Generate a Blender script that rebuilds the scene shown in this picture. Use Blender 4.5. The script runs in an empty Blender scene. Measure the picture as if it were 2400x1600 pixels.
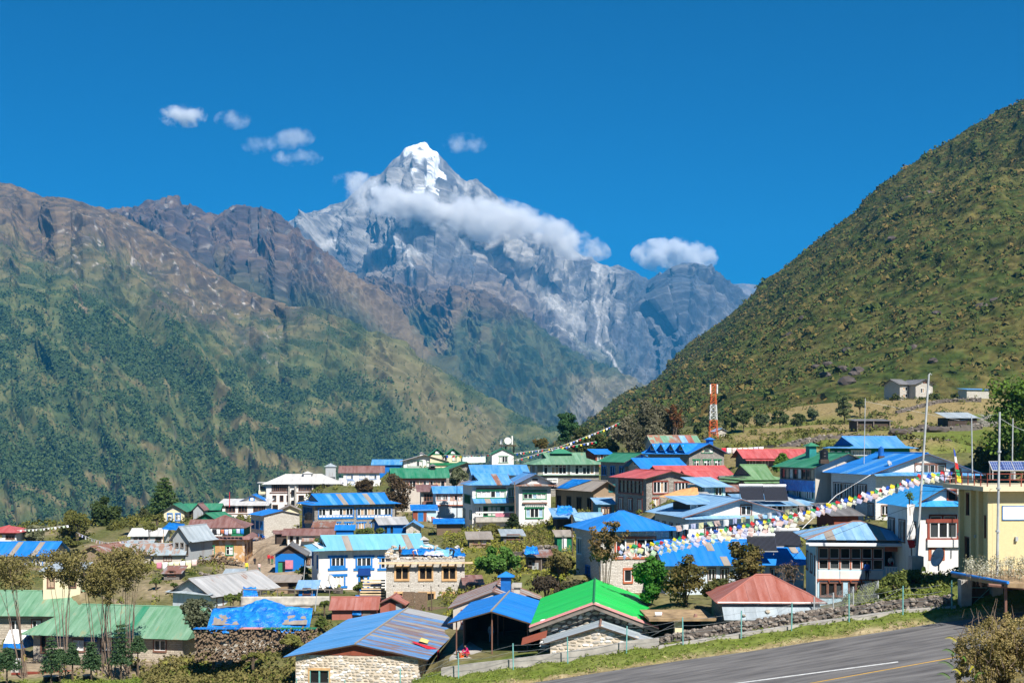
import bpy, bmesh, math, random
import numpy as np
from mathutils import Vector as V3, Matrix

# ------------------------------------------------------------------ camera, world, sun, exposure
F, HX, HY = 3000.0, 1200.0, 1040.0        # focal length in photo pixels, principal column, eye-level row (2400x1600 photo)
scene = bpy.context.scene
cam_d = bpy.data.cameras.new("camera")
cam = bpy.data.objects.new("camera", cam_d)
scene.collection.objects.link(cam)
cam.location = (0, 0, 0)
cam.rotation_euler = (math.radians(90), 0, 0)
cam_d.sensor_width = 36.0
cam_d.lens = F / 2400.0 * 36.0
cam_d.shift_y = (HY - 800.0) / 2400.0
cam_d.clip_start = 0.5
cam_d.clip_end = 60000.0
scene.camera = cam

SUN_EL, SUN_AZ = math.radians(47), math.radians(24)      # azimuth: to the right of straight behind the camera
sun_dir = V3((math.sin(SUN_AZ) * math.cos(SUN_EL), -math.cos(SUN_AZ) * math.cos(SUN_EL), math.sin(SUN_EL)))
world = bpy.data.worlds.new("World")
scene.world = world
world.use_nodes = True
wn = world.node_tree
bg = wn.nodes["Background"]
sky = wn.nodes.new("ShaderNodeTexSky")
sky.sky_type = 'NISHITA'
sky.sun_disc = False
sky.sun_elevation = SUN_EL
sky.sun_rotation = math.atan2(sun_dir.x, sun_dir.y)
sky.altitude = 2860
sky.air_density = 1.0
sky.dust_density = 0.25
sky.ozone_density = 3.0
hsv = wn.nodes.new("ShaderNodeHueSaturation")
hsv.inputs["Hue"].default_value = 0.502
hsv.inputs["Saturation"].default_value = 2.5
hsv.inputs["Value"].default_value = 0.92
wn.links.new(sky.outputs[0], hsv.inputs["Color"])
wn.links.new(hsv.outputs[0], bg.inputs[0])
bg.inputs[1].default_value = 0.053

sun_l = bpy.data.lights.new("sun", 'SUN')
sun_l.energy = 5.0
sun_l.angle = math.radians(0.53)
sun_l.color = (1.0, 0.955, 0.88)
sun = bpy.data.objects.new("sun", sun_l)
scene.collection.objects.link(sun)
sun.rotation_euler = sun_dir.to_track_quat('Z', 'Y').to_euler()

scene.view_settings.view_transform = 'Standard'
scene.view_settings.look = 'None'
scene.view_settings.exposure = 0.7
scene.view_settings.gamma = 1.0
scene.view_settings.use_curve_mapping = False
scene.render.engine = 'CYCLES'
scene.cycles.use_denoising = True
scene.cycles.max_bounces = 5
scene.cycles.diffuse_bounces = 3
scene.cycles.glossy_bounces = 2
scene.cycles.transmission_bounces = 3
scene.cycles.transparent_max_bounces = 8
scene.cycles.volume_bounces = 4
scene.cycles.volume_max_steps = 256

rng = random.Random(7)
COL = scene.collection

# ------------------------------------------------------------------ helpers
def at(px, py, Y):
    """photo pixel at distance Y (metres along the view axis) -> world point"""
    return V3(((px - HX) / F * Y, Y, -(py - HY) / F * Y))

def pix(P):
    return HX + P[0] / P[1] * F, HY - P[2] / P[1] * F

def _hash(ix, iy, seed):
    h = (ix.astype(np.int64) * 374761393 + iy.astype(np.int64) * 668265263 + seed * 974634777) & 0x7fffffff
    h = ((h ^ (h >> 13)) * 1274126177) & 0x7fffffff
    return (h ^ (h >> 16)) & 0x7fffffff

def pn(x, y, seed=0):
    """2-D gradient noise, about -1..1"""
    x = np.asarray(x, float); y = np.asarray(y, float)
    ix = np.floor(x); iy = np.floor(y)
    fx = x - ix; fy = y - iy
    ux = fx * fx * fx * (fx * (fx * 6 - 15) + 10); uy = fy * fy * fy * (fy * (fy * 6 - 15) + 10)
    def g(dx, dy):
        a = _hash(ix + dx, iy + dy, seed) / 2147483648.0 * 2 * np.pi
        return np.cos(a) * (fx - dx) + np.sin(a) * (fy - dy)
    a = g(0, 0) * (1 - ux) + g(1, 0) * ux
    b = g(0, 1) * (1 - ux) + g(1, 1) * ux
    return (a * (1 - uy) + b * uy) * 1.5

def fbm(x, y, octv=5, seed=0, gain=0.5):
    s = 0; a = 1; t = 0
    for o in range(octv):
        s = s + a * pn(x * 2 ** o, y * 2 ** o, seed + o * 17); t += a; a *= gain
    return s / t

def ridged(x, y, octv=5, seed=0, gain=0.5):
    s = 0; a = 1; t = 0
    for o in range(octv):
        s = s + a * (1 - np.abs(pn(x * 2 ** o, y * 2 ** o, seed + o * 31))); t += a; a *= gain
    return s / t

def sstep(a, b, x):
    t = np.clip((x - a) / (b - a), 0, 1)
    return t * t * (3 - 2 * t)

def mixc(c0, c1, t):
    t = np.clip(np.asarray(t), 0, 1)[..., None]
    return np.asarray(c0) * (1 - t) + np.asarray(c1) * t

MATS = M_ = {}
def new_mat(name):
    m = bpy.data.materials.new(name); m.use_nodes = True
    MATS[name] = m
    b = m.node_tree.nodes["Principled BSDF"]
    b.inputs["Roughness"].default_value = 0.85
    b.inputs["Specular IOR Level"].default_value = 0.25
    return m, m.node_tree, b

def mo(name, verts, faces, mat=None, parent=None, smooth=False, loc=None):
    me = bpy.data.meshes.new(name)
    me.from_pydata([tuple(v) for v in verts], [], faces)
    me.update()
    if smooth: me.polygons.foreach_set("use_smooth", [True] * len(me.polygons))
    ob = bpy.data.objects.new(name, me)
    COL.objects.link(ob)
    if mat is not None: me.materials.append(mat)
    if parent is not None: ob.parent = parent
    if loc is not None: ob.location = loc
    return ob

def np_mesh(name, V, T, mat=None, col=None, smooth=False, nsides=3):
    """fast mesh from numpy arrays (V n x 3, T m x nsides), optional per-vertex colour"""
    me = bpy.data.meshes.new(name)
    V = np.ascontiguousarray(V, dtype=np.float32); T = np.ascontiguousarray(T, dtype=np.int32)
    me.vertices.add(len(V)); me.vertices.foreach_set("co", V.ravel())
    me.loops.add(T.size); me.loops.foreach_set("vertex_index", T.ravel())
    me.polygons.add(len(T))
    me.polygons.foreach_set("loop_start", np.arange(0, T.size, nsides, dtype=np.int32))
    me.polygons.foreach_set("use_smooth", np.full(len(T), smooth, dtype=bool))
    me.update(calc_edges=True)
    me.validate()
    if col is not None:
        at_ = me.color_attributes.new("Col", 'FLOAT_COLOR', 'POINT')
        c4 = np.ones((len(V), 4), np.float32); c4[:, :3] = col
        at_.data.foreach_set("color", c4.ravel())
    if mat is not None: me.materials.append(mat)
    ob = bpy.data.objects.new(name, me)
    COL.objects.link(ob)
    return ob

def tag(o, label=None, cat=None, group=None, kind=None):
    if label: o["label"] = label
    if cat: o["category"] = cat
    if group: o["group"] = group
    if kind: o["kind"] = kind
    return o

def empty(name, loc=(0, 0, 0), rz=0.0):
    o = bpy.data.objects.new(name, None)
    COL.objects.link(o)
    o.location = loc; o.rotation_euler = (0, 0, rz)
    o.empty_display_size = 0.5
    return o

def grid_quads(nr, nc):
    i = np.arange(nr - 1)[:, None] * nc + np.arange(nc - 1)[None, :]
    return np.stack([i, i + 1, i + nc + 1, i + nc], -1).reshape(-1, 4)

# ------------------------------------------------------------------ far terrain
def vcol_mat(name, rough=0.95, nscale=0.0, namp=0.35, bump=0.0, bscale=1.0):
    m, nt, b = new_mat(name)
    a = nt.nodes.new("ShaderNodeAttribute"); a.attribute_name = "Col"
    out = a.outputs["Color"]
    if nscale:
        tc = nt.nodes.new("ShaderNodeTexCoord")
        n = nt.nodes.new("ShaderNodeTexNoise"); n.inputs["Scale"].default_value = nscale; n.inputs["Detail"].default_value = 6
        nt.links.new(tc.outputs["Object"], n.inputs["Vector"])
        mr = nt.nodes.new("ShaderNodeMapRange")
        mr.inputs[1].default_value = 0.3; mr.inputs[2].default_value = 0.7
        mr.inputs[3].default_value = 1 - namp; mr.inputs[4].default_value = 1 + namp
        nt.links.new(n.outputs["Fac"], mr.inputs[0])
        mx = nt.nodes.new("ShaderNodeVectorMath"); mx.operation = 'SCALE'
        nt.links.new(out, mx.inputs[0]); nt.links.new(mr.outputs[0], mx.inputs["Scale"])
        out = mx.outputs[0]
        if bump:
            bp = nt.nodes.new("ShaderNodeBump"); bp.inputs["Strength"].default_value = bump; bp.inputs["Distance"].default_value = bscale
            nt.links.new(n.outputs["Fac"], bp.inputs["Height"]); nt.links.new(bp.outputs[0], b.inputs["Normal"])
    nt.links.new(out, b.inputs["Base Color"])
    b.inputs["Roughness"].default_value = rough
    b.inputs["Specular IOR Level"].default_value = 0.05
    return m

K = 2400.0 / 2352.0
def mountain(name, tops, bots, nu, nv, dispf, colf, back=0.6, nback=8, mat="far_rock", prof=1.0):
    """a slope between a crest line and a foot line (pixel, pixel, distance), with real relief, and a far side behind the crest"""
    tops = np.array(tops, float); bots = np.array(bots, float)
    tops[:, :2] *= K; bots[:, :2] *= K
    u = np.linspace(0, 1, nu)
    tu = (tops[:, 0] - tops[0, 0]) / (tops[-1, 0] - tops[0, 0])
    bu = (bots[:, 0] - bots[0, 0]) / (bots[-1, 0] - bots[0, 0])
    def P(arr, uu):
        px = np.interp(u, uu, arr[:, 0]); py = np.interp(u, uu, arr[:, 1]); Y = np.interp(u, uu, arr[:, 2])
        return np.stack([(px - HX) / F * Y, Y, -(py - HY) / F * Y], -1)
    Tt, Bb = P(tops, tu), P(bots, bu)
    v = np.linspace(0, 1, nv)
    vv = v[:, None, None]
    S = Tt[None] * (1 - vv) + Bb[None] * vv
    S[..., 2] = Tt[None, :, 2] * (1 - v[:, None] ** prof) + Bb[None, :, 2] * v[:, None] ** prof
    du = np.gradient(S, axis=1); dv = np.gradient(S, axis=0)
    N = np.cross(dv, du); N /= np.linalg.norm(N, axis=-1, keepdims=True) + 1e-9
    N[N[..., 2] < 0] *= -1
    s = S[..., 0]; t = np.linalg.norm(S - Tt[None], axis=-1)
    d, extra = dispf(s, t, np.repeat(u[None], nv, 0), np.repeat(v[:, None], nu, 1), S)
    S = S + N * d[..., None]
    # jagged crest
    px, py = pix((S[..., 0], S[..., 1], S[..., 2]))
    du = np.gradient(S, axis=1); dv = np.gradient(S, axis=0)
    N2 = np.cross(dv, du); N2 /= np.linalg.norm(N2, axis=-1, keepdims=True) + 1e-9
    N2[N2[..., 2] < 0] *= -1
    C = colf(s, t, np.repeat(u[None], nv, 0), np.repeat(v[:, None], nu, 1), S, N2, px / K, py / K, extra)
    # far side
    span = np.linalg.norm(Tt - Bb, axis=-1).mean() * back
    bk = np.linspace(1, 0, nback, endpoint=False)[:, None, None]
    away = Tt / np.linalg.norm(Tt[:, :2], axis=-1, keepdims=True); away[:, 2] = 0
    SB = S[0][None] + away[None] * bk * span
    SB[..., 2] -= bk[..., 0] * span * 0.75
    V = np.concatenate([SB, S], 0); CC = np.concatenate([np.repeat(C[:1], nback, 0), C], 0)
    q = grid_quads(nv + nback, nu)
    ob = np_mesh(name, V.reshape(-1, 3), q, MATS[mat], CC.reshape(-1, 3), smooth=False, nsides=4)
    ob["kind"] = "structure"
    return S, C, extra, px / K, py / K

vcol_mat("far_rock", nscale=0.03, namp=0.22, bump=0.3, bscale=12.0)
vcol_mat("hill_ground", nscale=0.22, namp=0.55, bump=0.8, bscale=2.0)

def polydist(px, py, pts):
    """distance in photo pixels from surface points to a course given by pixels"""
    best = np.full(px.shape, 1e9)
    for (x0, y0), (x1, y1) in zip(pts[:-1], pts[1:]):
        dx, dy = x1 - x0, y1 - y0
        t = np.clip(((px - x0) * dx + (py - y0) * dy) / (dx * dx + dy * dy + 1e-9), 0, 1)
        best = np.minimum(best, np.hypot(px - x0 - t * dx, py - y0 - t * dy))
    return best

# --- the snow peak and its rock walls (about 9 km away)
def d_peak(s, t, u, v, S):
    w = fbm(s / 900, t / 900, 3, 5) * 0.5
    sf = (s + 645) / (1 + t / 2200)          # ridges fan out from the summit
    g = ridged(sf / 640 + w * 0.7, t / 3000 + w * 0.5, 5, 11)
    g2 = ridged(sf / 200 + w * 1.3, t / 900, 4, 23)
    f = fbm(s / 90, t / 90, 4, 41)
    ramp = 0.03 + 0.97 * sstep(0.0, 0.2, v)
    d = (g - 0.62) * 640 * ramp + (g2 - 0.6) * 250 * (0.1 + 0.9 * ramp) + f * 75 * (0.3 + 0.7 * ramp)
    return d, (g, g2, f)
def c_peak(s, t, u, v, S, N, px, py, ex):
    g, g2, f = ex
    n1 = fbm(s / 260, t / 260, 5, 77); n2 = fbm(s / 60, t / 60, 4, 88); st = fbm(s / 45, t / 420, 4, 99)
    rock = mixc((0.15, 0.15, 0.16), (0.50, 0.48, 0.45), sstep(-0.45, 0.55, n1 + 0.8 * n2 + 0.7 * st))
    rock = mixc(rock, (0.15, 0.16, 0.185), sstep(0.05, 0.5, -n1 + 0.5 * st) * 0.7)
    brown = mixc((0.165, 0.12, 0.095), (0.25, 0.185, 0.13), sstep(-0.3, 0.4, n2 + n1))
    lowm = sstep(545, 680, py + 75 * n1 + 20 * n2 - 0.10 * np.abs(px - 1000)) * sstep(1330, 1150, px + 60 * n1)
    c = mixc(rock, brown, lowm * 0.85)
    green = sstep(760, 850, py + 60 * n1)
    c = mixc(c, mixc((0.045, 0.075, 0.05), (0.10, 0.12, 0.06), sstep(-0.3, 0.3, n2)), green * 0.8)
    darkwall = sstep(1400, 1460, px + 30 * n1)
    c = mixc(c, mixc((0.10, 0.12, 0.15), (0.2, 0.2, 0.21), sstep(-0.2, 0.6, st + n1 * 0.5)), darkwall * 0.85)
    hi = sstep(640, 470, py)
    gul = sstep(0.66, 0.5, g2 + 0.15 * n2)
    snow = sstep(0.52, 0.72, gul * 0.75 * hi + 0.55 * sstep(0.1, 0.7, fbm(s / 170, t / 110, 5, 123)) * hi + 0.22 * sstep(0.5, 0.85, N[..., 2]) - 0.1)
    cap = sstep(12, 6, polydist(px, py + 8 * n2, [(936, 348), (950, 338), (966, 330), (984, 342), (1000, 351), (975, 356), (955, 352)]) + 7 * n2)
    cap = np.maximum(cap, sstep(5, 2, polydist(px, py, [(966, 360), (958, 378), (946, 398)]) + 5 * n2))
    snow = np.maximum(snow * 0.9, cap)
    c = mixc(c, (1.25, 1.27, 1.3), snow)
    # pale scree chutes
    sc = sstep(4.5, 1.0, polydist(px + 6 * n1, py, [(1378, 612), (1372, 640), (1364, 690), (1376, 735), (1368, 785), (1400, 812), (1432, 870)]) + 3 * n2)
    sc = np.maximum(sc, sstep(20, 4, polydist(px, py + 8 * n1, [(1236, 640), (1262, 690), (1300, 722), (1340, 745)]) + 14 * n2) * 0.5)
    sc = np.maximum(sc, sstep(5, 1, polydist(px + 8 * n1, py, [(905, 545), (935, 575), (945, 610), (948, 645)]) + 3 * n2) * 0.9)
    sc = np.maximum(sc, sstep(13, 2, polydist(px, py + 8 * n1, [(898, 548), (925, 572), (960, 582)]) + 9 * n2) * 0.8)
    sc = np.maximum(sc, sstep(12, 3, polydist(px, py, [(742, 566), (768, 552)]) + 4 * n2) * 0.9)
    c = mixc(c, (0.62, 0.60, 0.57), sc)
    return c * 0.7
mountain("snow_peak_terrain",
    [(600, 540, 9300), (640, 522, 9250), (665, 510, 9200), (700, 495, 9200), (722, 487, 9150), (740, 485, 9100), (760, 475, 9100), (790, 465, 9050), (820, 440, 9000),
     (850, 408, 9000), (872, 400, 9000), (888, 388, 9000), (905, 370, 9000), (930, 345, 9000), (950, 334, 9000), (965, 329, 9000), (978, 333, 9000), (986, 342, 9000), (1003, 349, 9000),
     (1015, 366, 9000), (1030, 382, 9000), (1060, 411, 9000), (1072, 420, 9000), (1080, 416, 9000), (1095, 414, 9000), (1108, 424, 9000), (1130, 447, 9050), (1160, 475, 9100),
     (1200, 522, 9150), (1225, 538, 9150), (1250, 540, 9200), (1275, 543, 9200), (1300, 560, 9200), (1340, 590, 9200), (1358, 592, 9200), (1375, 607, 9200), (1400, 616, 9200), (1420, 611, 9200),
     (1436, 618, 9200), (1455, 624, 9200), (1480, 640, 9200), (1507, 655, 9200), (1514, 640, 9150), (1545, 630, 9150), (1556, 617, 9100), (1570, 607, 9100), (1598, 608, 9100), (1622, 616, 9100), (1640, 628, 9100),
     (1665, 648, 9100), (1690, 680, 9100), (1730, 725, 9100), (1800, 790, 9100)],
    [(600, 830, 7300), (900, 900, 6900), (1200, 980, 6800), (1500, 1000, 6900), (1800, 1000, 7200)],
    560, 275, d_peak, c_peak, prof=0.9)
mountain("far_ridge_terrain", [(1600, 668, 12500), (1660, 655, 12500), (1700, 652, 12500), (1730, 653, 12500), (1760, 660, 12500), (1850, 700, 12500)],
    [(1600, 900, 10500), (1850, 900, 10500)], 90, 60,
    lambda s, t, u, v, S: ((ridged(s / 500, t / 900, 4, 3) - 0.6) * 160 * (0.1 + 0.9 * sstep(0, 0.2, v)), None),
    lambda s, t, u, v, S, N, px, py, ex: mixc((0.12, 0.13, 0.14), (0.22, 0.2, 0.19), sstep(-0.3, 0.4, fbm(s / 150, t / 300, 4, 9))))

# --- brown serrated ridge on the left (about 5.5 km)
def d_brown(s, t, u, v, S):
    w = fbm(s / 600, t / 600, 3, 55) * 0.6
    g = ridged((s - 0.55 * t) / 420 + w, t / 1900, 4, 61)
    g2 = ridged((s - 0.4 * t) / 130 + w * 1.2, t / 520, 4, 63)
    f = fbm(s / 42, t / 42, 3, 64)
    ramp = 0.14 + 0.86 * sstep(0.0, 0.18, v)
    return (g - 0.62) * 250 * ramp + (g2 - 0.6) * 110 * ramp + f * 27, (g, g2, f)
def c_brown(s, t, u, v, S, N, px, py, ex):
    g, g2, f = ex
    n1 = fbm(s / 200, t / 260, 5, 177); n2 = fbm(s / 40, t / 40, 4, 188); st = fbm(s / 30, t / 200, 4, 199)
    c = mixc((0.085, 0.072, 0.08), (0.205, 0.145, 0.11), sstep(-0.35, 0.4, n1 + 0.7 * n2))
    c = mixc(c, (0.125, 0.125, 0.135), sstep(0.05, 0.4, st + 0.3 * n1) * 0.8)
    c = mixc(c, (0.38, 0.35, 0.32), sstep(0.33, 0.55, n2 + 0.35 * st) * 0.75)
    gr = sstep(600, 730, py + 70 * n1 - 0.25 * (px - 700))
    c = mixc(c, mixc((0.035, 0.065, 0.035), (0.095, 0.115, 0.055), sstep(-0.3, 0.4, n2 + n1)), gr * 0.85)
    gully = sstep(60, 12, polydist(px, py, [(800, 640), (870, 700), (915, 750), (955, 800)]) + 35 * n2)
    c = mixc(c, (0.26, 0.19, 0.115), gully * 0.7)
    return c * 0.74
mountain("brown_ridge_terrain",
    [(120, 520, 5400), (265, 487, 5400), (300, 484, 5400), (320, 480, 5400), (350, 465, 5400), (372, 458, 5400), (393, 452, 5400), (405, 456, 5400), (416, 470, 5400), (430, 476, 5450), (452, 482, 5450), (470, 500, 5450),
     (478, 494, 5450), (492, 499, 5450), (515, 495, 5450), (522, 484, 5450), (533, 479, 5450), (557, 469, 5450), (575, 481, 5450), (588, 479, 5450), (600, 487, 5450), (622, 485, 5450), (640, 497, 5400), (660, 513, 5400),
     (690, 538, 5350), (720, 565, 5300), (760, 597, 5250), (800, 632, 5200), (850, 672, 5150), (900, 722, 5100), (940, 775, 5050), (985, 830, 5000), (1040, 880, 5000)],
    [(120, 800, 4200), (500, 900, 4200), (800, 930, 4200), (1040, 990, 4300)],
    430, 220, d_brown, c_brown)

# --- the green spur in the middle (about 6.3 km)
def c_spur(s, t, u, v, S, N, px, py, ex):
    g, g2, f = ex
    n1 = fbm(s / 260, t / 260, 5, 277); n2 = fbm(s / 45, t / 45, 4, 288); st = fbm(s / 35, t / 260, 4, 299)
    c = mixc((0.105, 0.085, 0.07), (0.19, 0.14, 0.10), sstep(-0.35, 0.4, n1 + 0.7 * n2 + 0.4 * st))
    gr = sstep(690, 760, py + 55 * n1 + 20 * st)
    c = mixc(c, mixc((0.03, 0.062, 0.036), (0.085, 0.11, 0.055), sstep(-0.35, 0.4, n2 + n1)), gr * 0.9)
    c = mixc(c, (0.20, 0.16, 0.09), sstep(0.28, 0.5, st * 0.8 + n1 * 0.5) * 0.6)
    tan = sstep(1310, 1360, px + 25 * n1 - (py - 940) * 0.35) * sstep(850, 880, py + 12 * n2)
    c = mixc(c, mixc((0.21, 0.185, 0.105), (0.29, 0.25, 0.17), sstep(-0.2, 0.4, n2)), tan * 0.85)
    cliff = sstep(45, 12, polydist(px, py, [(1340, 935), (1370, 965), (1345, 990)]) + 26 * n2)
    c = mixc(c, (0.32, 0.29, 0.26), cliff * 0.5)
    gul = sstep(26, 6, polydist(px, py, [(935, 770), (965, 805), (985, 830), (1010, 790), (1050, 700)]) + 14 * n2)
    c = mixc(c, (0.27, 0.2, 0.125), gul * 0.6)
    return c * 0.8
mountain("green_spur_terrain",
    [(840, 640, 6900), (880, 640, 6800), (905, 652, 6700), (940, 668, 6600), (985, 682, 6500), (1020, 668, 6450), (1050, 662, 6400), (1075, 668, 6400), (1110, 670, 6350), (1150, 697, 6300), (1200, 722, 6250), (1250, 762, 6200), (1300, 800, 6150), (1350, 828, 6100), (1400, 850, 6100),
     (1440, 880, 6050), (1490, 912, 6000), (1600, 960, 6000)],
    [(840, 900, 5300), (1000, 960, 4900), (1200, 1060, 4700), (1600, 1080, 4700)],
    360, 190, d_brown, c_spur)
# --- the near green mountain on the left (2.2 to 4 km)
def d_left(s, t, u, v, S):
    w = fbm(s / 500, t / 500, 3, 355) * 0.6
    g = ridged((s - 0.75 * t) / 560 + w * 0.7, t / 2600, 4, 361)
    g2 = ridged((s - 0.6 * t) / 150 + w, t / 480, 4, 363)
    f = fbm(s / 35, t / 35, 3, 364)
    ramp = 0.06 + 0.94 * sstep(0.0, 0.16, v)
    return (g - 0.62) * 210 * ramp + (g2 - 0.6) * 58 * ramp + f * 9, (g, g2, f)
LEFTMASK = {}
def c_left(s, t, u, v, S, N, px, py, ex):
    g, g2, f = ex
    n1 = fbm(s / 240, t / 240, 5, 377); n2 = fbm(s / 26, t / 26, 4, 388); n3 = fbm(s / 75, t / 75, 5, 389); st = fbm((s - 0.5 * t) / 22, t / 110, 4, 399)
    # distance below the crest line, in photo pixels
    crest = np.interp(px, [0, 90, 240, 480, 720, 900, 1060, 1280], [420, 450, 483, 625, 712, 785, 880, 1010])
    below = py - crest
    c = mixc((0.07, 0.10, 0.042), (0.155, 0.16, 0.065), sstep(-0.3, 0.45, n3 + 0.6 * n2))
    tan = sstep(0.16, 0.42, n1 * 0.6 + n3 * 0.9 - 0.12)
    tan = np.maximum(tan, 0.9 * sstep(95, 20, polydist(px, py, [(880, 830), (960, 880), (1010, 960), (1060, 1000), (1100, 990)]) + 45 * n3))
    for pts, wd in (([(490, 945), (510, 930), (516, 925)], 12), ([(540, 975), (565, 955), (590, 985)], 14), ([(590, 970), (640, 985)], 7), ([(330, 1020), (360, 1030)], 12), ([(360, 1090), (395, 1110)], 18),
                    ([(200, 1090), (240, 1110), (280, 1125)], 16), ([(20, 1110), (90, 1125), (150, 1160)], 9), ([(10, 1150), (80, 1170)], 7), ([(560, 1050), (640, 1060), (720, 1090)], 30), ([(500, 1020), (540, 1060)], 16)):
        tan = np.maximum(tan, sstep(wd, wd * 0.35, polydist(px, py, pts) + wd * 0.7 * n2))
    c = mixc(c, mixc((0.165, 0.135, 0.062), (0.245, 0.205, 0.11), sstep(-0.3, 0.4, n2)), tan * 0.85)
    brown = sstep(235, 50, below + 120 * n1 + 50 * n3 + 0.12 * (px - 150)) * sstep(860, 600, px)
    c = mixc(c, mixc((0.10, 0.078, 0.07), (0.20, 0.14, 0.095), sstep(-0.35, 0.35, n3 + n2)), brown * 0.9)
    rock = sstep(0.22, 0.42, st * 0.8 + n2 * 0.5) * sstep(110, 30, polydist(px, py, [(200, 560), (300, 560), (420, 640), (560, 680), (620, 760)]) + 40 * n1)
    c = mixc(c, mixc((0.15, 0.14, 0.14), (0.46, 0.42, 0.37), sstep(0.1, 0.4, n2)), rock)
    rock2 = sstep(0.3, 0.5, st * 0.7 + n3 * 0.6) * (sstep(80, 20, polydist(px, py, [(380, 960), (470, 1010), (470, 1100)])) + sstep(60, 20, polydist(px, py, [(1080, 880), (1140, 930)])))
    c = mixc(c, (0.19, 0.165, 0.16), np.clip(rock2, 0, 1) * 0.8)
    slide = sstep(5, 2, polydist(px, py, [(172, 655), (185, 690), (200, 722)]) + 2 * n2)
    c = mixc(c, (0.33, 0.22, 0.15), slide * 0.9)
    forest = np.clip(sstep(-0.02, -0.25, n3 * 0.8 + n1 * 0.35 - 0.05) * (1 - tan) * (1 - brown), 0, 1)
    band = sstep(60, 15, polydist(px, py, [(170, 730), (230, 790), (330, 830), (420, 880)]) + 40 * n1) + sstep(50, 15, polydist(px, py, [(530, 930), (620, 1000), (700, 1020)]) + 30 * n1) + \
           sstep(60, 20, polydist(px, py, [(640, 1060), (760, 1010), (900, 1040), (1000, 1090)]) + 40 * n1) + sstep(70, 20, polydist(px, py, [(20, 1080), (180, 1060), (330, 1150)]) + 40 * n1)
    forest = np.clip(np.maximum(forest, np.clip(band, 0, 1) * (1 - tan)), 0, 1)
    c = mixc(c, (0.04, 0.075, 0.038), forest * 0.7)
    LEFTMASK['f'] = np.clip(0.10 + forest + 0.25 * sstep(0.0, 0.3, n2), 0, 1) * (1 - 0.92 * brown) * (1 - 0.8 * tan)
    return c * 0.84
LS, LC, _, LPX, LPY = mountain("left_mountain_terrain",
    [(-80, 405, 4300), (0, 420, 4250), (30, 427, 4250), (60, 437, 4200), (88, 450, 4200), (96, 454, 4200), (110, 452, 4200), (140, 454, 4150), (165, 459, 4150), (200, 471, 4100), (240, 483, 4100), (270, 493, 4050), (300, 508, 4000), (360, 542, 3950),
     (430, 585, 3900), (480, 620, 3850), (540, 657, 3800), (570, 670, 3800), (600, 685, 3750), (640, 704, 3750), (670, 708, 3700), (710, 710, 3700), (740, 722, 3700), (780, 740, 3650), (830, 765, 3600), (850, 768, 3600), (900, 785, 3550), (950, 815, 3550),
     (1000, 842, 3500), (1060, 880, 3500), (1130, 920, 3450), (1200, 965, 3400), (1240, 992, 3400), (1290, 1018, 3400), (1400, 1060, 3400)],
    [(-80, 1350, 1880), (300, 1350, 1830), (700, 1340, 1830), (1000, 1290, 2000), (1400, 1240, 2200)],
    500, 340, d_left, c_left, prof=0.95)

def clumps(name, P, R, H, colA, colB, ntri, seed, mat, cone=False, tsz=(0.45, 0.8)):
    """many small plants as one mass: every plant is a handful of leaf-clump triangles in a crown-shaped volume"""
    r = np.random.default_rng(seed)
    n = len(P)
    a = r.uniform(0, 2 * np.pi, (n, ntri)); h = r.uniform(0.02, 1, (n, ntri))
    rad = (1 - h) * 0.95 + 0.05 if cone else np.sqrt(np.clip(1 - (h * 1.15 - 0.25) ** 2 / 1.0, 0.02, 1))
    rad = rad * r.uniform(0.55, 1.0, (n, ntri))
    ctr = np.stack([np.cos(a) * rad * R[:, None], np.sin(a) * rad * R[:, None], h * H[:, None]], -1) + P[:, None]
    out = np.stack([np.cos(a) * (0.4 + rad), np.sin(a) * (0.4 + rad), 0.15 + 0.9 * (h if not cone else 0.35 * np.ones_like(h))], -1)
    out += r.normal(0, 0.35, out.shape); out /= np.linalg.norm(out, axis=-1, keepdims=True)
    t1 = np.cross(out, np.array([0.0, 0, 1.0])); t1 /= np.linalg.norm(t1, axis=-1, keepdims=True) + 1e-6
    t2 = np.cross(out, t1)
    sz = (np.minimum(R, H)[:, None] * r.uniform(tsz[0], tsz[1], (n, ntri)))[..., None]
    ang = r.uniform(0, 2 * np.pi, (n, ntri))[..., None]
    vs = []
    for k in range(3):
        q = ang + k * 2.094
        vs.append(ctr + (t1 * np.cos(q) + t2 * np.sin(q)) * sz)
    V = np.stack(vs, 2).reshape(-1, 3)
    T = np.arange(len(V)).reshape(-1, 3)
    mixf = r.uniform(0, 1, (n, 1)) * 0.7 + r.uniform(0, 1, (n, ntri)) * 0.3
    c = np.asarray(colA)[None, None] * (1 - mixf[..., None]) + np.asarray(colB)[None, None] * mixf[..., None]
    c = np.repeat(c.reshape(-1, 3), 3, 0)
    ob = np_mesh(name, V, T, mat, c)
    ob["kind"] = "stuff"
    return ob

vcol_mat("foliage_mass", 0.8)

def sample_surface(S, W, n, seed):
    r = np.random.default_rng(seed)
    nr, nc = S.shape[:2]
    A = np.linalg.norm(np.cross(S[1:, :-1] - S[:-1, :-1], S[:-1, 1:] - S[:-1, :-1]), axis=-1)
    w = (A * W[:-1, :-1]).ravel(); w /= w.sum()
    k = r.choice(len(w), n, p=w)
    i, j = k // (nc - 1), k % (nc - 1)
    fu = r.random((n, 1)); fv = r.random((n, 1))
    return S[i, j] * (1 - fu) * (1 - fv) + S[i + 1, j] * (1 - fu) * fv + S[i, j + 1] * fu * (1 - fv) + S[i + 1, j + 1] * fu * fv, i, j

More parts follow.
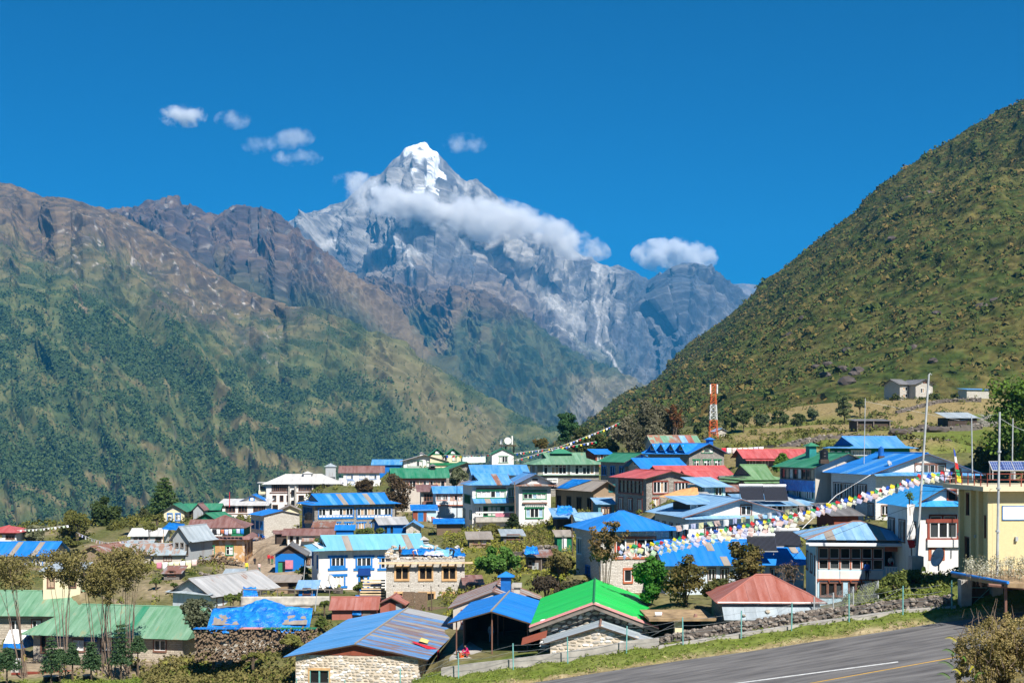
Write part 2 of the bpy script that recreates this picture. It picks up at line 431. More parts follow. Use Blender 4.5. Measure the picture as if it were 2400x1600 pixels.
r0 = np.random.default_rng(3)
vis = (LPX > -40) & (LPX < 1400) & (LPY < 1235)
fp, fi, fj = sample_surface(LS, LEFTMASK['f'] * vis, 36000, 5)
fh = r0.uniform(4.5, 10.5, len(fp)) * (0.75 + 0.5 * (fp[:, 1] < 3000))
tag(clumps("far_forest", fp - np.array([0, 0, 1.0]), fh * 0.36, fh, (0.036, 0.074, 0.032), (0.095, 0.14, 0.05), 6, 9, M_["foliage_mass"], cone=True),
    "dark conifer forest covering the lower mountainside", "forest")

# --- the hill on the right (0.45 to 1.6 km)
def d_right(s, t, u, v, S):
    w = fbm(S[..., 0] / 160, S[..., 1] / 160, 3, 455) * 0.5
    g = ridged(S[..., 0] / 260 + w, S[..., 1] / 420, 4, 461)
    f = fbm(S[..., 0] / 22, S[..., 1] / 22, 4, 464)
    ramp = 0.05 + 0.95 * sstep(0.0, 0.14, v) * sstep(1.0, 0.86, v)
    return (g - 0.62) * 48 * ramp + f * 3.5 * ramp, (g, f)
RM = {}
def c_right(s, t, u, v, S, N, px, py, ex):
    X, Yy = S[..., 0], S[..., 1]
    n1 = fbm(X / 90, S[..., 2] / 60 + Yy / 160, 5, 477); n2 = fbm(X / 9, Yy / 14 + S[..., 2] / 9, 4, 488)
    c = mixc((0.055, 0.08, 0.02), (0.14, 0.12, 0.04), sstep(-0.4, 0.4, n2 + 0.5 * n1))
    c = mixc(c, (0.23, 0.15, 0.085), sstep(0.2, 0.5, n2 * 0.6 + n1 * 0.5) * 0.7 * sstep(620, 850, py))
    c = mixc(c, (0.085, 0.10, 0.03), sstep(0.05, 0.4, n1) * 0.6)
    dens = np.clip(0.62 + 0.9 * n1 - 0.35 * sstep(830, 930, py) * sstep(1700, 1900, px) + 0.35 * sstep(1900, 1600, px), 0.12, 1)
    RM['d'] = dens
    return c * 0.72
RS, RC, _, RPX, RPY = mountain("right_hill_terrain",
    [(1270, 1040, 2000), (1320, 1000, 1900), (1350, 978, 1850), (1400, 948, 1800), (1450, 915, 1720), (1500, 890, 1680), (1550, 850, 1630), (1600, 806, 1600), (1650, 762, 1560), (1700, 718, 1520), (1750, 672, 1490), (1800, 628, 1460), (1830, 598, 1440), (1870, 566, 1420),
     (1900, 545, 1400), (1950, 503, 1370), (1975, 485, 1360), (2000, 463, 1350), (2030, 436, 1330), (2060, 408, 1310), (2080, 395, 1300), (2100, 377, 1290), (2130, 355, 1280), (2160, 340, 1270), (2200, 314, 1250), (2230, 292, 1240), (2265, 275, 1230), (2300, 250, 1210),
     (2325, 243, 1200), (2352, 228, 1190), (2420, 180, 1170), (2520, 120, 1150)],
    [(1270, 1075, 900), (1450, 1030, 560), (1700, 985, 470), (1900, 955, 450), (2100, 935, 450), (2300, 925, 450), (2520, 915, 450)],
    340, 300, d_right, c_right, prof=0.96, mat="hill_ground")
visr = (RPX > 1270) & (RPX < 2400) & (RPY < 1060)
sp, si, sj = sample_surface(RS, RM['d'] * visr, 62000, 15)
dist = sp[:, 1]
sr = r0.gamma(3.0, 0.29, len(sp)) * (0.85 + 0.5 * (r0.random(len(sp)) < 0.12))
sr = np.clip(sr, 0.45, 4.0)
kk = r0.random(len(sp))
for nm, sel, ca, cb, sd in (("hill_shrubs", kk < 0.55, (0.042, 0.068, 0.018), (0.095, 0.115, 0.028), 21), ("hill_dry_shrubs", (kk >= 0.55) & (kk < 0.92), (0.095, 0.09, 0.028), (0.19, 0.135, 0.045), 22), ("hill_dark_shrubs", kk >= 0.92, (0.03, 0.055, 0.018), (0.055, 0.085, 0.024), 23)):
    tall = 1.5 if nm == "hill_dark_shrubs" else 1.0
    tag(clumps(nm, sp[sel] - np.array([0, 0, 0.3]), sr[sel], sr[sel] * 1.35 * tall, ca, cb, 6, sd, M_["foliage_mass"]),
        {"hill_shrubs": "green shrubs spread over the steep hillside", "hill_dry_shrubs": "dry brownish shrubs spread over the steep hillside", "hill_dark_shrubs": "dark taller bushes dotted over the steep hillside"}[nm], "shrubs")

# ------------------------------------------------------------------ clouds (outside or wrapped round the peak)
def cloud_mat(name, dens, nscale, thr, seed):
    m = bpy.data.materials.new(name); m.use_nodes = True
    nt = m.node_tree
    for n in list(nt.nodes): nt.nodes.remove(n)
    out = nt.nodes.new("ShaderNodeOutputMaterial")
    vol = nt.nodes.new("ShaderNodeVolumePrincipled")
    vol.inputs["Color"].default_value = (0.99, 0.99, 0.99, 1)
    vol.inputs["Anisotropy"].default_value = -0.2
    tc = nt.nodes.new("ShaderNodeTexCoord")
    ln = nt.nodes.new("ShaderNodeVectorMath"); ln.operation = 'LENGTH'
    nt.links.new(tc.outputs["Object"], ln.inputs[0])
    geo = nt.nodes.new("ShaderNodeNewGeometry")
    nz = nt.nodes.new("ShaderNodeTexNoise"); nz.noise_dimensions = '4D'
    nz.inputs["Scale"].default_value = nscale; nz.inputs["Detail"].default_value = 7; nz.inputs["Roughness"].default_value = 0.62; nz.inputs["W"].default_value = seed
    nt.links.new(geo.outputs["Position"], nz.inputs["Vector"])
    # density = clamp((noise*1.7 - length^1.5*... - thr) * k)
    a = nt.nodes.new("ShaderNodeMath"); a.operation = 'MULTIPLY_ADD'; a.inputs[1].default_value = -1.0; a.inputs[2].default_value = 1.0
    nt.links.new(ln.outputs["Value"], a.inputs[0])
    b = nt.nodes.new("ShaderNodeMath"); b.operation = 'MULTIPLY_ADD'; b.inputs[1].default_value = 4.2; b.inputs[2].default_value = -2.1 - thr
    nt.links.new(nz.outputs["Fac"], b.inputs[0])
    c = nt.nodes.new("ShaderNodeMath"); c.operation = 'ADD'
    nt.links.new(a.outputs[0], c.inputs[0]); nt.links.new(b.outputs[0], c.inputs[1])
    d = nt.nodes.new("ShaderNodeMapRange"); d.inputs[1].default_value = 0.0; d.inputs[2].default_value = 0.85; d.inputs[3].default_value = 0; d.inputs[4].default_value = dens
    nt.links.new(c.outputs[0], d.inputs[0])
    nt.links.new(d.outputs[0], vol.inputs["Density"])
    nt.links.new(vol.outputs[0], out.inputs["Volume"])
    m.cycles.volume_step_rate = 0.5
    return m

def cloud(px, py, Y, w, h, tilt, label, dens=0.03, ns=1.25, thr=0.2, seed=0.0, depth=0.6):
    P = at(px * K, py * K, Y); w *= 1.22; h *= 1.2
    W = w * K / F * Y / 2; H = h * K / F * Y / 2
    bm = bmesh.new()
    bmesh.ops.create_icosphere(bm, subdivisions=3, radius=1.0)
    me = bpy.data.meshes.new("cloud"); bm.to_mesh(me); bm.free()
    ob = bpy.data.objects.new("cloud", me); COL.objects.link(ob)
    ob.location = P; ob.scale = (W, max(W * depth, H), H); ob.rotation_euler = (0, tilt, 0)
    me.materials.append(cloud_mat("cloud_vapour", dens, ns / H / 2, thr, seed))
    tag(ob, label, "cloud", "clouds in the sky")
    return ob
cloud(915, 466, 7950, 280, 88, math.radians(18), "white cloud bank hanging across the snow peak, its upper end", seed=1.3, depth=0.2)
cloud(1085, 494, 7950, 390, 98, math.radians(12), "thick middle of the white cloud bank below the snow peak", seed=4.1, depth=0.2)
cloud(1232, 530, 8200, 300, 80, math.radians(18), "white cloud bank below the snow peak, its lower ragged end", seed=7.7, depth=0.2)
cloud(1550, 588, 15000, 170, 74, math.radians(3), "puffy white cloud above the far dark cliff", seed=2.7, ns=2.3, thr=0.1)
cloud(420, 266, 15000, 96, 50, 0, "small bright cloud above the brown ridge, largest of the small ones", seed=3.9, ns=2.2, thr=0.15, dens=0.018)
cloud(536, 275, 15000, 76, 40, 0, "small wispy cloud beside the bright one", dens=0.005, seed=5.9)
cloud(598, 332, 15000, 76, 44, 0, "small ragged cloud between the wispy one and the snow peak", dens=0.005, seed=6.5)
cloud(675, 318, 15000, 86, 44, math.radians(-8), "small torn cloud closest to the snow peak's shoulder", dens=0.0045, seed=9.1)
cloud(683, 362, 15000, 100, 36, 0, "thin low cloud streak under the torn cloud", dens=0.005, seed=8.4)
cloud(1068, 330, 15000, 90, 42, 0, "single faint cloud just beside the snow summit", dens=0.005, seed=11.2)

# ------------------------------------------------------------------ haze: one closed box of even, pale air
hz = bpy.data.materials.new("haze_air"); hz.use_nodes = True
for n in list(hz.node_tree.nodes): hz.node_tree.nodes.remove(n)
ho = hz.node_tree.nodes.new("ShaderNodeOutputMaterial"); hv = hz.node_tree.nodes.new("ShaderNodeVolumePrincipled")
hv.inputs["Color"].default_value = (0.05, 0.47, 1.0, 1)
hv.inputs["Density"].default_value = 0.000052
hv.inputs["Anisotropy"].default_value = 0.0
hz.node_tree.links.new(hv.outputs[0], ho.inputs["Volume"])
bm = bmesh.new(); bmesh.ops.create_cube(bm, size=1.0)
me = bpy.data.meshes.new("haze"); bm.to_mesh(me); bm.free()
haze = bpy.data.objects.new("haze", me); COL.objects.link(haze)
haze.location = (0, 6950, 700); haze.scale = (14000, 14500, 3300)
me.materials.append(hz)
haze["kind"] = "stuff"
# ------------------------------------------------------------------ materials of the village
def ramp2(nt, fac, c0, c1, p0=0.4, p1=0.6):
    r = nt.nodes.new("ShaderNodeValToRGB")
    r.color_ramp.elements[0].position = p0; r.color_ramp.elements[1].position = p1
    r.color_ramp.elements[0].color = (*c0, 1); r.color_ramp.elements[1].color = (*c1, 1)
    nt.links.new(fac, r.inputs[0])
    return r.outputs[0]

def noise(nt, vec, scale, detail=5, rough=0.55, dist=0.0):
    n = nt.nodes.new("ShaderNodeTexNoise")
    n.inputs["Scale"].default_value = scale; n.inputs["Detail"].default_value = detail
    n.inputs["Roughness"].default_value = rough; n.inputs["Distortion"].default_value = dist
    if vec is not None: nt.links.new(vec, n.inputs["Vector"])
    return n.outputs["Fac"]

def mapping(nt, scale=(1, 1, 1)):
    tc = nt.nodes.new("ShaderNodeTexCoord"); mp = nt.nodes.new("ShaderNodeMapping")
    mp.inputs["Scale"].default_value = scale
    nt.links.new(tc.outputs["Object"], mp.inputs["Vector"])
    return mp.outputs[0]

def mixn(nt, fac, a, b, mode='MIX'):
    m = nt.nodes.new("ShaderNodeMix"); m.data_type = 'RGBA'; m.blend_type = mode
    for sock, v in ((m.inputs[0], fac), (m.inputs[6], a), (m.inputs[7], b)):
        if hasattr(v, "is_output"): nt.links.new(v, sock)
        elif isinstance(v, (int, float)): sock.default_value = v
        else: sock.default_value = (*v, 1)
    return m.outputs[2]

def bump(nt, b, h, strength=0.5, dist=0.02):
    bp = nt.nodes.new("ShaderNodeBump"); bp.inputs["Strength"].default_value = strength; bp.inputs["Distance"].default_value = dist
    nt.links.new(h, bp.inputs["Height"]); nt.links.new(bp.outputs[0], b.inputs["Normal"])

def plain(name, col, rough=0.7, spec=0.3, var=0.25, scale=1.5, metal=0.0):
    if name in MATS: return MATS[name]
    m, nt, b = new_mat(name)
    v = mapping(nt)
    f = noise(nt, v, scale, 6)
    c = np.array(col)
    nt.links.new(ramp2(nt, f, c * (1 - var), np.minimum(c * (1 + var * 0.7), 0.95), 0.32, 0.68), b.inputs["Base Color"])
    b.inputs["Roughness"].default_value = rough; b.inputs["Specular IOR Level"].default_value = spec; b.inputs["Metallic"].default_value = metal
    return m

def paintwall(name, col, dirt=(0.35, 0.30, 0.25), amt=0.5):
    """limewashed or painted wall with stains running down and a grubby foot"""
    m, nt, b = new_mat(name)
    v = mapping(nt, (1.2, 1.2, 0.22)); v2 = mapping(nt)
    f = noise(nt, v, 1.6, 7, 0.6); f2 = noise(nt, v2, 5.0, 5)
    c = ramp2(nt, f2, np.array(col) * 0.93, np.array(col), 0.35, 0.65)
    d = ramp2(nt, f, (0, 0, 0), (amt, amt, amt), 0.52, 0.78)
    nt.links.new(mixn(nt, d, c, dirt), b.inputs["Base Color"])
    bump(nt, b, f2, 0.25, 0.03)
    b.inputs["Roughness"].default_value = 0.9; b.inputs["Specular IOR Level"].default_value = 0.1
    return m

def stonewall(name, c1, c2, mortar, bw=0.42, rh=0.16, patch=None, bumpd=0.05, mul=0.55):
    """coursed rubble: irregular courses of stones, each its own shade"""
    m, nt, b = new_mat(name)
    tc = nt.nodes.new("ShaderNodeTexCoord"); sp = nt.nodes.new("ShaderNodeSeparateXYZ")
    nt.links.new(tc.outputs["Object"], sp.inputs[0])
    ad = nt.nodes.new("ShaderNodeMath"); ad.operation = 'ADD'
    nt.links.new(sp.outputs[0], ad.inputs[0]); nt.links.new(sp.outputs[1], ad.inputs[1])
    nz = noise(nt, tc.outputs["Object"], 2.2, 3)
    wv = nt.nodes.new("ShaderNodeMath"); wv.operation = 'MULTIPLY_ADD'; wv.inputs[1].default_value = 0.22
    nt.links.new(nz, wv.inputs[0]); nt.links.new(sp.outputs[2], wv.inputs[2])
    cb = nt.nodes.new("ShaderNodeCombineXYZ")
    nt.links.new(ad.outputs[0], cb.inputs[0]); nt.links.new(wv.outputs[0], cb.inputs[1])
    br = nt.nodes.new("ShaderNodeTexBrick")
    nt.links.new(cb.outputs[0], br.inputs["Vector"])
    br.inputs["Color1"].default_value = (*c1, 1); br.inputs["Color2"].default_value = (*c2, 1); br.inputs["Mortar"].default_value = (*mortar, 1)
    br.inputs["Scale"].default_value = 1.0; br.inputs["Brick Width"].default_value = bw; br.inputs["Row Height"].default_value = rh
    br.inputs["Mortar Size"].default_value = 0.018; br.inputs["Mortar Smooth"].default_value = 0.3; br.inputs["Bias"].default_value = -0.1
    br.offset_frequency = 2; br.squash = 1.4; br.squash_frequency = 3
    f2 = noise(nt, tc.outputs["Object"], 1.1, 6)
    c = mixn(nt, mul, br.outputs["Color"], ramp2(nt, noise(nt, tc.outputs["Object"], 7.0, 4), (0.45, 0.45, 0.45), (1.0, 1.0, 1.0), 0.3, 0.7), 'MULTIPLY')
    if patch is not None:
        c = mixn(nt, ramp2(nt, f2, (0, 0, 0), (1, 1, 1), 0.5, 0.56), c, patch)
    nt.links.new(c, b.inputs["Base Color"])
    inv = nt.nodes.new("ShaderNodeMath"); inv.operation = 'SUBTRACT'; inv.inputs[0].default_value = 1.0
    nt.links.new(br.outputs["Fac"], inv.inputs[1])
    bump(nt, b, inv.outputs[0], 0.8, bumpd)
    b.inputs["Roughness"].default_value = 0.95; b.inputs["Specular IOR Level"].default_value = 0.1
    return m

def sheetmetal(name, col, rust=0.2, fade=0.25, rustcol=(0.20, 0.085, 0.04), rough=0.5):
    """painted corrugated sheet: bleached and rusted along the flow of rain; stripes run down the slope in UV v"""
    m, nt, b = new_mat(name)
    uv = nt.nodes.new("ShaderNodeUVMap"); uv.uv_map = "UVMap"
    mp = nt.nodes.new("ShaderNodeMapping"); mp.inputs["Scale"].default_value = (1.0, 0.16, 1)
    nt.links.new(uv.outputs[0], mp.inputs[0])
    oi = nt.nodes.new("ShaderNodeObjectInfo")
    f1 = noise(nt, mp.outputs[0], 1.3, 6, 0.62); f2 = noise(nt, uv.outputs[0], 0.35, 6, 0.6)
    col = np.array(col)
    c = ramp2(nt, f1, col * (1 - fade * 0.6), np.minimum(col + (1 - col) * fade * 0.38, 0.9), 0.3, 0.72)
    rv = nt.nodes.new("ShaderNodeMapRange"); rv.inputs[3].default_value = 0.9; rv.inputs[4].default_value = 1.07
    nt.links.new(oi.outputs["Random"], rv.inputs[0])
    sc = nt.nodes.new("ShaderNodeVectorMath"); sc.operation = 'SCALE'
    nt.links.new(c, sc.inputs[0]); nt.links.new(rv.outputs[0], sc.inputs["Scale"])
    c = sc.outputs[0]
    if rust > 0:
        ad = nt.nodes.new("ShaderNodeMath"); ad.operation = 'MULTIPLY_ADD'; ad.inputs[1].default_value = 0.6
        nt.links.new(f1, ad.inputs[0]);
        hf = nt.nodes.new("ShaderNodeMath"); hf.operation = 'MULTIPLY'; hf.inputs[1].default_value = 0.4
        nt.links.new(f2, hf.inputs[0]); nt.links.new(hf.outputs[0], ad.inputs[2])
        th = 0.66 - 0.22 * rust
        c = mixn(nt, ramp2(nt, ad.outputs[0], (0, 0, 0), (0.9, 0.9, 0.9), th, th + 0.07), c, rustcol)
    nt.links.new(c, b.inputs["Base Color"])
    wv = nt.nodes.new("ShaderNodeTexWave"); wv.wave_type = 'BANDS'; wv.bands_direction = 'X'
    wv.inputs["Scale"].default_value = 3.6
    nt.links.new(uv.outputs[0], wv.inputs["Vector"])
    bump(nt, b, wv.outputs["Fac"], 0.5, 0.03)
    b.inputs["Roughness"].default_value = rough; b.inputs["Specular IOR Level"].default_value = 0.22
    return m

BLUE = (0.0, 0.185, 0.60)
sheetmetal("roof_blue", BLUE, 0.0, 0.12)
sheetmetal("roof_blue_worn", (0.02, 0.26, 0.62), 0.0, 0.4)
sheetmetal("roof_blue_rust", (0.05, 0.25, 0.58), 0.85, 0.5, (0.22, 0.13, 0.09))
sheetmetal("roof_bluepale", (0.17, 0.40, 0.66), 0.1, 0.5)
sheetmetal("roof_skyblue", (0.16, 0.46, 0.66), 0.0, 0.2)
sheetmetal("roof_cyanblue", (0.01, 0.30, 0.68), 0.0, 0.2)
sheetmetal("roof_green", (0.006, 0.50, 0.075), 0.0, 0.1)
sheetmetal("roof_darkgreen", (0.0, 0.19, 0.085), 0.05, 0.25)
sheetmetal("roof_palegreen", (0.10, 0.27, 0.14), 0.4, 0.4, (0.26, 0.25, 0.13))
sheetmetal("roof_olive", (0.10, 0.24, 0.075), 0.35, 0.35, (0.22, 0.16, 0.06))
sheetmetal("roof_red", (0.50, 0.062, 0.058), 0.0, 0.3)
sheetmetal("roof_brick", (0.34, 0.085, 0.05), 0.15, 0.35)
sheetmetal("roof_brown", (0.20, 0.075, 0.055), 0.3, 0.35, (0.13, 0.06, 0.045))
sheetmetal("roof_pink", (0.70, 0.28, 0.25), 0.0, 0.25)
sheetmetal("roof_grey", (0.38, 0.38, 0.38), 0.35, 0.4, (0.24, 0.13, 0.08))
sheetmetal("roof_tin", (0.33, 0.39, 0.43), 0.25, 0.4, (0.22, 0.12, 0.08))
sheetmetal("roof_rust", (0.33, 0.30, 0.28), 1.0, 0.4, (0.24, 0.095, 0.055))
sheetmetal("roof_tinrust", (0.30, 0.38, 0.42), 0.8, 0.5, (0.30, 0.16, 0.10))
sheetmetal("roof_white", (0.60, 0.585, 0.56), 0.22, 0.4, (0.42, 0.22, 0.12))
sheetmetal("roof_slate", (0.12, 0.115, 0.115), 0.4, 0.4, (0.10, 0.07, 0.06))
sheetmetal("roof_taupe", (0.30, 0.25, 0.20), 0.3, 0.3)
sheetmetal("roof_patch", (0.22, 0.42, 0.30), 1.0, 0.5, (0.33, 0.12, 0.07))

plain("wood_dark", (0.075, 0.05, 0.035), 0.8)
plain("wood_grey", (0.20, 0.17, 0.145), 0.85)
plain("wood_new", (0.58, 0.36, 0.17), 0.7)
plain("wood_plank", (0.70, 0.52, 0.32), 0.7)
plain("trim_white", (0.74, 0.74, 0.72), 0.55, var=0.1)
plain("trim_blue", (0.012, 0.17, 0.50), 0.5)
plain("trim_green", (0.015, 0.19, 0.075), 0.5)
plain("trim_red", (0.24, 0.055, 0.035), 0.6)
plain("trim_rust", (0.42, 0.12, 0.055), 0.6)
plain("trim_brown", (0.20, 0.10, 0.07), 0.6)
plain("trim_teal", (0.02, 0.20, 0.20), 0.55)
plain("gutter_white", (0.66, 0.67, 0.68), 0.5, var=0.1)
plain("panel_white", (0.72, 0.71, 0.68), 0.7, var=0.1)
plain("blue_board", (0.008, 0.12, 0.42), 0.6)
plain("sign_navy", (0.006, 0.045, 0.22), 0.5, var=0.1)
plain("concrete", (0.42, 0.39, 0.35), 0.9)
plain("concrete_moss", (0.34, 0.235, 0.13), 0.95, var=0.5, scale=1.0)
plain("black_plastic", (0.012, 0.012, 0.013), 0.4)
plain("dark_void", (0.012, 0.011, 0.010), 0.9)
plain("steel", (0.50, 0.51, 0.52), 0.4, metal=0.3)
plain("galv", (0.42, 0.44, 0.45), 0.5)
plain("cloth_white", (0.72, 0.70, 0.68), 0.9, var=0.12)
plain("cloth_pink", (0.55, 0.20, 0.26), 0.9)
plain("cloth_red", (0.50, 0.02, 0.035), 0.85)
plain("cloth_yellow", (0.72, 0.55, 0.20), 0.9)
plain("cloth_magenta", (0.55, 0.02, 0.13), 0.9)
plain("cloth_blue", (0.02, 0.12, 0.50), 0.9)
plain("cloth_green", (0.03, 0.22, 0.10), 0.9)
plain("cloth_mint", (0.60, 0.72, 0.62), 0.9, var=0.12)
plain("cloth_black", (0.02, 0.02, 0.025), 0.9)
plain("tarp_orange", (0.74, 0.36, 0.14), 0.6)
plain("fibre_grey", (0.45, 0.42, 0.37), 0.9)
plain("wicker", (0.17, 0.12, 0.08), 0.95, var=0.5, scale=14)
plain("pvc_teal", (0.16, 0.40, 0.38), 0.6)
m, nt, b = new_mat("tarp_blue")
v = mapping(nt); f = noise(nt, v, 1.2, 6, 0.6, 0.8)
nt.links.new(ramp2(nt, f, (0.004, 0.10, 0.44), (0.02, 0.26, 0.70), 0.35, 0.65), b.inputs["Base Color"])
bump(nt, b, f, 0.9, 0.35); b.inputs["Roughness"].default_value = 0.32; b.inputs["Specular IOR Level"].default_value = 0.5

paintwall("wall_white", (0.74, 0.72, 0.69))
paintwall("wall_bluewhite", (0.55, 0.62, 0.68))
paintwall("wall_cream", (0.72, 0.62, 0.42), amt=0.35)
paintwall("wall_yellow", (0.66, 0.56, 0.32), amt=0.18)
paintwall("wall_mud", (0.30, 0.22, 0.145), (0.12, 0.09, 0.07), 0.6)
paintwall("wall_plaster", (0.52, 0.47, 0.41), amt=0.4)
paintwall("wall_blue", (0.012, 0.15, 0.48), (0.05, 0.1, 0.2), 0.4)
paintwall("wall_teal", (0.12, 0.27, 0.30), (0.06, 0.12, 0.12), 0.5)
paintwall("wall_green", (0.02, 0.17, 0.085), (0.02, 0.08, 0.05), 0.5)
paintwall("wall_lightblue", (0.42, 0.60, 0.70), amt=0.4)
paintwall("wall_tin", (0.36, 0.38, 0.39), (0.20, 0.13, 0.09), 0.7)
paintwall("wall_redboard", (0.26, 0.075, 0.045), (0.12, 0.05, 0.04), 0.7)
paintwall("wall_darkwood", (0.07, 0.05, 0.04), (0.12, 0.09, 0.07), 0.5)
paintwall("wall_pinkred", (0.36, 0.13, 0.10), (0.16, 0.07, 0.05), 0.5)
stonewall("stone_grey", (0.34, 0.31, 0.275), (0.50, 0.47, 0.42), (0.17, 0.15, 0.13))
stonewall("stone_pale", (0.62, 0.57, 0.50), (0.76, 0.72, 0.65), (0.40, 0.36, 0.31), bw=0.5, rh=0.14, mul=0.45)
stonewall("stone_white", (0.72, 0.70, 0.66), (0.80, 0.78, 0.74), (0.58, 0.56, 0.52), bw=0.5, rh=0.2, bumpd=0.02, mul=0.25)
stonewall("stone_dark", (0.21, 0.19, 0.175), (0.33, 0.30, 0.27), (0.10, 0.09, 0.08))
stonewall("stone_school", (0.50, 0.43, 0.34), (0.64, 0.56, 0.45), (0.38, 0.32, 0.26), bw=0.46, rh=0.2)
stonewall("stone_ochre", (0.62, 0.36, 0.15), (0.66, 0.40, 0.18), (0.52, 0.30, 0.13), patch=(0.60, 0.50, 0.40), bumpd=0.02)
plain("mortar_sandy", (0.62, 0.53, 0.42), 0.95)
plain("mortar_dark", (0.13, 0.11, 0.095), 0.95)
m, nt, b = new_mat("rubble")
oi = nt.nodes.new("ShaderNodeObjectInfo"); f = noise(nt, mapping(nt), 6, 5)
c = nt.nodes.new("ShaderNodeValToRGB"); nt.links.new(oi.outputs["Random"], c.inputs[0])
for e, (p, cc) in zip([c.color_ramp.elements[0], c.color_ramp.elements[1], c.color_ramp.elements.new(0.35), c.color_ramp.elements.new(0.7)],
                      [(0, (0.42, 0.36, 0.28)), (1, (0.60, 0.52, 0.43)), (0.35, (0.54, 0.46, 0.36)), (0.7, (0.48, 0.45, 0.41))]):
    e.position = p; e.color = (*cc, 1)
nt.links.new(mixn(nt, 0.6, c.outputs[0], ramp2(nt, f, (0.5, 0.5, 0.5), (1, 1, 1), 0.3, 0.7), 'MULTIPLY'), b.inputs["Base Color"])
b.inputs["Roughness"].default_value = 0.95

def glass(name, col, rough=0.06):
    m, nt, b = new_mat(name)
    b.inputs["Base Color"].default_value = (*col, 1); b.inputs["Roughness"].default_value = rough; b.inputs["Specular IOR Level"].default_value = 0.5
glass("glass_dark", (0.018, 0.02, 0.022))
glass("glass_mid", (0.05, 0.058, 0.062))
plain("curtain_white", (0.62, 0.60, 0.56), 0.5, var=0.2, scale=6)
plain("curtain_tan", (0.46, 0.33, 0.22), 0.5, var=0.2, scale=6)
plain("curtain_blue", (0.32, 0.46, 0.58), 0.5, var=0.2, scale=6)
PANES = {'dark': ["glass_dark", "glass_dark", "glass_mid"], 'mix': ["glass_dark", "glass_dark", "curtain_white", "glass_mid", "curtain_tan"],
         'curt': ["curtain_white", "curtain_white", "glass_dark", "curtain_blue", "glass_dark"], 'void': ["dark_void"], 'white': ["curtain_white", "curtain_white", "glass_mid"]}

# ------------------------------------------------------------------ building kit
def boxes(bl):
    V, Fc = [], []
    for (x0, y0, z0, x1, y1, z1) in bl:
        k = len(V)
        V += [(x0, y0, z0), (x1, y0, z0), (x1, y1, z0), (x0, y1, z0), (x0, y0, z1), (x1, y0, z1), (x1, y1, z1), (x0, y1, z1)]
        Fc += [(k, k + 3, k + 2, k + 1), (k + 4, k + 5, k + 6, k + 7), (k, k + 1, k + 5, k + 4), (k + 1, k + 2, k + 6, k + 5), (k + 2, k + 3, k + 7, k + 6), (k + 3, k, k + 4, k + 7)]
    return V, Fc

def tube(pts, r, sides=6, r1=None):
    """tapered tube along points -> verts, faces"""
    pts = [V3(p) for p in pts]; n = len(pts); V, Fc = [], []
    for i, p in enumerate(pts):
        d = (pts[min(i + 1, n - 1)] - pts[max(i - 1, 0)]).normalized()
        a = d.orthogonal().normalized(); b_ = d.cross(a)
        rr = r if r1 is None else r + (r1 - r) * i / max(n - 1, 1)
        for k in range(sides):
            t = 2 * math.pi * k / sides
            V.append(p + (a * math.cos(t) + b_ * math.sin(t)) * rr)
    for i in range(n - 1):
        for k in range(sides):
            Fc.append((i * sides + k, i * sides + (k + 1) % sides, (i + 1) * sides + (k + 1) % sides, (i + 1) * sides + k))
    Fc.append(tuple(range(sides))[::-1]); Fc.append(tuple((n - 1) * sides + k for k in range(sides)))
    return V, Fc

def join(*vf):
    V, Fc = [], []
    for v, f in vf:
        k = len(V); V += list(v); Fc += [tuple(i + k for i in q) for q in f]
    return V, Fc

def clip(poly, d, lo, hi):
    def half(P, sgn, lim):
        out = []
        for i in range(len(P)):
            a, b_ = P[i], P[(i + 1) % len(P)]
            sa, sb = sgn * (a.dot(d) - lim), sgn * (b_.dot(d) - lim)
            if sa >= 0: out.append(a)
            if (sa >= 0) != (sb >= 0): out.append(a + (b_ - a) * (sa / (sa - sb)))
        return out
    P = half(poly, 1, lo)
    return half(P, -1, hi) if len(P) > 2 else []

def slab(name, poly, th, mat, parent, e=None, lift=0.0):
    """flat plate with thickness under a 3-D polygon; UV u runs along e (the eave), v down the slope, in metres"""
    poly = [V3(p) for p in poly]
    n = V3((0, 0, 0))
    for i in range(len(poly)): n += poly[i].cross(poly[(i + 1) % len(poly)])
    n.normalize()
    if n.z < 0: poly = poly[::-1]; n = -n
    top = [p + n * lift for p in poly]; bot = [p + n * (lift - th) for p in poly]
    k = len(poly)
    fs = [tuple(range(k)), tuple(range(2 * k - 1, k - 1, -1))] + [(i, k + i, k + (i + 1) % k, (i + 1) % k) for i in range(k)]
    ob = mo(name, top + bot, fs, MATS[mat], parent)
    if e is not None:
        e = V3(e).normalized(); dn = n.cross(e)
        uvl = ob.data.uv_layers.new(name="UVMap")
        V = ob.data.vertices
        off = rng.uniform(0, 40)
        uvl.data.foreach_set("uv", [x for l in ob.data.loops for x in (V[l.vertex_index].co.dot(e) + off, V[l.vertex_index].co.dot(dn) + off * 0.7)])
    return ob

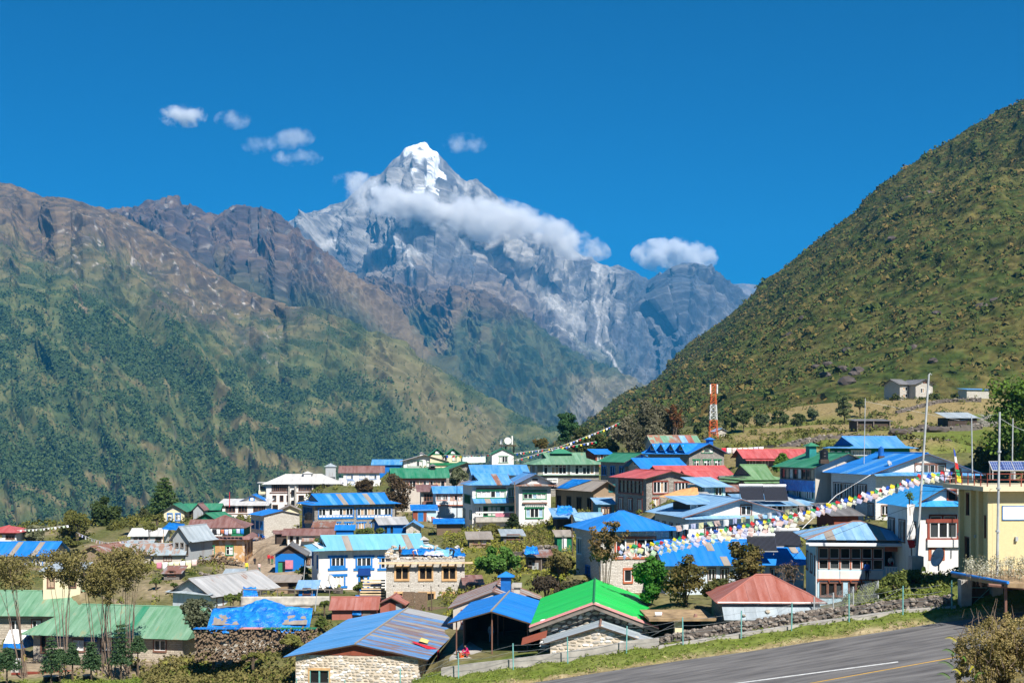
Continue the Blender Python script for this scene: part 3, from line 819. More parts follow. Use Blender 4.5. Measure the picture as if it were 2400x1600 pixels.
GPTS = []          # ground control points (x, y, z)
FOOTB = []
class B:
    def __init__(s, name, label, px0, px1, pyE, D, a=0, dep=7.0, H=None, pyB=None, wall="wall_white", cat="house", base=2.5, group=None, gp=True, xl=None):
        s.a = math.radians(a); s.dep = dep; s.wallmat = wall; s.base = base
        e = at(px0, pyE, D)
        if xl is not None:      # turn the house until its hidden back corner shows at column xl
            kl = (xl - HX) / F
            s.a = math.asin(max(-0.95, min(0.95, (e.x - kl * D) / dep / math.sqrt(1 + kl * kl)))) - math.atan(kl)
        k = (px1 - HX) / F
        s.W = (k * D - e.x) / (math.cos(s.a) - k * math.sin(s.a))
        s.H = H if H is not None else (pyB - pyE) / F * D
        s.root = empty(name, (e.x, e.y, e.z - s.H), s.a)
        tag(s.root, label, cat, group)
        s.M = Matrix.Translation(s.root.location) @ Matrix.Rotation(s.a, 4, 'Z')
        s.Mi = s.M.inverted()
        s.ops = {'F': [], 'L': [], 'R': []}
        s.gables = []; s.D = D
        FOOTB.append((s.Mi, s.W, dep))
        if gp:
            for (x, y) in ((0, 0), (s.W, 0), (s.W, dep), (0, dep), (s.W / 2, dep / 2), (s.W / 2, 0)):
                p = s.M @ V3((x, y, 0)); GPTS.append((p.x, p.y, p.z))
    # --- frames of the visible sides
    def P(s, side, u, o, z):
        if side == 'F': return V3((u, -o, z))
        if side == 'L': return V3((-o, s.dep - u, z))
        return V3((s.W + o, u, z))
    def loc(s, side, px, py, o=0.0):
        """where a photo pixel meets that side of the building -> (u, z)"""
        c = s.Mi @ V3((0, 0, 0)); d = (s.Mi.to_3x3() @ V3(((px - HX) / F, 1, -(py - HY) / F)))
        if side == 'F': t = (-o - c.y) / d.y; q = c + d * t; return q.x, q.z
        if side == 'L': t = (-o - c.x) / d.x; q = c + d * t; return s.dep - q.y, q.z
        t = (s.W + o - c.x) / d.x; q = c + d * t; return q.y, q.z
    def pt(s, px, py, y=0.0):
        u, z = s.loc('F', px, py, -y); return V3((u, y, z))
    def box(s, name, mat, side, u0, u1, o0, o1, z0, z1, parent=None):
        a_, b_ = s.P(side, u0, o0, z0), s.P(side, u1, o1, z1)
        V, Fc = boxes([(min(a_.x, b_.x), min(a_.y, b_.y), min(z0, z1), max(a_.x, b_.x), max(a_.y, b_.y), max(z0, z1))])
        return mo(name, V, Fc, MATS[mat], parent or s.root)
    def bpx(s, name, mat, side, px0, py0, px1, py1, o0=0.0, o1=0.1, parent=None):
        u0, z1 = s.loc(side, px0, py0); u1, z0 = s.loc(side, px1, py1)
        return s.box(name, mat, side, u0, u1, o0, o1, z0, z1, parent)
    def win_m(s, side, u0, z0, u1, z1, n=2, frame="trim_white", pane='mix', trim=None, tw=0.07, lintel=0.0, sill=True, transom=0.0, door=False, cut=True, shut=0):
        """window: surround, mullions, then every pane as a piece of its own"""
        L = s.dep if side in 'LR' else s.W
        u0 = max(u0, 0.05); u1 = min(u1, L - 0.05)
        if u1 - u0 < 0.25: return
        if cut: s.ops[side].append((u0, z0, u1, z1))
        gl = -0.10 if cut else 0.02
        def bb(ua, ub, oa, ob, za, zb):
            a_, b_ = s.P(side, ua, oa, za), s.P(side, ub, ob, zb)
            return (min(a_.x, b_.x), min(a_.y, b_.y), za, max(a_.x, b_.x), max(a_.y, b_.y), zb)
        tr = trim or frame
        bl = [bb(u0 - tw, u0, gl, 0.07, z0, z1), bb(u1, u1 + tw, gl, 0.07, z0, z1), bb(u0 - tw - lintel, u1 + tw + lintel, gl, 0.09, z1, z1 + tw * 1.5)]
        if sill: bl.append(bb(u0 - tw - lintel, u1 + tw + lintel, gl, 0.11, z0 - tw * 1.3, z0))
        w = mo("door" if door else "window", *boxes(bl), MATS[tr], s.root)
        zc = z1 - transom * (z1 - z0)
        fw = 0.05 if tw < 0.1 else 0.06
        pw = (u1 - u0) / n
        sash = []
        for k in range(n):
            a0, a1 = u0 + k * pw, u0 + (k + 1) * pw
            sash += [bb(a0, a0 + fw, gl, 0.03, z0, z1), bb(a1 - fw, a1, gl, 0.03, z0, z1), bb(a0 + fw, a1 - fw, gl, 0.03, z1 - fw, z1), bb(a0 + fw, a1 - fw, gl, 0.03, z0, z0 + fw)]
            if transom: sash.append(bb(a0 + fw, a1 - fw, gl, 0.03, zc - fw / 2, zc + fw / 2))
            spans = [(z0 + fw, zc - fw / 2), (zc + fw / 2, z1 - fw)] if transom else [(z0 + fw, z1 - fw)]
            for (za, zb) in spans:
                mo("pane", *boxes([bb(a0 + fw, a1 - fw, gl - 0.03, gl + 0.01, za, zb)]), MATS[rng.choice(PANES[pane])], w)
        mo("sash", *boxes(sash), MATS[frame], w)
        return w
    def win(s, side, px0, py0, px1, py1, n=2, **k):
        u0, z1 = s.loc(side, px0, py0); u1, z0 = s.loc(side, px1, py1)
        if side in 'R' and u0 > u1: u0, u1 = u1, u0
        return s.win_m(side, u0, z0, u1, z1, n, **k)
    def wins(s, side, xs, py0, py1, n=2, **k):
        for x0, x1 in xs: s.win(side, x0, py0, x1, py1, n, **k)
    def row(s, side, z0, h, count, w, n=1, m0=0.5, m1=0.5, **k):
        """an even row of windows along a side"""
        L = s.dep if side in 'LR' else s.W
        gap = (L - m0 - m1 - count * w) / max(count - 1, 1) if count > 1 else 0
        for i in range(count):
            u = m0 + i * (w + gap) if count > 1 else (L - w) / 2
            s.win_m(side, u, z0, u + w, z0 + h, n, **k)
    def wall(s, gable=None, gh=0.0, gmat=None, top=None):
        """the walls as one shell with real openings; gable: 'x' or 'y' (direction of the ridge)"""
        W, Dp, H, base = s.W, s.dep, s.H, -s.base
        V, Fc = [], []
        def quad(*p):
            k = len(V); V.extend(p); Fc.append((k, k + 1, k + 2, k + 3))
        for side, L in (('F', W), ('L', Dp), ('R', Dp)):
            ops = s.ops[side]
            lowops = [o for o in ops if o[3] <= H + 1e-4]
            us = sorted({0.0, L, *[q for o in lowops for q in (o[0], o[2])]}); zs = sorted({base, H, *[q for o in lowops for q in (o[1], o[3])]})
            for i in range(len(us) - 1):
                for j in range(len(zs) - 1):
                    um, zm = (us[i] + us[i + 1]) / 2, (zs[j] + zs[j + 1]) / 2
                    if any(o[0] < um < o[2] and o[1] < zm < o[3] for o in lowops): continue
                    quad(s.P(side, us[i], 0, zs[j]), s.P(side, us[i + 1], 0, zs[j]), s.P(side, us[i + 1], 0, zs[j + 1]), s.P(side, us[i], 0, zs[j + 1]))
            for (u0, z0, u1, z1) in lowops:
                for (a0, b0, a1, b1) in ((u0, z0, u0, z1), (u0, z1, u1, z1), (u1, z1, u1, z0), (u1, z0, u0, z0)):
                    quad(s.P(side, a0, 0, b0), s.P(side, a1, 0, b1), s.P(side, a1, -0.2, b1), s.P(side, a0, -0.2, b0))
        quad(V3((W, Dp, base)), V3((0, Dp, base)), V3((0, Dp, H)), V3((W, Dp, H)))
        quad(V3((0, 0, H)), V3((W, 0, H)), V3((W, Dp, H)), V3((0, Dp, H)))
        ob = mo("wall", V, Fc, MATS[s.wallmat], s.root)
        if gable:
            if gable == 'y': tris = [((0, 0, H), (W, 0, H), (W / 2, 0, H + gh)), ((W, Dp, H), (0, Dp, H), (W / 2, Dp, H + gh))]
            else: tris = [((0, Dp, H), (0, 0, H), (0, Dp / 2, H + gh)), ((W, 0, H), (W, Dp, H), (W, Dp / 2, H + gh))]
            for t in tris: mo("gable", t, [(0, 1, 2)], MATS[gmat or s.wallmat], s.root)
        return ob
    def plane(s, poly, mat, e, sheets=0.0, roof=None, th=0.05, mats=None):
        """one slope: a plate, or a row of separate lapped sheets"""
        poly = [V3(p) for p in poly]
        if not sheets:
            return slab("roof_slope", poly, th, mat, roof, e)
        e = V3(e).normalized()
        ss = [p.dot(e) for p in poly]; lo, hi = min(ss), max(ss); n = max(1, round((hi - lo) / sheets)); w = (hi - lo) / n
        for k in range(n):
            q = clip(poly, e, lo + k * w + 0.004, lo + (k + 1) * w - 0.004)
            if len(q) < 3: continue
            mm = mats(k, n) if mats else mat
            slab("roof_sheet", q, 0.025, mm, roof, e, lift=rng.uniform(0.0, 0.02))
        return None
    def roof(s, kind, mat, pyR=None, rh=None, o=0.5, og=None, sheets=0.0, wall=True, gmat=None, inset=1.2, fascia="wood_dark", capm=None, mats=None, drop=None, cap=True, skf=0.42, insetR=None):
        W, Dp, H = s.W, s.dep, s.H
        og = o if og is None else og
        if rh is None:
            if kind == 'gy': P0 = s.M @ V3((W / 2, -og, 0))
            else: P0 = s.M @ V3((W / 2, Dp / 2, 0))
            rh = -(pyR - HY) / F * P0.y - P0.z - H
        if kind in ('gx', 'gy', 'hip', 'gablet'):      # the eave edge, not the wall head, lies at the given row
            half = (W if kind == 'gy' else Dp) / 2; zR = H + rh
            H = (H + o * zR / half) / (1 + o / half); rh = zR - H; s.H = H
        s.rh = rh
        r = empty("roof", (0, 0, 0)); r.parent = s.root
        z0 = H
        kw = dict(sheets=sheets, roof=r, mats=mats)
        if kind == 'gx':
            k = rh / (Dp / 2); ze = H - o * k
            A = [(-og, -o, ze), (W + og, -o, ze), (W + og, Dp / 2, H + rh), (-og, Dp / 2, H + rh)]
            Bq = [(-og, Dp + o, ze), (W + og, Dp + o, ze), (W + og, Dp / 2, H + rh), (-og, Dp / 2, H + rh)]
            s.plane(A, mat, (1, 0, 0), **kw); s.plane(Bq, mat, (1, 0, 0), **kw)
            ridge = [V3((-og, Dp / 2, H + rh)), V3((W + og, Dp / 2, H + rh))]
            if wall: s.wall('x', rh - 0.03, gmat)
            barge = [((-og, -o, ze), (-og, Dp / 2, H + rh)), ((-og, Dp + o, ze), (-og, Dp / 2, H + rh))]
        elif kind == 'gy':
            k = rh / (W / 2); ze = H - o * k
            A = [(-o, -og, ze), (-o, Dp + og, ze), (W / 2, Dp + og, H + rh), (W / 2, -og, H + rh)]
            Bq = [(W + o, -og, ze), (W + o, Dp + og, ze), (W / 2, Dp + og, H + rh), (W / 2, -og, H + rh)]
            s.plane(A, mat, (0, 1, 0), **kw); s.plane(Bq, mat, (0, 1, 0), **kw)
            ridge = [V3((W / 2, -og, H + rh)), V3((W / 2, Dp + og, H + rh))]
            if wall: s.wall('y', rh - 0.03, gmat)
            barge = [((-o, -og, ze), (W / 2, -og, H + rh)), ((W + o, -og, ze), (W / 2, -og, H + rh))]
        elif kind in ('hip', 'gablet'):
            zc = H + rh; k = rh / (Dp / 2); ze = H - o * k
            if kind == 'hip':
                i = min(inset, W / 2 - 0.05); iR = i if insetR is None else insetR
                eL, eR = V3((-o, -o, ze)), V3((W + o, -o, ze)); bL, bR = V3((-o, Dp + o, ze)), V3((W + o, Dp + o, ze))
                rL, rR = V3((i, Dp / 2, zc)), V3((W - iR, Dp / 2, zc))
                s.plane([eL, eR, rR, rL], mat, (1, 0, 0), **kw); s.plane([bL, bR, rR, rL], mat, (1, 0, 0), **kw)
                s.plane([eL, bL, rL], mat, (0, 1, 0), **kw); s.plane([eR, bR, rR], mat, (0, 1, 0), **kw)
                ridge = [rL, rR]
                for p, q in ((eL, rL), (eR, rR)):
                    mo("hip_cap", *tube([p + V3((0, 0, 0.02)), q + V3((0, 0, 0.02))], 0.07, 5), MATS[capm or mat], r)
            else:
                f = skf; i = inset
                eL, eR = V3((-o, -o, ze)), V3((W + o, -o, ze)); bL, bR = V3((-o, Dp + o, ze)), V3((W + o, Dp + o, ze))
                zs = ze + (zc - ze) * f; ys = -o + (Dp / 2 + o) * f
                sl = [V3((i, ys, zs)), V3((i, Dp - ys, zs))]; sr = [V3((W - i, ys, zs)), V3((W - i, Dp - ys, zs))]
                rL, rR = V3((i - 0.35, Dp / 2, zc)), V3((W - i + 0.35, Dp / 2, zc))
                s.plane([eL, eR, sr[0], rR, rL, sl[0]], mat, (1, 0, 0), **kw); s.plane([bL, bR, sr[1], rR, rL, sl[1]], mat, (1, 0, 0), **kw)
                s.plane([eL, sl[0], sl[1], bL], mat, (0, 1, 0), **kw); s.plane([eR, sr[0], sr[1], bR], mat, (0, 1, 0), **kw)
                for q, rr in ((sl, V3((i, Dp / 2, zc - 0.05))), (sr, V3((W - i, Dp / 2, zc - 0.05)))):
                    mo("gable", [q[0], q[1], rr], [(0, 1, 2)], MATS[gmat or s.wallmat], s.root)
                ridge = [rL, rR]
            barge = []
            if wall: s.wall()
        elif kind == 'shed':
            ze = H - 0.02
            A = [(-og, -o, ze - o * rh / Dp), (W + og, -o, ze - o * rh / Dp), (W + og, Dp + o, ze + rh + o * rh / Dp), (-og, Dp + o, ze + rh + o * rh / Dp)]
            s.plane(A, mat, (1, 0, 0), **kw); ridge = None; barge = []
            if wall: s.wall()
        if cap and ridge: mo("ridge_cap", *tube([p + V3((0, 0, 0.03)) for p in ridge], 0.09, 6), MATS[capm or mat], r)
        for (p, q) in barge:
            p, q = V3(p) - V3((0, 0, 0.12)), V3(q) - V3((0, 0, 0.12))
            mo("barge_board", [p, q, q + V3((0, 0, 0.1)), p + V3((0, 0, 0.1))] + [v + (V3((0, 0.05, 0)) if kind == 'gy' else V3((0.05, 0, 0))) for v in (p, q, q + V3((0, 0, 0.1)), p + V3((0, 0, 0.1)))],
                     [(0, 1, 2, 3), (7, 6, 5, 4), (0, 4, 5, 1), (1, 5, 6, 2), (2, 6, 7, 3), (3, 7, 4, 0)], MATS[fascia], r)
        s.r = r
        return r
    def skirt(s, side, z, out, drop, mat, u0=-0.4, u1=None, sheets=0.0, mats=None, gutter=None):
        """a lean-to strip of roof round the wall"""
        L = s.dep if side in 'LR' else s.W
        u1 = L + 0.4 if u1 is None else u1
        p = [s.P(side, u0, 0.0, z), s.P(side, u1, 0.0, z), s.P(side, u1, out, z - drop), s.P(side, u0, out, z - drop)]
        r = empty("skirt_roof"); r.parent = s.root
        s.plane(p, mat, p[1] - p[0], sheets=sheets, roof=r, mats=mats)
        if gutter: mo("gutter", *tube([p[3] - V3((0, 0, 0.05)), p[2] - V3((0, 0, 0.05))], 0.08, 6), MATS[gutter], r)
        return r
TW, TB, TG, TU, TR, TD, DW, RBW, RBP, RTP = "trim_white", "trim_brown", "trim_green", "trim_blue", "trim_rust", "trim_red", "wall_darkwood", "roof_blue_worn", "roof_bluepale", "roof_taupe"
# ------------------------------------------------------------------ the village, far rows first
def chimney(b, px, py0, py1, w=0.7, mat="blue_board", y=2.0, capm="roof_blue", name="chimney"):
    p1 = b.pt(px, py0, y); p0 = b.pt(px, py1, y); h = w / 2
    zt = p1.z
    c = mo(name, *boxes([(p0.x - h, y - h, p0.z - 0.6, p0.x + h, y + h, zt - w * 0.5)]), MATS[mat], b.root)
    q = h * 1.7; zc = zt - w * 0.5
    mo("chimney_cap", [(p0.x - q, y - q, zc), (p0.x + q, y - q, zc), (p0.x + q, y + q, zc), (p0.x - q, y + q, zc), (p0.x, y, zt)], [(0, 1, 4), (1, 2, 4), (2, 3, 4), (3, 0, 4), (3, 2, 1, 0)], MATS[capm], c)
    return c

# house with the two dishes on its roof
b = B("dish_house", "white gabled house with green trim carrying satellite dishes on a platform", 1153, 1204, 1064, 280, 4, 7, pyB=1096, wall="wall_white")
b.win('F', 1171, 1069, 1189, 1083, 3, trim=TG, lintel=0.2)
b.roof('gy', "roof_darkgreen", pyR=1050, o=0.4, fascia=TG)
platform_root = b
# double green gables
b = B("twin_gable_house", "pale house with two bright green gables side by side", 1008, 1080, 1066, 300, 6, 7, pyB=1092, wall="wall_cream")
b.wins('F', [(1036, 1048), (1060, 1070)], 1069, 1079, 2, trim=TG)
for k, (x0, x1) in enumerate(((1006, 1044), (1043, 1081))):
    p0, p1 = b.pt(x0, 1066), b.pt(x1, 1066); ap = (p0 + p1) / 2; ap.z = b.pt(0, 1051).z
    g = mo("gable", [p0, p1, ap], [(0, 1, 2)], M_["wall_green"], b.root, loc=(0, -0.02, 0))
    w = (p1 - p0).length
    mo("gable_window", *boxes([(ap.x - 0.5, -0.06, p0.z + 0.3, ap.x + 0.5, 0.0, p0.z + 0.95)]), MATS[TW], b.root)
    for s_ in (0, 1):
        q = p0 if s_ == 0 else p1; d = V3((-0.4 if s_ == 0 else 0.4, 0, -0.3))
        r = slab("roof_slope", [q + d + V3((0, -0.6, 0)), ap + V3((0, -0.6, 0)), ap + V3((0, 7, 0)), q + d + V3((0, 7, 0))], 0.08, "roof_darkgreen", b.root, (0, 1, 0), lift=0.05)
b.box("balcony_band", TG, 'F', 0, b.W, 0.0, 0.25, 0.2, 0.8)
b.wall()
# white gable house
b = B("gabled_lodge", "long white gabled house with mint window band near the green gables", 946, 1044, 1081, 300, 5, 9, pyB=1100)
b.win('F', 956, 1080, 990, 1092, 5, trim=TG, pane='white')
b.win('F', 1000, 1083, 1030, 1093, 4, trim=TG, pane='white')
b.roof('gy', "roof_grey", pyR=1065, o=0.9, gmat="wall_white")
chimney(b, 988, 1058, 1068, 0.8, "wall_white", 2, "roof_slate")
# far blue roof
b = B("far_blue_cottage", "low blue-roofed cottage behind the rusty brown roof", 874, 938, 1089, 320, 2, 7, pyB=1104, wall="wall_blue")
b.roof('gx', RBW, pyR=1077, o=0.5, sheets=1.6)
# brown roof with blue windows
b = B("rust_roof_lodge", "white lodge with rusty brown roof and small blue windows", 805, 890, 1108, 290, 6, 8, pyB=1138)
b.wins('F', [(813, 827), (842, 856), (867, 882)], 1113, 1122, 3, trim=TU, pane='white')
b.roof('gx', "roof_brown", pyR=1092, o=0.5, og=1.2, sheets=1.2)
b.win('F', 815, 1126, 830, 1134, 2, trim=TU)
# big white lodge, L shaped
b = B("grand_lodge", "large white three-storey lodge with pale hipped roof and balcony tower", 624, 794, 1134, 310, 7, 13, pyB=1200)
b.wins('F', [(637, 655), (656, 675)], 1135, 1150, 4, frame=TB, pane='dark')
b.wins('F', [(700, 712), (712, 731)], 1137, 1149, 3, frame=TB, pane='mix')
b.wins('F', [(735, 753), (754, 773)], 1137, 1149, 3, frame=TB, pane='mix')
b.wins('F', [(639, 647), (656, 664)], 1161, 1174, 1, frame=TB, pane='dark')
b.wins('F', [(672, 678), (700, 712), (735, 747), (760, 772)], 1161, 1174, 1, frame=TB, pane='dark')
b.wins('F', [(639, 651), (668, 680), (700, 712)], 1183, 1196, 1, frame=TB, pane='dark')
b.bpx("band", TB, 'F', 632, 1153, 775, 1154.5, 0.0, 0.15)
b.bpx("pilaster", "concrete", 'F', 676, 1139, 680, 1195, 0.0, 0.9); b.bpx("pilaster", "concrete", 'F', 691, 1139, 695, 1195, 0.0, 0.9)
b.bpx("air_unit", "black_plastic", 'F', 683, 1147, 689, 1160, 0.0, 0.5); b.bpx("air_unit", "black_plastic", 'F', 683, 1172, 689, 1186, 0.0, 0.5)
b.row('L', 4.4, 1.3, 3, 1.6, 2, frame=TB, pane='dark')
b.roof('hip', "roof_white", pyR=1111, o=0.9, inset=4.2, sheets=1.6)
p = b.pt(721, 1105, 5)
mo("roof_lantern", *boxes([(p.x - 0.9, 4.2, p.z - 1.5, p.x + 0.9, 6, p.z - 0.4)]), M_["wall_white"], b.root)
mo("lantern_cap", [(p.x - 1.3, 3.9, p.z - 0.4), (p.x + 1.3, 3.9, p.z - 0.4), (p.x + 1.3, 6.3, p.z - 0.4), (p.x - 1.3, 6.3, p.z - 0.4), (p.x, 5.1, p.z + 0.15)], [(0, 1, 4), (1, 2, 4), (2, 3, 4), (3, 0, 4), (3, 2, 1, 0)], M_["roof_white"], b.root)
# balcony tower at its end
u, z = -1.8, 0
for uu in (-1.7, -0.2):
    for yy in (1.0, 4.0): mo("balcony_post", *boxes([(uu - 0.1, yy - 0.1, -2, uu + 0.1, yy + 0.1, b.H)]), MATS[TW], b.root)
mo("balcony_floor", *boxes([(-1.9, 0.8, 4.2, -0.02, 4.2, 4.4)]), M_["concrete"], b.root)
mo("balcony_rail", *boxes([(-1.9, 0.8, 4.42, -1.82, 4.2, 5.3), (-1.9, 0.72, 4.42, -0.02, 0.79, 5.3)]), M_["wall_cream"], b.root)
mo("balcony_roof", *boxes([(-2.2, 0.5, b.H + 0.02, 0.3, 4.5, b.H + 0.12)]), M_["roof_white"], b.root)
# its flat extension
b = B("lodge_extension", "flat-roofed white annex beside the large white lodge", 794, 886, 1136, 312, 4, 9, pyB=1180)
b.win('F', 796, 1139, 813, 1156, 4, frame=TB, pane='white', transom=0.35)
b.wins('F', [(832, 838), (845, 860)], 1140, 1150, 2, frame=TB, pane='dark')
b.roof('shed', "roof_white", rh=1.4, o=0.5)
# silver water-tank house on the lodge roof
b = B("tank_house", "silver sheet-metal water tank house with little hipped roof on the lodge", 763, 787, 1093, 322, 8, 2.6, H=3.6, wall="wall_tin", cat="tank house", gp=False)
b.box("tank_panel", "glass_mid", 'F', 0.15, b.W - 0.15, 0.0, 0.05, 0.2, 1.0)
b.roof('hip', "roof_tin", rh=0.75, o=0.3, inset=1.2)
b = B("vent_house", "small white-capped ventilation hut between lodge and annex", 810, 827, 1112, 312, 4, 1.8, H=1.9, wall="wall_plaster", cat="hut", gp=False)
b.roof('hip', "roof_white", rh=0.6, o=0.3, inset=0.85)
# lower wing of the lodge
b = B("low_white_wing", "low white wing with rusty flat roof edge and blue dormer above", 513, 624, 1183, 292, 3, 9, pyB=1226)
b.wins('F', [(529, 551), (559, 579), (594, 606), (607, 622)], 1184, 1199, 3, frame=TB, pane='dark')
b.bpx("band", TB, 'F', 527, 1203, 622, 1204, 0.0, 0.12)
b.wins('F', [(536, 548), (564, 572)], 1210, 1222, 1, frame=TB, pane='dark')
b.roof('shed', "roof_white", rh=1.0, o=0.6)
b = B("blue_dormer", "blue gabled dormer roof with small window above the low white wing", 566, 620, 1174, 298, 4, 6, H=1.0, wall="stone_grey", cat="dormer", gp=False)
b.roof('gy', "roof_blue", pyR=1159, o=0.5, gmat="stone_pale")
b.bpx("window", TU, 'F', 584, 1164, 597, 1173, 0.0, 0.1); b.bpx("pane", TW, 'F', 587, 1166, 594, 1172, 0.1, 0.13)
# green long restaurant
b = B("green_roof_lodge", "long lodge with dark green roof and a row of red-framed windows", 925, 1046, 1120, 250, 8, 9, pyB=1200, wall="wall_plaster")
b.wins('F', [(944, 958), (960, 974), (976, 990), (992, 1006), (1008, 1022), (1024, 1042)], 1126, 1141, 2, trim=TR, pane='mix')
b.bpx("band", TR, 'F', 926, 1120, 1046, 1123, 0.0, 0.1)
b.roof('gx', "roof_darkgreen", pyR=1097, o=0.8, sheets=1.4)
chimney(b, 1014, 1086, 1098, 0.9, "black_plastic", 4, "roof_slate")
b = B("green_gable_lodge", "green-roofed gabled house behind the white house with blue roof", 1046, 1140, 1104, 262, 12, 8, H=5, wall="stone_grey")
b.roof('gy', "roof_darkgreen", pyR=1083, o=0.8, sheets=1.4)
b.win('F', 1098, 1094, 1114, 1103, 3, cut=False)
# awning of pale cloth
# blue roof behind the white-green house
b = B("plain_blue_house", "plain bright blue roof close behind the white house with green windows", 1112, 1236, 1113, 226, 8, 9, H=6, wall="wall_bluewhite")
b.roof('gx', RBW, pyR=1090, o=0.6, sheets=1.3)
# green hip lodge
b = B("green_hip_lodge", "stone lodge with weathered green hipped roof and white window bands", 1260, 1404, 1088, 235, 11, 9, pyB=1160, wall="stone_grey", xl=1242)
b.win('F', 1275, 1089, 1327, 1110, 6, tw=0.2, transom=0.25, pane='mix')
b.win('F', 1339, 1090, 1392, 1111, 6, tw=0.2, transom=0.25, pane='mix')
b.win('F', 1284, 1124, 1305, 1143, 2, tw=0.2, pane='white', transom=0.3)
b.win('F', 1323, 1126, 1345, 1144, 2, tw=0.2, pane='white', transom=0.3)
b.win('F', 1362, 1128, 1382, 1146, 2, tw=0.2, pane='white', transom=0.3)
b.row('L', 3.7, 1.5, 2, 2.2, 3, pane='dark')
b.skirt('F', b.loc('F', 1260, 1112)[1], 0.5, 0.05, "roof_palegreen")
b.roof('gablet', "roof_palegreen", pyR=1061, o=1.3, inset=2.0, sheets=0.95, gmat="wall_green", skf=0.55)
p = b.pt(1313, 1061, 4.5)
mo("roof_lantern", [(p.x - 2.1, 2.6, p.z - 0.1), (p.x + 2.1, 2.6, p.z - 0.1), (p.x + 2.1, 6.4, p.z - 0.1), (p.x - 2.1, 6.4, p.z - 0.1), (p.x - 0.7, 4.5, p.z + 0.75), (p.x + 0.7, 4.5, p.z + 0.75)],
         [(0, 1, 5, 4), (1, 2, 5), (2, 3, 4, 5), (3, 0, 4)], M_["roof_darkgreen"], b.root)
# small blue roof, dark red walls
b = B("dark_red_cabin", "small dark red cabin with blue roof and orange gable at the wood's edge", 1396, 1432, 1064, 258, 24, 5, pyB=1090, wall="wall_redboard")
b.wins('F', [(1400, 1407), (1414, 1422)], 1067, 1078, 2)
b.roof('gx', "roof_blue", pyR=1053, o=0.6)
# patchwork roof
b = B("patchwork_shed", "long shed with patchwork roof of green, blue and rusty sheets", 1530, 1638, 1039, 268, 5, 8, H=3, wall="wall_tin", cat="shed")
b.roof('gx', "roof_patch", pyR=1020, o=0.5, sheets=1.4, mats=lambda k, n: rng.choice(["roof_patch", "roof_palegreen", "roof_brick", RBP, "roof_rust"]))
# dormer house
b = B("dormer_house", "blue-roofed stone house with a row of four A-shaped dormers", 1615, 1697, 1064, 222, 33, 13, pyB=1140, wall="stone_grey", xl=1510)
b.wins('F', [(1626, 1638), (1650, 1663), (1675, 1688)], 1078, 1097, 2, trim=TG, tw=0.14, lintel=0.2, transom=0.3)
b.wins('F', [(1644, 1650), (1651, 1662), (1663, 1670)], 1049, 1060, 1, trim=TG, cut=False)
b.roof('gy', "roof_blue", pyR=1039, o=0.7, sheets=1.0)
for k in range(4):
    y = 2.2 + k * 2.75; zt = b.H + b.rh * 0.92; zb = b.H + 0.12; hw = 1.35
    d = empty("dormer"); d.parent = b.root
    mo("dormer_face", [(0.0, y - hw, zb), (0.0, y + hw, zb), (0.25, y, zt)], [(0, 1, 2)], MATS[TU], d)
    mo("dormer_window", *boxes([(-0.06, y - 0.55, zb + 0.25, 0.1, y + 0.55, zb + 1.15)]), MATS[TW], d)
    mo("pane", *boxes([(-0.1, y - 0.4, zb + 0.35, -0.05, y - 0.05, zb + 1.0), (-0.1, y + 0.05, zb + 0.35, -0.05, y + 0.4, zb + 1.0)]), M_["glass_dark"], d)
    for sg in (-1, 1):
        slab("dormer_slope", [(-0.5, y + sg * (hw + 0.35), zb - 0.25), (-0.25, y, zt + 0.1), (b.W / 2, y, zt + 0.1), (0.9, y + sg * (hw + 0.35), zb + 0.25)], 0.06, "roof_blue", d, (1, 0, 0), lift=0.03)
chimney(b, 1663, 1024, 1040, 0.9, "blue_board", 3.0)
# green gable stone with blue windows
b = B("green_gable_house", "stone house with green roof, pale gable and blue shutters", 1466, 1532, 1083, 212, 33, 9, pyB=1150, wall="stone_grey", xl=1408)
b.row('L', 2.5, 1.5, 3, 1.6, 2, frame=TU, trim=TU, pane='dark')
b.roof('gy', "roof_darkgreen", pyR=1062, o=0.6, sheets=1.1, gmat="stone_pale")
b.bpx("window", TU, 'F', 1502, 1066, 1518, 1076, 0.0, 0.1); b.bpx("pane", TW, 'F', 1506, 1069, 1514, 1075, 0.1, 0.14)
# blue roof with triangular gable window
b = B("triangle_gable_house", "blue-roofed house whose stone gable holds a triangular window", 1512, 1604, 1100, 206, 22, 7, H=5.0, wall="stone_pale", xl=1470)
b.roof('gx', "roof_blue", pyR=1074, o=0.6, og=0.9, sheets=0.95)
zb = b.H + 0.3
mo("gable_window", [(-0.05, 4.6, zb), (-0.05, 2.4, zb), (-0.05, 3.5, zb + 1.6)], [(0, 1, 2)], MATS[TW], b.root)
mo("pane", [(-0.08, 4.2, zb + 0.15), (-0.08, 2.8, zb + 0.15), (-0.08, 3.5, zb + 1.2)], [(0, 1, 2)], M_["glass_dark"], b.root)
for k in (3, 9):
    pass
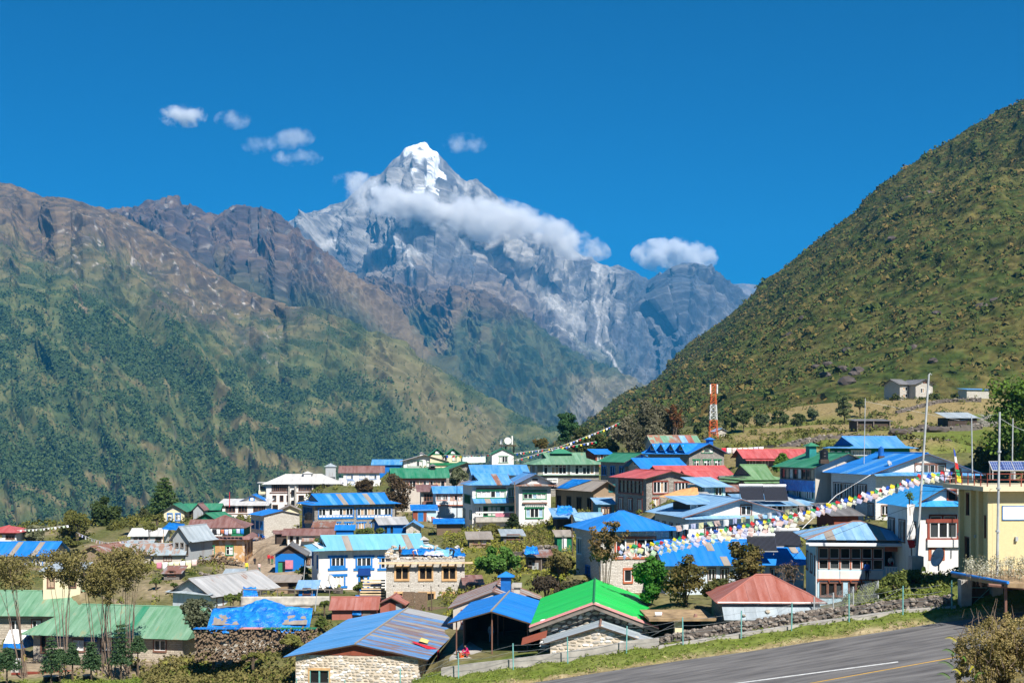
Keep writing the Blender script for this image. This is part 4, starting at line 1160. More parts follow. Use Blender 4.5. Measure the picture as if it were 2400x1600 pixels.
# red-roofed stone house
b = B("red_roof_house", "stone house with red roof, grey sheet gable and red-framed windows", 1515, 1624, 1121, 168, 30, 9, pyB=1204, wall="stone_grey", xl=1442)
b.win('F', 1531, 1129, 1564, 1154, 4, trim=TD, tw=0.13, pane='mix')
b.win('F', 1581, 1131, 1613, 1152, 4, trim=TD, tw=0.13, pane='dark')
b.win('F', 1530, 1168, 1543, 1187, 2, trim=TD, tw=0.13)
b.win_m('L', 1.2, 2.6, b.dep - 1.0, 4.3, 6, frame=TB, trim=TD, tw=0.14, pane='dark', transom=0.25)
b.row('L', 0.3, 1.5, 3, 1.1, 2, m0=1.2, m1=1.2, trim=TD, tw=0.12)
b.roof('gy', "roof_red", pyR=1103, o=0.7, sheets=0.9, gmat="wall_tin")
b = B("red_long_house", "long plain red roof behind the stone house with red roof", 1560, 1716, 1118, 192, 12, 9, H=4.5, wall="stone_dark")
b.roof('gx', "roof_red", pyR=1092, o=0.6, sheets=1.0)
b = B("red_lean_house", "short red roof wedge attached beside the red gable", 1622, 1680, 1127, 172, 14, 6, H=5, wall="stone_grey")
b.roof('gx', "roof_red", pyR=1103, o=0.3, sheets=0.9)
# olive house
b = B("olive_house", "dark house with olive green roof and small gabled front", 1746, 1832, 1124, 166, 24, 8, pyB=1170, wall="stone_dark", xl=1700)
b.roof('gablet', "roof_olive", pyR=1089, o=0.8, inset=1.0, sheets=0.9, gmat="stone_dark", skf=0.25)
b.win_m('L', 1.0, 0.6, 3.0, 2.0, 2, frame=TB, pane='dark')
b.skirt('F', 2.5, 1.2, 0.35, "roof_olive", sheets=0.9)
b.skirt('L', 2.6, 1.5, 0.4, "roof_olive", sheets=0.9)
# red roof right mid
b = B("red_roof_barn", "long low building with bright red ribbed roof under the terraces", 1750, 1895, 1074, 212, 3, 8, pyB=1094, wall="stone_dark")
b.roof('gx', "roof_red", pyR=1053, o=0.7, og=0.8, sheets=0.6)
b.skirt('F', b.H - 0.25, 1.4, 0.3, "roof_red", sheets=0.9)
b.row('F', 0.4, 1.1, 5, 1.0, 2, pane='dark', frame=TW)
# blue roof green house, upper right
b = B("blue_top_house", "green-walled house with long blue roof below the grassy terraces", 1993, 2132, 1050, 190, 20, 8, pyB=1090, wall="wall_green", xl=1945)
b.wins('F', [(1995, 2003), (2006, 2018), (2020, 2030), (2031, 2040)], 1056, 1066, 2, pane='white')
b.row('L', 1.0, 1.0, 3, 1.3, 2, pane='dark')
b.roof('gablet', RBW, pyR=1023, o=1.0, inset=0.6, sheets=0.9, gmat="wall_blue", skf=0.2)
b.bpx("hung_sheet", "blue_board", 'F', 1968, 1067, 1994, 1079, 0.3, 0.4)
# green roof with the glazed balcony and blue tarp strip
b = B("tarp_balcony_house", "teal house with dark green roof, glazed balcony and a blue tarp strip", 1911, 2050, 1096, 152, 34, 9, pyB=1175, wall="wall_plaster", xl=1828)
b.win_m('L', 0.3, b.H - 1.45, b.dep - 0.3, b.H - 0.2, 8, frame="wood_grey", pane='mix')
b.box("tarp_strip", "tarp_blue", 'L', 0.1, b.dep - 0.1, 0.05, 0.12, b.H - 2.9, b.H - 1.55)
b.row('L', 0.3, 1.2, 3, 1.7, 3, trim="trim_teal", pane='dark')
b.roof('gy', "roof_darkgreen", pyR=1062, o=0.8, sheets=0.95)
chimney(b, 1901, 1036, 1092, 0.95, "trim_teal", 6.0, "roof_darkgreen")
# stone house under the hillside, and other buildings on the terraces
b = B("terrace_house", "grey stone two-storey house alone on the upper terraces", 2109, 2128, 901, 430, 18, 9, pyB=936, wall="stone_pale")
b.wins('F', [(2116, 2127)], 907, 915, 2, pane='mix'); b.wins('F', [(2116, 2127)], 923, 931, 2, pane='mix')
b.roof('gx', "roof_slate", pyR=889, o=0.8)
b = B("terrace_wing", "gabled stone wing joined to the house alone on the upper terraces", 2146, 2186, 901, 428, 22, 8, pyB=934, wall="stone_pale")
b.wins('F', [(2158, 2166), (2172, 2180)], 910, 920, 2, pane='mix')
b.roof('gy', "roof_slate", pyR=888, o=0.9, gmat="wall_white")
b.bpx("window", TB, 'F', 2163, 893, 2172, 898, 0, 0.15)
b = B("blue_edge_hut", "low pale hut with thin blue roof edge on the upper terraces", 2266, 2318, 912, 400, 12, 5, pyB=932, wall="stone_pale", cat="hut")
b.roof('shed', RBW, rh=0.5, o=0.5)
b = B("firewood_shed", "open shed stacked full of firewood on the terrace", 2006, 2086, 985, 300, 8, 4, H=2.6, wall="wood_dark", cat="shed")
b.roof('shed', "roof_slate", rh=0.4, o=0.6)
for k in range(3): b.box("shed_post", "wood_grey", 'F', 0.1 + k * (b.W - 0.4) / 2, 0.3 + k * (b.W - 0.4) / 2, 0.3, 0.45, -0.5, b.H)
b = B("tin_terrace_shed", "dark shed with pale tin roof beside the brushwood heap on the terrace", 2222, 2290, 978, 310, 5, 6, H=2.4, wall=DW, cat="shed")
b.roof('shed', "roof_tin", rh=1.3, o=0.6, sheets=1.2)
b = B("tower_hut", "little pale hut with thin blue roof at the mast's foot", 1678, 1703, 1011, 330, 10, 4, pyB=1022, wall="stone_pale", cat="hut")
b.roof('gy', RBP, pyR=1003, o=0.4)
b = B("chorten", "pair of small whitewashed shrines on the hillside above the houses", 2249, 2262, 862, 560, 0, 2, pyB=868.5, wall="wall_white", cat="shrine", gp=False)
b.wall()
for k in range(2):
    c0 = b.W * (0.27 + 0.46 * k)
    mo("shrine_dome", [(c0 + 0.55 * math.cos(t) * q, 1 + 0.55 * math.sin(t) * q, b.H + z) for q, z in ((1, 0), (0.9, 0.35), (0.45, 0.7)) for t in [i * math.pi / 4 for i in range(8)]] + [(c0, 1, b.H + 1.0)],
             [(r * 8 + i, r * 8 + (i + 1) % 8, (r + 1) * 8 + (i + 1) % 8, (r + 1) * 8 + i) for r in range(2) for i in range(8)] + [(16 + i, 16 + (i + 1) % 8, 24) for i in range(8)], M_["wall_white"], b.root)

# ------------------------------------------------------------------ middle rows
# white house with green window frames
b = B("green_window_house", "tall white house with green window frames, blue roof and enclosed balcony", 1107, 1216, 1136, 200, 9, 8, pyB=1250, xl=1085)
b.win('F', 1117, 1151, 1183, 1165, 6, trim=TG, tw=0.12, pane='curt')
b.win('F', 1193, 1146, 1208, 1163, 3, trim=TG, tw=0.12, pane='dark')
b.win('F', 1133, 1187, 1213, 1208, 8, frame=TG, trim=TG, pane='mix')
b.win('F', 1113, 1187, 1131, 1208, 4, pane='mix')
b.bpx("corbel_band", TB, 'F', 1116, 1142, 1186, 1145, 0.0, 0.3)
b.bpx("green_band", TG, 'F', 1115, 1147, 1187, 1148, 0.0, 0.2)
for k in range(17): b.bpx("corbel", "panel_white", 'F', 1117 + k * 4.1, 1139.5, 1119 + k * 4.1, 1141.5, 0.0, 0.3)
b.bpx("balcony_slab", "concrete", 'F', 1112, 1211, 1214, 1221, 0.0, 1.0)
b.bpx("balcony_rail", "cloth_pink", 'F', 1158, 1200, 1210, 1209, 0.95, 1.0); b.bpx("rail_bar", TW, 'F', 1112, 1198, 1214, 1200, 0.93, 1.02)
b.row('L', 4.6, 1.3, 1, 5.0, 5, frame=TG, pane='dark'); b.row('L', 2.2, 1.3, 2, 1.5, 2, trim=TG); b.row('L', -0.3, 1.5, 2, 1.3, 2, trim=TG)
zc = b.loc('F', 1150, 1167)[1]
sk = b.skirt('F', zc, 1.5, 0.7, RBW, u0=0.0, u1=b.W, sheets=0.9, mats=lambda k, n: RTP if k in (2, 6) else RBW)
b.roof('gablet', RBW, pyR=1110, o=0.9, inset=1.2, sheets=0.9, gmat=DW, mats=lambda k, n: "roof_rust" if k in (5, 8, 9) else RBW)
b = B("green_window_wing", "gabled front wing of the tall white house, green window frames and rusty eave", 1216, 1291, 1135, 197, 9, 10, pyB=1252)
b.win('F', 1227, 1157, 1279, 1168, 5, trim=TG, tw=0.14, pane='curt')
b.bpx("sill_panel", "panel_white", 'F', 1226, 1170, 1280, 1176, 0.0, 0.1); b.bpx("rust_ledge", "roof_rust", 'F', 1224, 1177, 1282, 1179, 0.0, 0.35)
b.win('F', 1233, 1191, 1272, 1212, 4, trim=TG, tw=0.14, pane='curt')
for k in range(13): b.bpx("corbel", "panel_white", 'F', 1226 + k * 4.3, 1143, 1228 + k * 4.3, 1146, 0.0, 0.3)
for k in range(11): b.bpx("corbel", "panel_white", 'F', 1231 + k * 4.3, 1183, 1233 + k * 4.3, 1186, 0.0, 0.3)
b.bpx("green_band", TG, 'F', 1224, 1148, 1282, 1150.5, 0.0, 0.2); b.bpx("green_band", TG, 'F', 1229, 1188, 1276, 1190, 0.0, 0.2)
b.skirt('F', b.H + 0.1, 1.1, 0.3, "roof_rust", u0=-0.6, u1=b.W + 1.0, sheets=0.9)
b.bpx("gable_window", TW, 'F', 1245, 1119, 1262, 1127, 0.0, 0.1); b.bpx("pane", "glass_dark", 'F', 1247, 1121, 1260, 1126, 0.1, 0.13)
b.roof('gy', RBW, pyR=1110, o=0.8, sheets=0.9, mats=lambda k, n: "roof_rust" if k in (1, 4) else RBW)
# old rusty house with blue tarp on its roof
b = B("old_rusty_house", "old mud-walled house with rusty roof partly covered by blue tarp", 1391, 1443, 1151, 188, 30, 12, pyB=1205, wall="wall_mud", xl=1302)
b.win('F', 1427, 1136, 1441, 1151, 2, frame="trim_teal", pane='mix', cut=False)
b.row('L', 0.6, 1.7, 4, 1.3, 2, frame="wood_dark", pane='void')
b.roof('gy', RTP, pyR=1127, o=0.8, sheets=0.9)
z1 = b.H + b.rh; k = b.rh / (b.W / 2)
slab("roof_tarp", [(b.W / 2 - 0.1, 3.5, z1 + 0.0), (b.W / 2 - 0.1, 9.5, z1), (-0.6, 10.5, b.H - 0.6 * k), (-0.6, 7.0, b.H - 0.6 * k)], 0.03, "tarp_blue", b.root, None, lift=0.12)
b.skirt('F', 2.6, 2.5, 0.9, RTP, u0=0.3, u1=b.W + 0.2, sheets=0.8)
# balcony houses in between
b = B("brown_balcony_house", "narrow house with brown glazed balcony beside the dark ivy tree", 987, 1020, 1150, 222, 6, 6, pyB=1205, wall="wall_plaster")
b.win('F', 994, 1157, 1019, 1174, 4, frame=TB, transom=0.5, pane='dark')
b.bpx("balcony_front", TB, 'F', 990, 1175, 1021, 1183, 0.0, 0.4)
b.roof('shed', "roof_brown", rh=0.8, o=0.8, sheets=0.9)
b = B("red_frame_house", "small house with blue roof and red-framed white balcony panels", 1021, 1084, 1156, 214, 8, 6, pyB=1212, wall="wall_bluewhite")
b.win('F', 1024, 1159, 1048, 1171, 5, trim=TR, pane='mix')
b.wins('F', [(1056, 1062), (1065, 1071), (1075, 1081)], 1160, 1172, 1, trim=TR, pane='mix')
for k in range(6): b.bpx("balcony_panel", "panel_white", 'F', 1022 + k * 10.3, 1173.5, 1031 + k * 10.3, 1182, 0.0, 0.3)
b.bpx("balcony_beam", TR, 'F', 1020, 1182.5, 1085, 1184, 0.0, 0.36); b.bpx("balcony_beam", TR, 'F', 1020, 1155, 1085, 1157, 0.0, 0.2)
b.roof('gx', RBW, pyR=1140, o=0.5, sheets=0.9, gmat="wall_tin")
b.wins('F', [(1044, 1058)], 1190, 1204, 2)
# blue lodge
b = B("blue_lodge", "long stone lodge with blue roof and two bands of blue-framed windows", 737, 926, 1183, 220, 11, 8, pyB=1242, wall="stone_grey", xl=708)
for x0 in (747, 837): b.win('F', x0, 1192, x0 + 80, 1206, 10, trim=TU, tw=0.16, pane='mix', sill=False)
for x0 in (747, 837):
    for k in range(10): b.bpx("sill_panel", "panel_white", 'F', x0 + k * 8 + 0.8, 1207.5, x0 + k * 8 + 7.2, 1211.5, 0.0, 0.06)
    b.bpx("sill_beam", TU, 'F', x0 - 2, 1212, x0 + 82, 1214, 0.0, 0.12); b.bpx("sill_board", TU, 'F', x0 - 2, 1206.8, x0 + 82, 1212, 0.0, 0.03)
b.wins('F', [(752, 766), (782, 794), (811, 823), (840, 853), (871, 883)], 1225, 1239, 2, trim=TU, tw=0.14, lintel=0.3, pane='mix')
b.win_m('L', 1.0, 2.2, 6.5, 3.8, 6, frame=TU, pane='dark'); b.row('L', 0.2, 1.3, 2, 1.2, 2, frame=TU, pane='dark')
b.roof('gablet', "roof_blue", pyR=1156, o=0.9, inset=0.9, sheets=0.95, gmat="stone_grey", skf=0.3, mats=lambda k, n: RTP if k in (6, 11) and n > 12 else (RBW if k in (4, 8, 10, 13) and n > 12 else "roof_blue"))
# stone block with blue side
b = B("stone_gable_block", "windowless stone gable house with blue roof and blue shaded side", 619, 702, 1208, 243, 24, 7, pyB=1277, wall="stone_pale", xl=588)
b.row('L', 2.9, 1.5, 3, 1.4, 2, frame=TU, trim=TU, pane='dark'); b.row('L', 0.1, 1.8, 3, 1.4, 2, frame=TU, trim=TU, pane='dark')
b.roof('gy', "roof_blue", pyR=1196, o=0.6, og=0.3, sheets=1.0)
b = B("tan_gable_hut", "small ochre hut with grey roof tucked beside the windowless stone gable", 660, 700, 1196, 262, 10, 6, H=4, wall="wall_cream", cat="hut")
b.roof('gy', RTP, pyR=1184, o=0.6)
# brown row of shacks
b = B("brown_shack", "low shack with rusty brown roof and white plank wall", 674, 772, 1254, 206, 5, 5, pyB=1278, wall="wall_white")
b.win('F', 680, 1257, 686, 1268, 1, pane='void', frame="wood_dark"); b.win('F', 695, 1259, 700, 1272, 1, pane='void', frame="wood_dark", door=True)
b.roof('gx', "roof_brown", pyR=1239, o=0.6, og=0.9, sheets=1.0)
b.skirt('F', 1.35, 1.2, 0.6, "roof_rust", u0=2.3, u1=4.4, sheets=0.7)
b = B("plank_porch_shack", "dark plank porch with brown roof against the stone gable house", 648, 672, 1250, 212, 14, 4, pyB=1276, wall=DW, cat="shed")
b.roof('gx', "roof_brown", pyR=1243, o=0.5)
# brown three-storey house
b = B("ochre_house", "three-storey ochre house with crumbling plaster, green windows and brown roof", 460, 573, 1263, 205, 4, 10, pyB=1346, wall="stone_ochre")
b.wins('F', [(485, 502), (530, 546)], 1280, 1299, 2, trim=TG, tw=0.12, transom=0.35, pane='mix')
b.wins('F', [(484, 501), (530, 545)], 1313, 1330, 2, trim=TG, tw=0.12, transom=0.35, pane='mix')
b.row('R', 3.3, 1.4, 3, 1.1, 2, frame=TB, pane='dark'); b.row('R', 1.0, 1.4, 3, 1.1, 2, frame=TB, pane='dark')
b.H += 0.0
b.wall()
for sd in 'FLR': b.skirt(sd, b.H + 0.45, 0.9, 0.5, "roof_brown", u0=-0.9 if sd == 'F' else -0.0, u1=(b.W + 0.9) if sd == 'F' else b.dep, sheets=0.9)
c = B("ochre_upper_storey", "boarded top storey of the ochre house hung with washing under brown hipped roof", 468, 573, 1236, 206.5, 4, 8.8, H=1.6, wall="wall_green", gp=False)
c.root.location = b.M @ V3((0.35, 0.6, b.H + 0.2)); c.root.location.z = b.root.location.z + b.H + 0.25
c.W = b.W - 0.7; c.M = Matrix.Translation(c.root.location) @ Matrix.Rotation(c.a, 4, 'Z'); c.Mi = c.M.inverted()
c.H = -(1236 - HY) / F * 206 - c.root.location.z
c.win_m('F', 1.5, 0.3, 3.6, c.H - 0.15, 3, pane='dark'); c.win_m('F', 3.8, 0.3, 5.0, c.H - 0.1, 1, frame="wood_dark", pane='void')
c.roof('hip', "roof_brown", rh=1.7, o=0.6, inset=3.2, sheets=0.9)
# left barns
b = B("weathered_barn", "weathered grey plank barn with tin roof beside the ochre house", 405, 442, 1268, 192, -22, 6, pyB=1318, wall="wall_tin", cat="barn")
b.wins('F', [(412, 418), (424, 430)], 1272, 1282, 1, frame="wood_grey", pane='void'); b.wins('F', [(436, 441)], 1276, 1300, 1, frame="wood_grey", pane='void')
b.roof('gy', "roof_tin", pyR=1234, o=0.5, sheets=0.9)
b.skirt('R', b.H - 0.2, 1.0, 0.4, "roof_tin", sheets=0.9)
b = B("long_rusty_barn", "long low barn with faded blue-grey roof streaked by rust", 360, 430, 1300, 190, 6, 6, pyB=1318, wall="wall_plaster", cat="barn")
b.roof('gx', "roof_tinrust", pyR=1273, o=0.6, og=0.4, sheets=1.0)
b.win('F', 384, 1305, 402, 1314, 3, frame=TB, pane='dark')
b = B("long_rusty_barn_end", "faded blue-grey barn half behind the willow crowns", 258, 358, 1299, 191, 6, 6, H=2.0, wall="wall_plaster", cat="barn")
b.roof('gx', "roof_tinrust", pyR=1273, o=0.6, og=0.2, sheets=1.0)
b = B("brown_gable_shed", "low shed with rusty brown gable roof behind the willow crowns", 184, 250, 1300, 186, -12, 7, H=2.4, wall="wall_mud", cat="shed")
b.roof('gy', "roof_rust", pyR=1280, o=0.5, sheets=0.9)
b = B("long_white_shed", "long low white shed with pale roof near the flapping flags", 306, 382, 1256, 232, 3, 6, pyB=1275)
b.wins('F', [(314, 322), (326, 334), (338, 346), (365, 378)], 1260, 1270, 1, frame=TB, pane='mix')
b.roof('gx', "roof_white", pyR=1238, o=0.5, sheets=1.3)
b = B("cream_cottage", "cream cottage with green roof and two blue-framed windows under the cedar", 384, 432, 1199, 270, 4, 7, pyB=1226, wall="wall_cream")
b.wins('F', [(393, 403), (412, 422)], 1204, 1218, 2, trim=TU, tw=0.16, transom=0.4, pane='white')
b.roof('gy', "roof_darkgreen", pyR=1181, o=0.7, gmat="stone_pale")
b = B("green_row_house", "green-roofed house behind the cream cottage", 432, 512, 1195, 276, 6, 7, pyB=1225, wall=DW)
b.roof('gx', "roof_darkgreen", pyR=1180, o=0.6, sheets=1.2)
b = B("grey_gable_porch", "narrow grey gable with brown roof edge in front of green roofs", 453, 476, 1196, 268, 0, 4, pyB=1225, wall="wall_tin")
b.roof('gy', "roof_brown", pyR=1180, o=0.35, gmat="wall_tin")
b = B("green_hut", "small bright green gabled hut behind the ochre house", 462, 508, 1217, 252, -28, 5, pyB=1230, wall="wall_green", cat="hut")
b.roof('gy', "roof_darkgreen", pyR=1202, o=0.4)
b = B("temple_house", "small temple with red roof, white wall and yellow band", -30, 38, 1247, 232, 0, 7, pyB=1272)
b.bpx("yellow_band", "cloth_yellow", 'F', -20, 1252, 5, 1258, 0, 0.15); b.bpx("dark_band", "wall_redboard", 'F', -30, 1247, 38, 1252, 0, 0.1); b.win('F', 14, 1254, 34, 1262, 3, frame=TB, pane='dark')
b.roof('hip', "roof_red", pyR=1231, o=0.8, inset=2.5)
b = B("blue_corner_house", "two-storey stone house with bright blue roof and blue window frames", -60, 116, 1302, 212, 0, 8, pyB=1378, wall="stone_pale")
b.wins('F', [(-4, 18), (36, 58), (77, 99)], 1313, 1328, 3, trim=TU, tw=0.16, pane='mix')
b.wins('F', [(-4, 18), (50, 66), (88, 102)], 1342, 1362, 2, trim=TU, tw=0.16, pane='mix')
b.roof('gx', "roof_blue", pyR=1269, o=0.8, og=0.7, sheets=0.95, mats=lambda k, n: RTP if k in (7, 11) else "roof_blue")
# ------------------------------------------------------------------ near rows
# white house with blue windows
b = B("blue_window_house", "white two-storey house with sky-blue roof and blue window frames", 747, 1012, 1289, 160, 13, 7.5, pyB=1388, xl=731)
b.wins('F', [(777, 806), (837, 869), (893, 922)], 1307, 1330, 3, trim=TU, tw=0.22, lintel=0.25, transom=0.0, pane='dark')
for x0, x1 in ((777, 806), (837, 869)): b.bpx("sill_panel", TU, 'F', x0 - 4, 1325, x1 + 3, 1334, 0.0, 0.1)
b.wins('F', [(780, 806)], 1350, 1372, 3, trim=TU, tw=0.2, lintel=0.25, pane='white')
b.win('F', 843, 1350, 862, 1384, 2, frame=TU, trim=TU, tw=0.2, lintel=0.2, pane='mix', door=True, sill=False)
b.bpx("sign_board", "sign_navy", 'F', 839, 1331, 868, 1347, 0.15, 0.22)
b.row('L', 2.9, 1.6, 2, 1.3, 2, frame=TU, pane='dark')
b.roof('gablet', "roof_skyblue", pyR=1253, o=1.0, inset=1.0, sheets=0.85, gmat=DW, skf=0.25, mats=lambda k, n: RTP if n > 12 and k in (5, 14) else "roof_skyblue")
p = b.pt(993, 1262, 2.4)
ch = mo("roof_vent", *boxes([(p.x - 0.45, 2.0, p.z - 0.9, p.x + 0.45, 2.9, p.z - 0.1)]), M_["dark_void"], b.root)
for k in range(3): mo("vent_slat", *boxes([(p.x - 0.55, 1.9, p.z - 0.75 + k * 0.25, p.x + 0.55, 2.0, p.z - 0.65 + k * 0.25)]), M_["galv"], ch)
mo("vent_cap", [(p.x - 0.65, 1.7, p.z - 0.1), (p.x + 0.65, 1.7, p.z - 0.1), (p.x + 0.65, 3.1, p.z - 0.1), (p.x - 0.65, 3.1, p.z - 0.1), (p.x, 2.4, p.z + 0.35)], [(0, 1, 4), (1, 2, 4), (2, 3, 4), (3, 0, 4), (3, 2, 1, 0)], M_["concrete"], ch)
# unfinished stone house
b = B("unfinished_stone_house", "unfinished pale stone house with raw timber window frames and no roof", 905, 1089, 1311, 145, 3, 8, pyB=1424, wall="stone_pale")
b.wins('F', [(927, 957), (983, 1013), (1038, 1068)], 1329, 1357, 2, frame="wood_new", trim="wood_new", tw=0.14, pane='void')
b.wins('F', [(926, 944), (983, 1018), (1038, 1065)], 1390, 1418, 2, frame="wood_new", trim="wood_new", tw=0.14, pane='void')
b.wall()
zt = b.H
for k in range(11):
    u = 0.15 + k * (b.W - 0.4) / 10
    b.box("joist", "wood_dark", 'F', u, u + 0.16, -0.1, 0.75, zt - 0.62, zt - 0.44)
b.box("plate_beam", "wood_plank", 'F', -0.9, b.W + 0.9, 0.55, 0.8, zt - 0.42, zt - 0.22)
b.box("plate_beam", "wood_plank", 'F', -0.1, 0.8, 0.5, 0.75, zt + 0.7, zt + 0.85)
for k in range(5): b.box("beam_hole", "dark_void", 'F', b.W * (0.09 + 0.19 * k), b.W * (0.09 + 0.19 * k) + 0.13, -0.1, 0.004, 2.42, 2.58)
# rough parapet stones and roof clutter
def rock_mesh(name, seed, sx=1, sy=1, sz=1, sub=1):
    r_ = random.Random(seed); bm = bmesh.new(); bmesh.ops.create_icosphere(bm, subdivisions=sub, radius=0.5)
    for v in bm.verts:
        v.co *= r_.uniform(0.78, 1.2); v.co.x *= sx; v.co.y *= sy; v.co.z *= sz
    me_ = bpy.data.meshes.new(name); bm.to_mesh(me_); bm.free(); me_.materials.append(M_["rubble"])
    return me_
STONES = [rock_mesh("stone", 100 + k, 1.25, 0.8, 0.6) for k in range(8)]
def stone_at(parent, p, s, rz=None, name="stone", flat=1.0):
    o = bpy.data.objects.new(name, rng.choice(STONES)); COL.objects.link(o); o.parent = parent
    o.location = p; o.scale = (s, s, s * flat); o.rotation_euler = (rng.uniform(-0.3, 0.3), rng.uniform(-0.3, 0.3), rng.uniform(0, 6.28) if rz is None else rz)
    return o
for k in range(60):
    t = k / 59.0
    if k % 3 < 2: stone_at(b.root, V3((t * b.W, 0.15 + rng.uniform(-0.1, 0.2), zt + rng.uniform(0.05, 0.25))), rng.uniform(0.25, 0.5))
    else: stone_at(b.root, V3((t * b.W, rng.uniform(0.8, 7.5), zt + 0.15)), rng.uniform(0.25, 0.55))
for k in range(34): stone_at(b.root, V3((rng.uniform(0, b.W), 7.8 + rng.uniform(-0.2, 0.2), zt + rng.uniform(0.1, 0.9))), rng.uniform(0.3, 0.6))
for k in range(24): stone_at(b.root, V3((rng.uniform(-0.1, 0.4), rng.uniform(0, 8), zt + rng.uniform(0.1, 0.7))), rng.uniform(0.3, 0.6))
UNF = b
# grey metal roof shed
b = B("grey_metal_shed", "shed with shiny grey ribbed roof and tin gable by the lane", 405, 494, 1391, 150, -30, 11, pyB=1428, wall="wall_bluewhite", cat="shed")
b.roof('gy', "roof_grey", pyR=1356, o=0.7, og=0.5, sheets=0.8, gmat="wall_tin")
b.skirt('F', b.H + 0.05, 0.7, 0.15, "roof_tin", u0=-0.6, u1=b.W + 0.5, sheets=0.8)
b.win_m('R', 5.0, 0.6, 6.0, 1.7, 1, frame=TB, pane='dark'); b.win_m('R', 1.0, 0.6, 2.0, 1.7, 1, frame=TB, pane='dark')
# street shack
b = B("tarp_shack", "ramshackle stall with grey gable roof and blue boarded front on the lane", 645, 712, 1302, 186, 4, 5, pyB=1345, wall="wall_blue", cat="stall")
b.bpx("door_hole", "dark_void", 'F', 652, 1315, 668, 1344, -0.1, 0.02); b.bpx("hung_cloth", "cloth_green", 'F', 652, 1318, 662, 1342, 0.05, 0.1); b.bpx("hung_cloth", "cloth_pink", 'F', 669, 1312, 687, 1332, 0.05, 0.3)
b.roof('gy', "roof_slate", pyR=1276, o=0.5, gmat=DW, sheets=0.8)
b = B("flat_mud_hut", "low mud hut with flat board roof and dark doorway on the lane", 628, 694, 1362, 158, 4, 4, pyB=1390, wall="wall_mud", cat="hut")
b.win('F', 676, 1366, 692, 1386, 1, frame="wood_dark", pane='void', door=True)
b.roof('shed', RTP, rh=0.35, o=0.5, sheets=0.9)
b = B("blue_board_shed", "blue board shed with grey tin roof below the blue lodge", 893, 952, 1229, 190, 18, 5, pyB=1254, wall="wall_blue", cat="shed")
b.wins('F', [(900, 908), (914, 922)], 1233, 1250, 1, frame=TU, pane='dark')
b.roof('gx', "roof_grey", pyR=1212, o=0.5, sheets=0.9)
b = B("blue_gable_hut", "pale hut with blue gable roof beside the blue board shed", 952, 984, 1236, 188, 2, 4, pyB=1254, wall="stone_pale", cat="hut")
b.roof('gy', RBW, pyR=1222, o=0.5, gmat="wall_bluewhite")
b = B("pale_blue_privy", "small shed of pale blue and brown boards under a blue tarp roof", 968, 1022, 1194, 206, 6, 4, pyB=1222, wall="wall_lightblue", cat="shed")
b.bpx("door", "wall_redboard", 'F', 968, 1198, 979, 1221, 0, 0.05); b.bpx("door", TU, 'F', 980, 1200, 992, 1221, 0, 0.06); b.bpx("door", "wall_redboard", 'F', 992.5, 1199, 1000, 1221, 0, 0.05)
b.roof('shed', "tarp_blue", rh=0.6, o=0.4)
b = B("blue_kiosk", "tiny blue kiosk in front of the blue lodge's lower windows", 788, 828, 1240, 196, 5, 2.5, H=1.7, wall="wall_blue", cat="kiosk")
b.roof('shed', "roof_blue", rh=0.5, o=0.3)
b = B("wicker_hut", "brushwood hut with blue tarp roof beside the weedy field", 1024, 1080, 1226, 186, 4, 5, pyB=1252, wall="wicker", cat="hut")
b.roof('gx', "tarp_blue", pyR=1216, o=0.6)
b = B("woven_shed", "open timber shed with patched blue roof below the old mud-walled house", 1306, 1350, 1212, 172, 5, 5, pyB=1236, wall=DW, cat="shed")
b.roof('shed', RBP, rh=0.9, o=0.6, sheets=0.9)
b = B("pale_gable_hut", "little hut with pale blue gable beside the open timber shed", 1354, 1412, 1220, 168, 8, 4, H=2.4, wall="wall_bluewhite", cat="hut")
b.roof('gx', RBP, pyR=1202, o=0.4, sheets=0.9)
b = B("plank_shack", "dark plank shack with a doorway standing among the gardens", 1238, 1292, 1303, 140, 3, 4, pyB=1336, wall=DW, cat="shack")
b.win('F', 1239, 1314, 1246, 1324, 1, frame="wood_grey", pane='void'); b.win('F', 1269, 1309, 1283, 1334, 1, frame="wood_grey", pane='void', door=True)
b.bpx("patch_board", "wall_tin", 'F', 1247, 1318, 1262, 1334, 0, 0.05)
b.roof('shed', "roof_rust", rh=0.4, o=0.3)
b = B("green_privy", "narrow green and white privy by the blue-roofed stone house", 1306, 1340, 1255, 148, 8, 2, pyB=1292, wall="wall_green", cat="privy")
b.bpx("door", "panel_white", 'F', 1317, 1258, 1328, 1290, 0, 0.05)
b.roof('shed', RTP, rh=0.5, o=0.25)
# mid house with bright blue hip roof
b = B("blue_hip_house", "two-storey pale stone house with bright blue hipped roof and orange window frames", 1408, 1568, 1244, 125, 16, 8, pyB=1392, wall="stone_pale", xl=1350)
b.win('F', 1444, 1263, 1488, 1303, 2, trim=TR, tw=0.18, transom=0.0, pane='mix'); b.win('F', 1492, 1263, 1534, 1303, 2, trim=TR, tw=0.18, pane='mix')
b.win('F', 1463, 1335, 1480, 1362, 1, trim=TR, tw=0.14, pane='dark'); b.win('F', 1528, 1335, 1546, 1362, 1, trim=TR, tw=0.14, pane='dark')
b.row('L', 3.4, 1.6, 2, 1.5, 2, pane='dark'); b.row('L', 0.5, 1.9, 1, 1.4, 2, frame=TU, pane='dark')
b.roof('hip', "roof_blue", pyR=1198, o=1.0, inset=3.2, sheets=0.85)
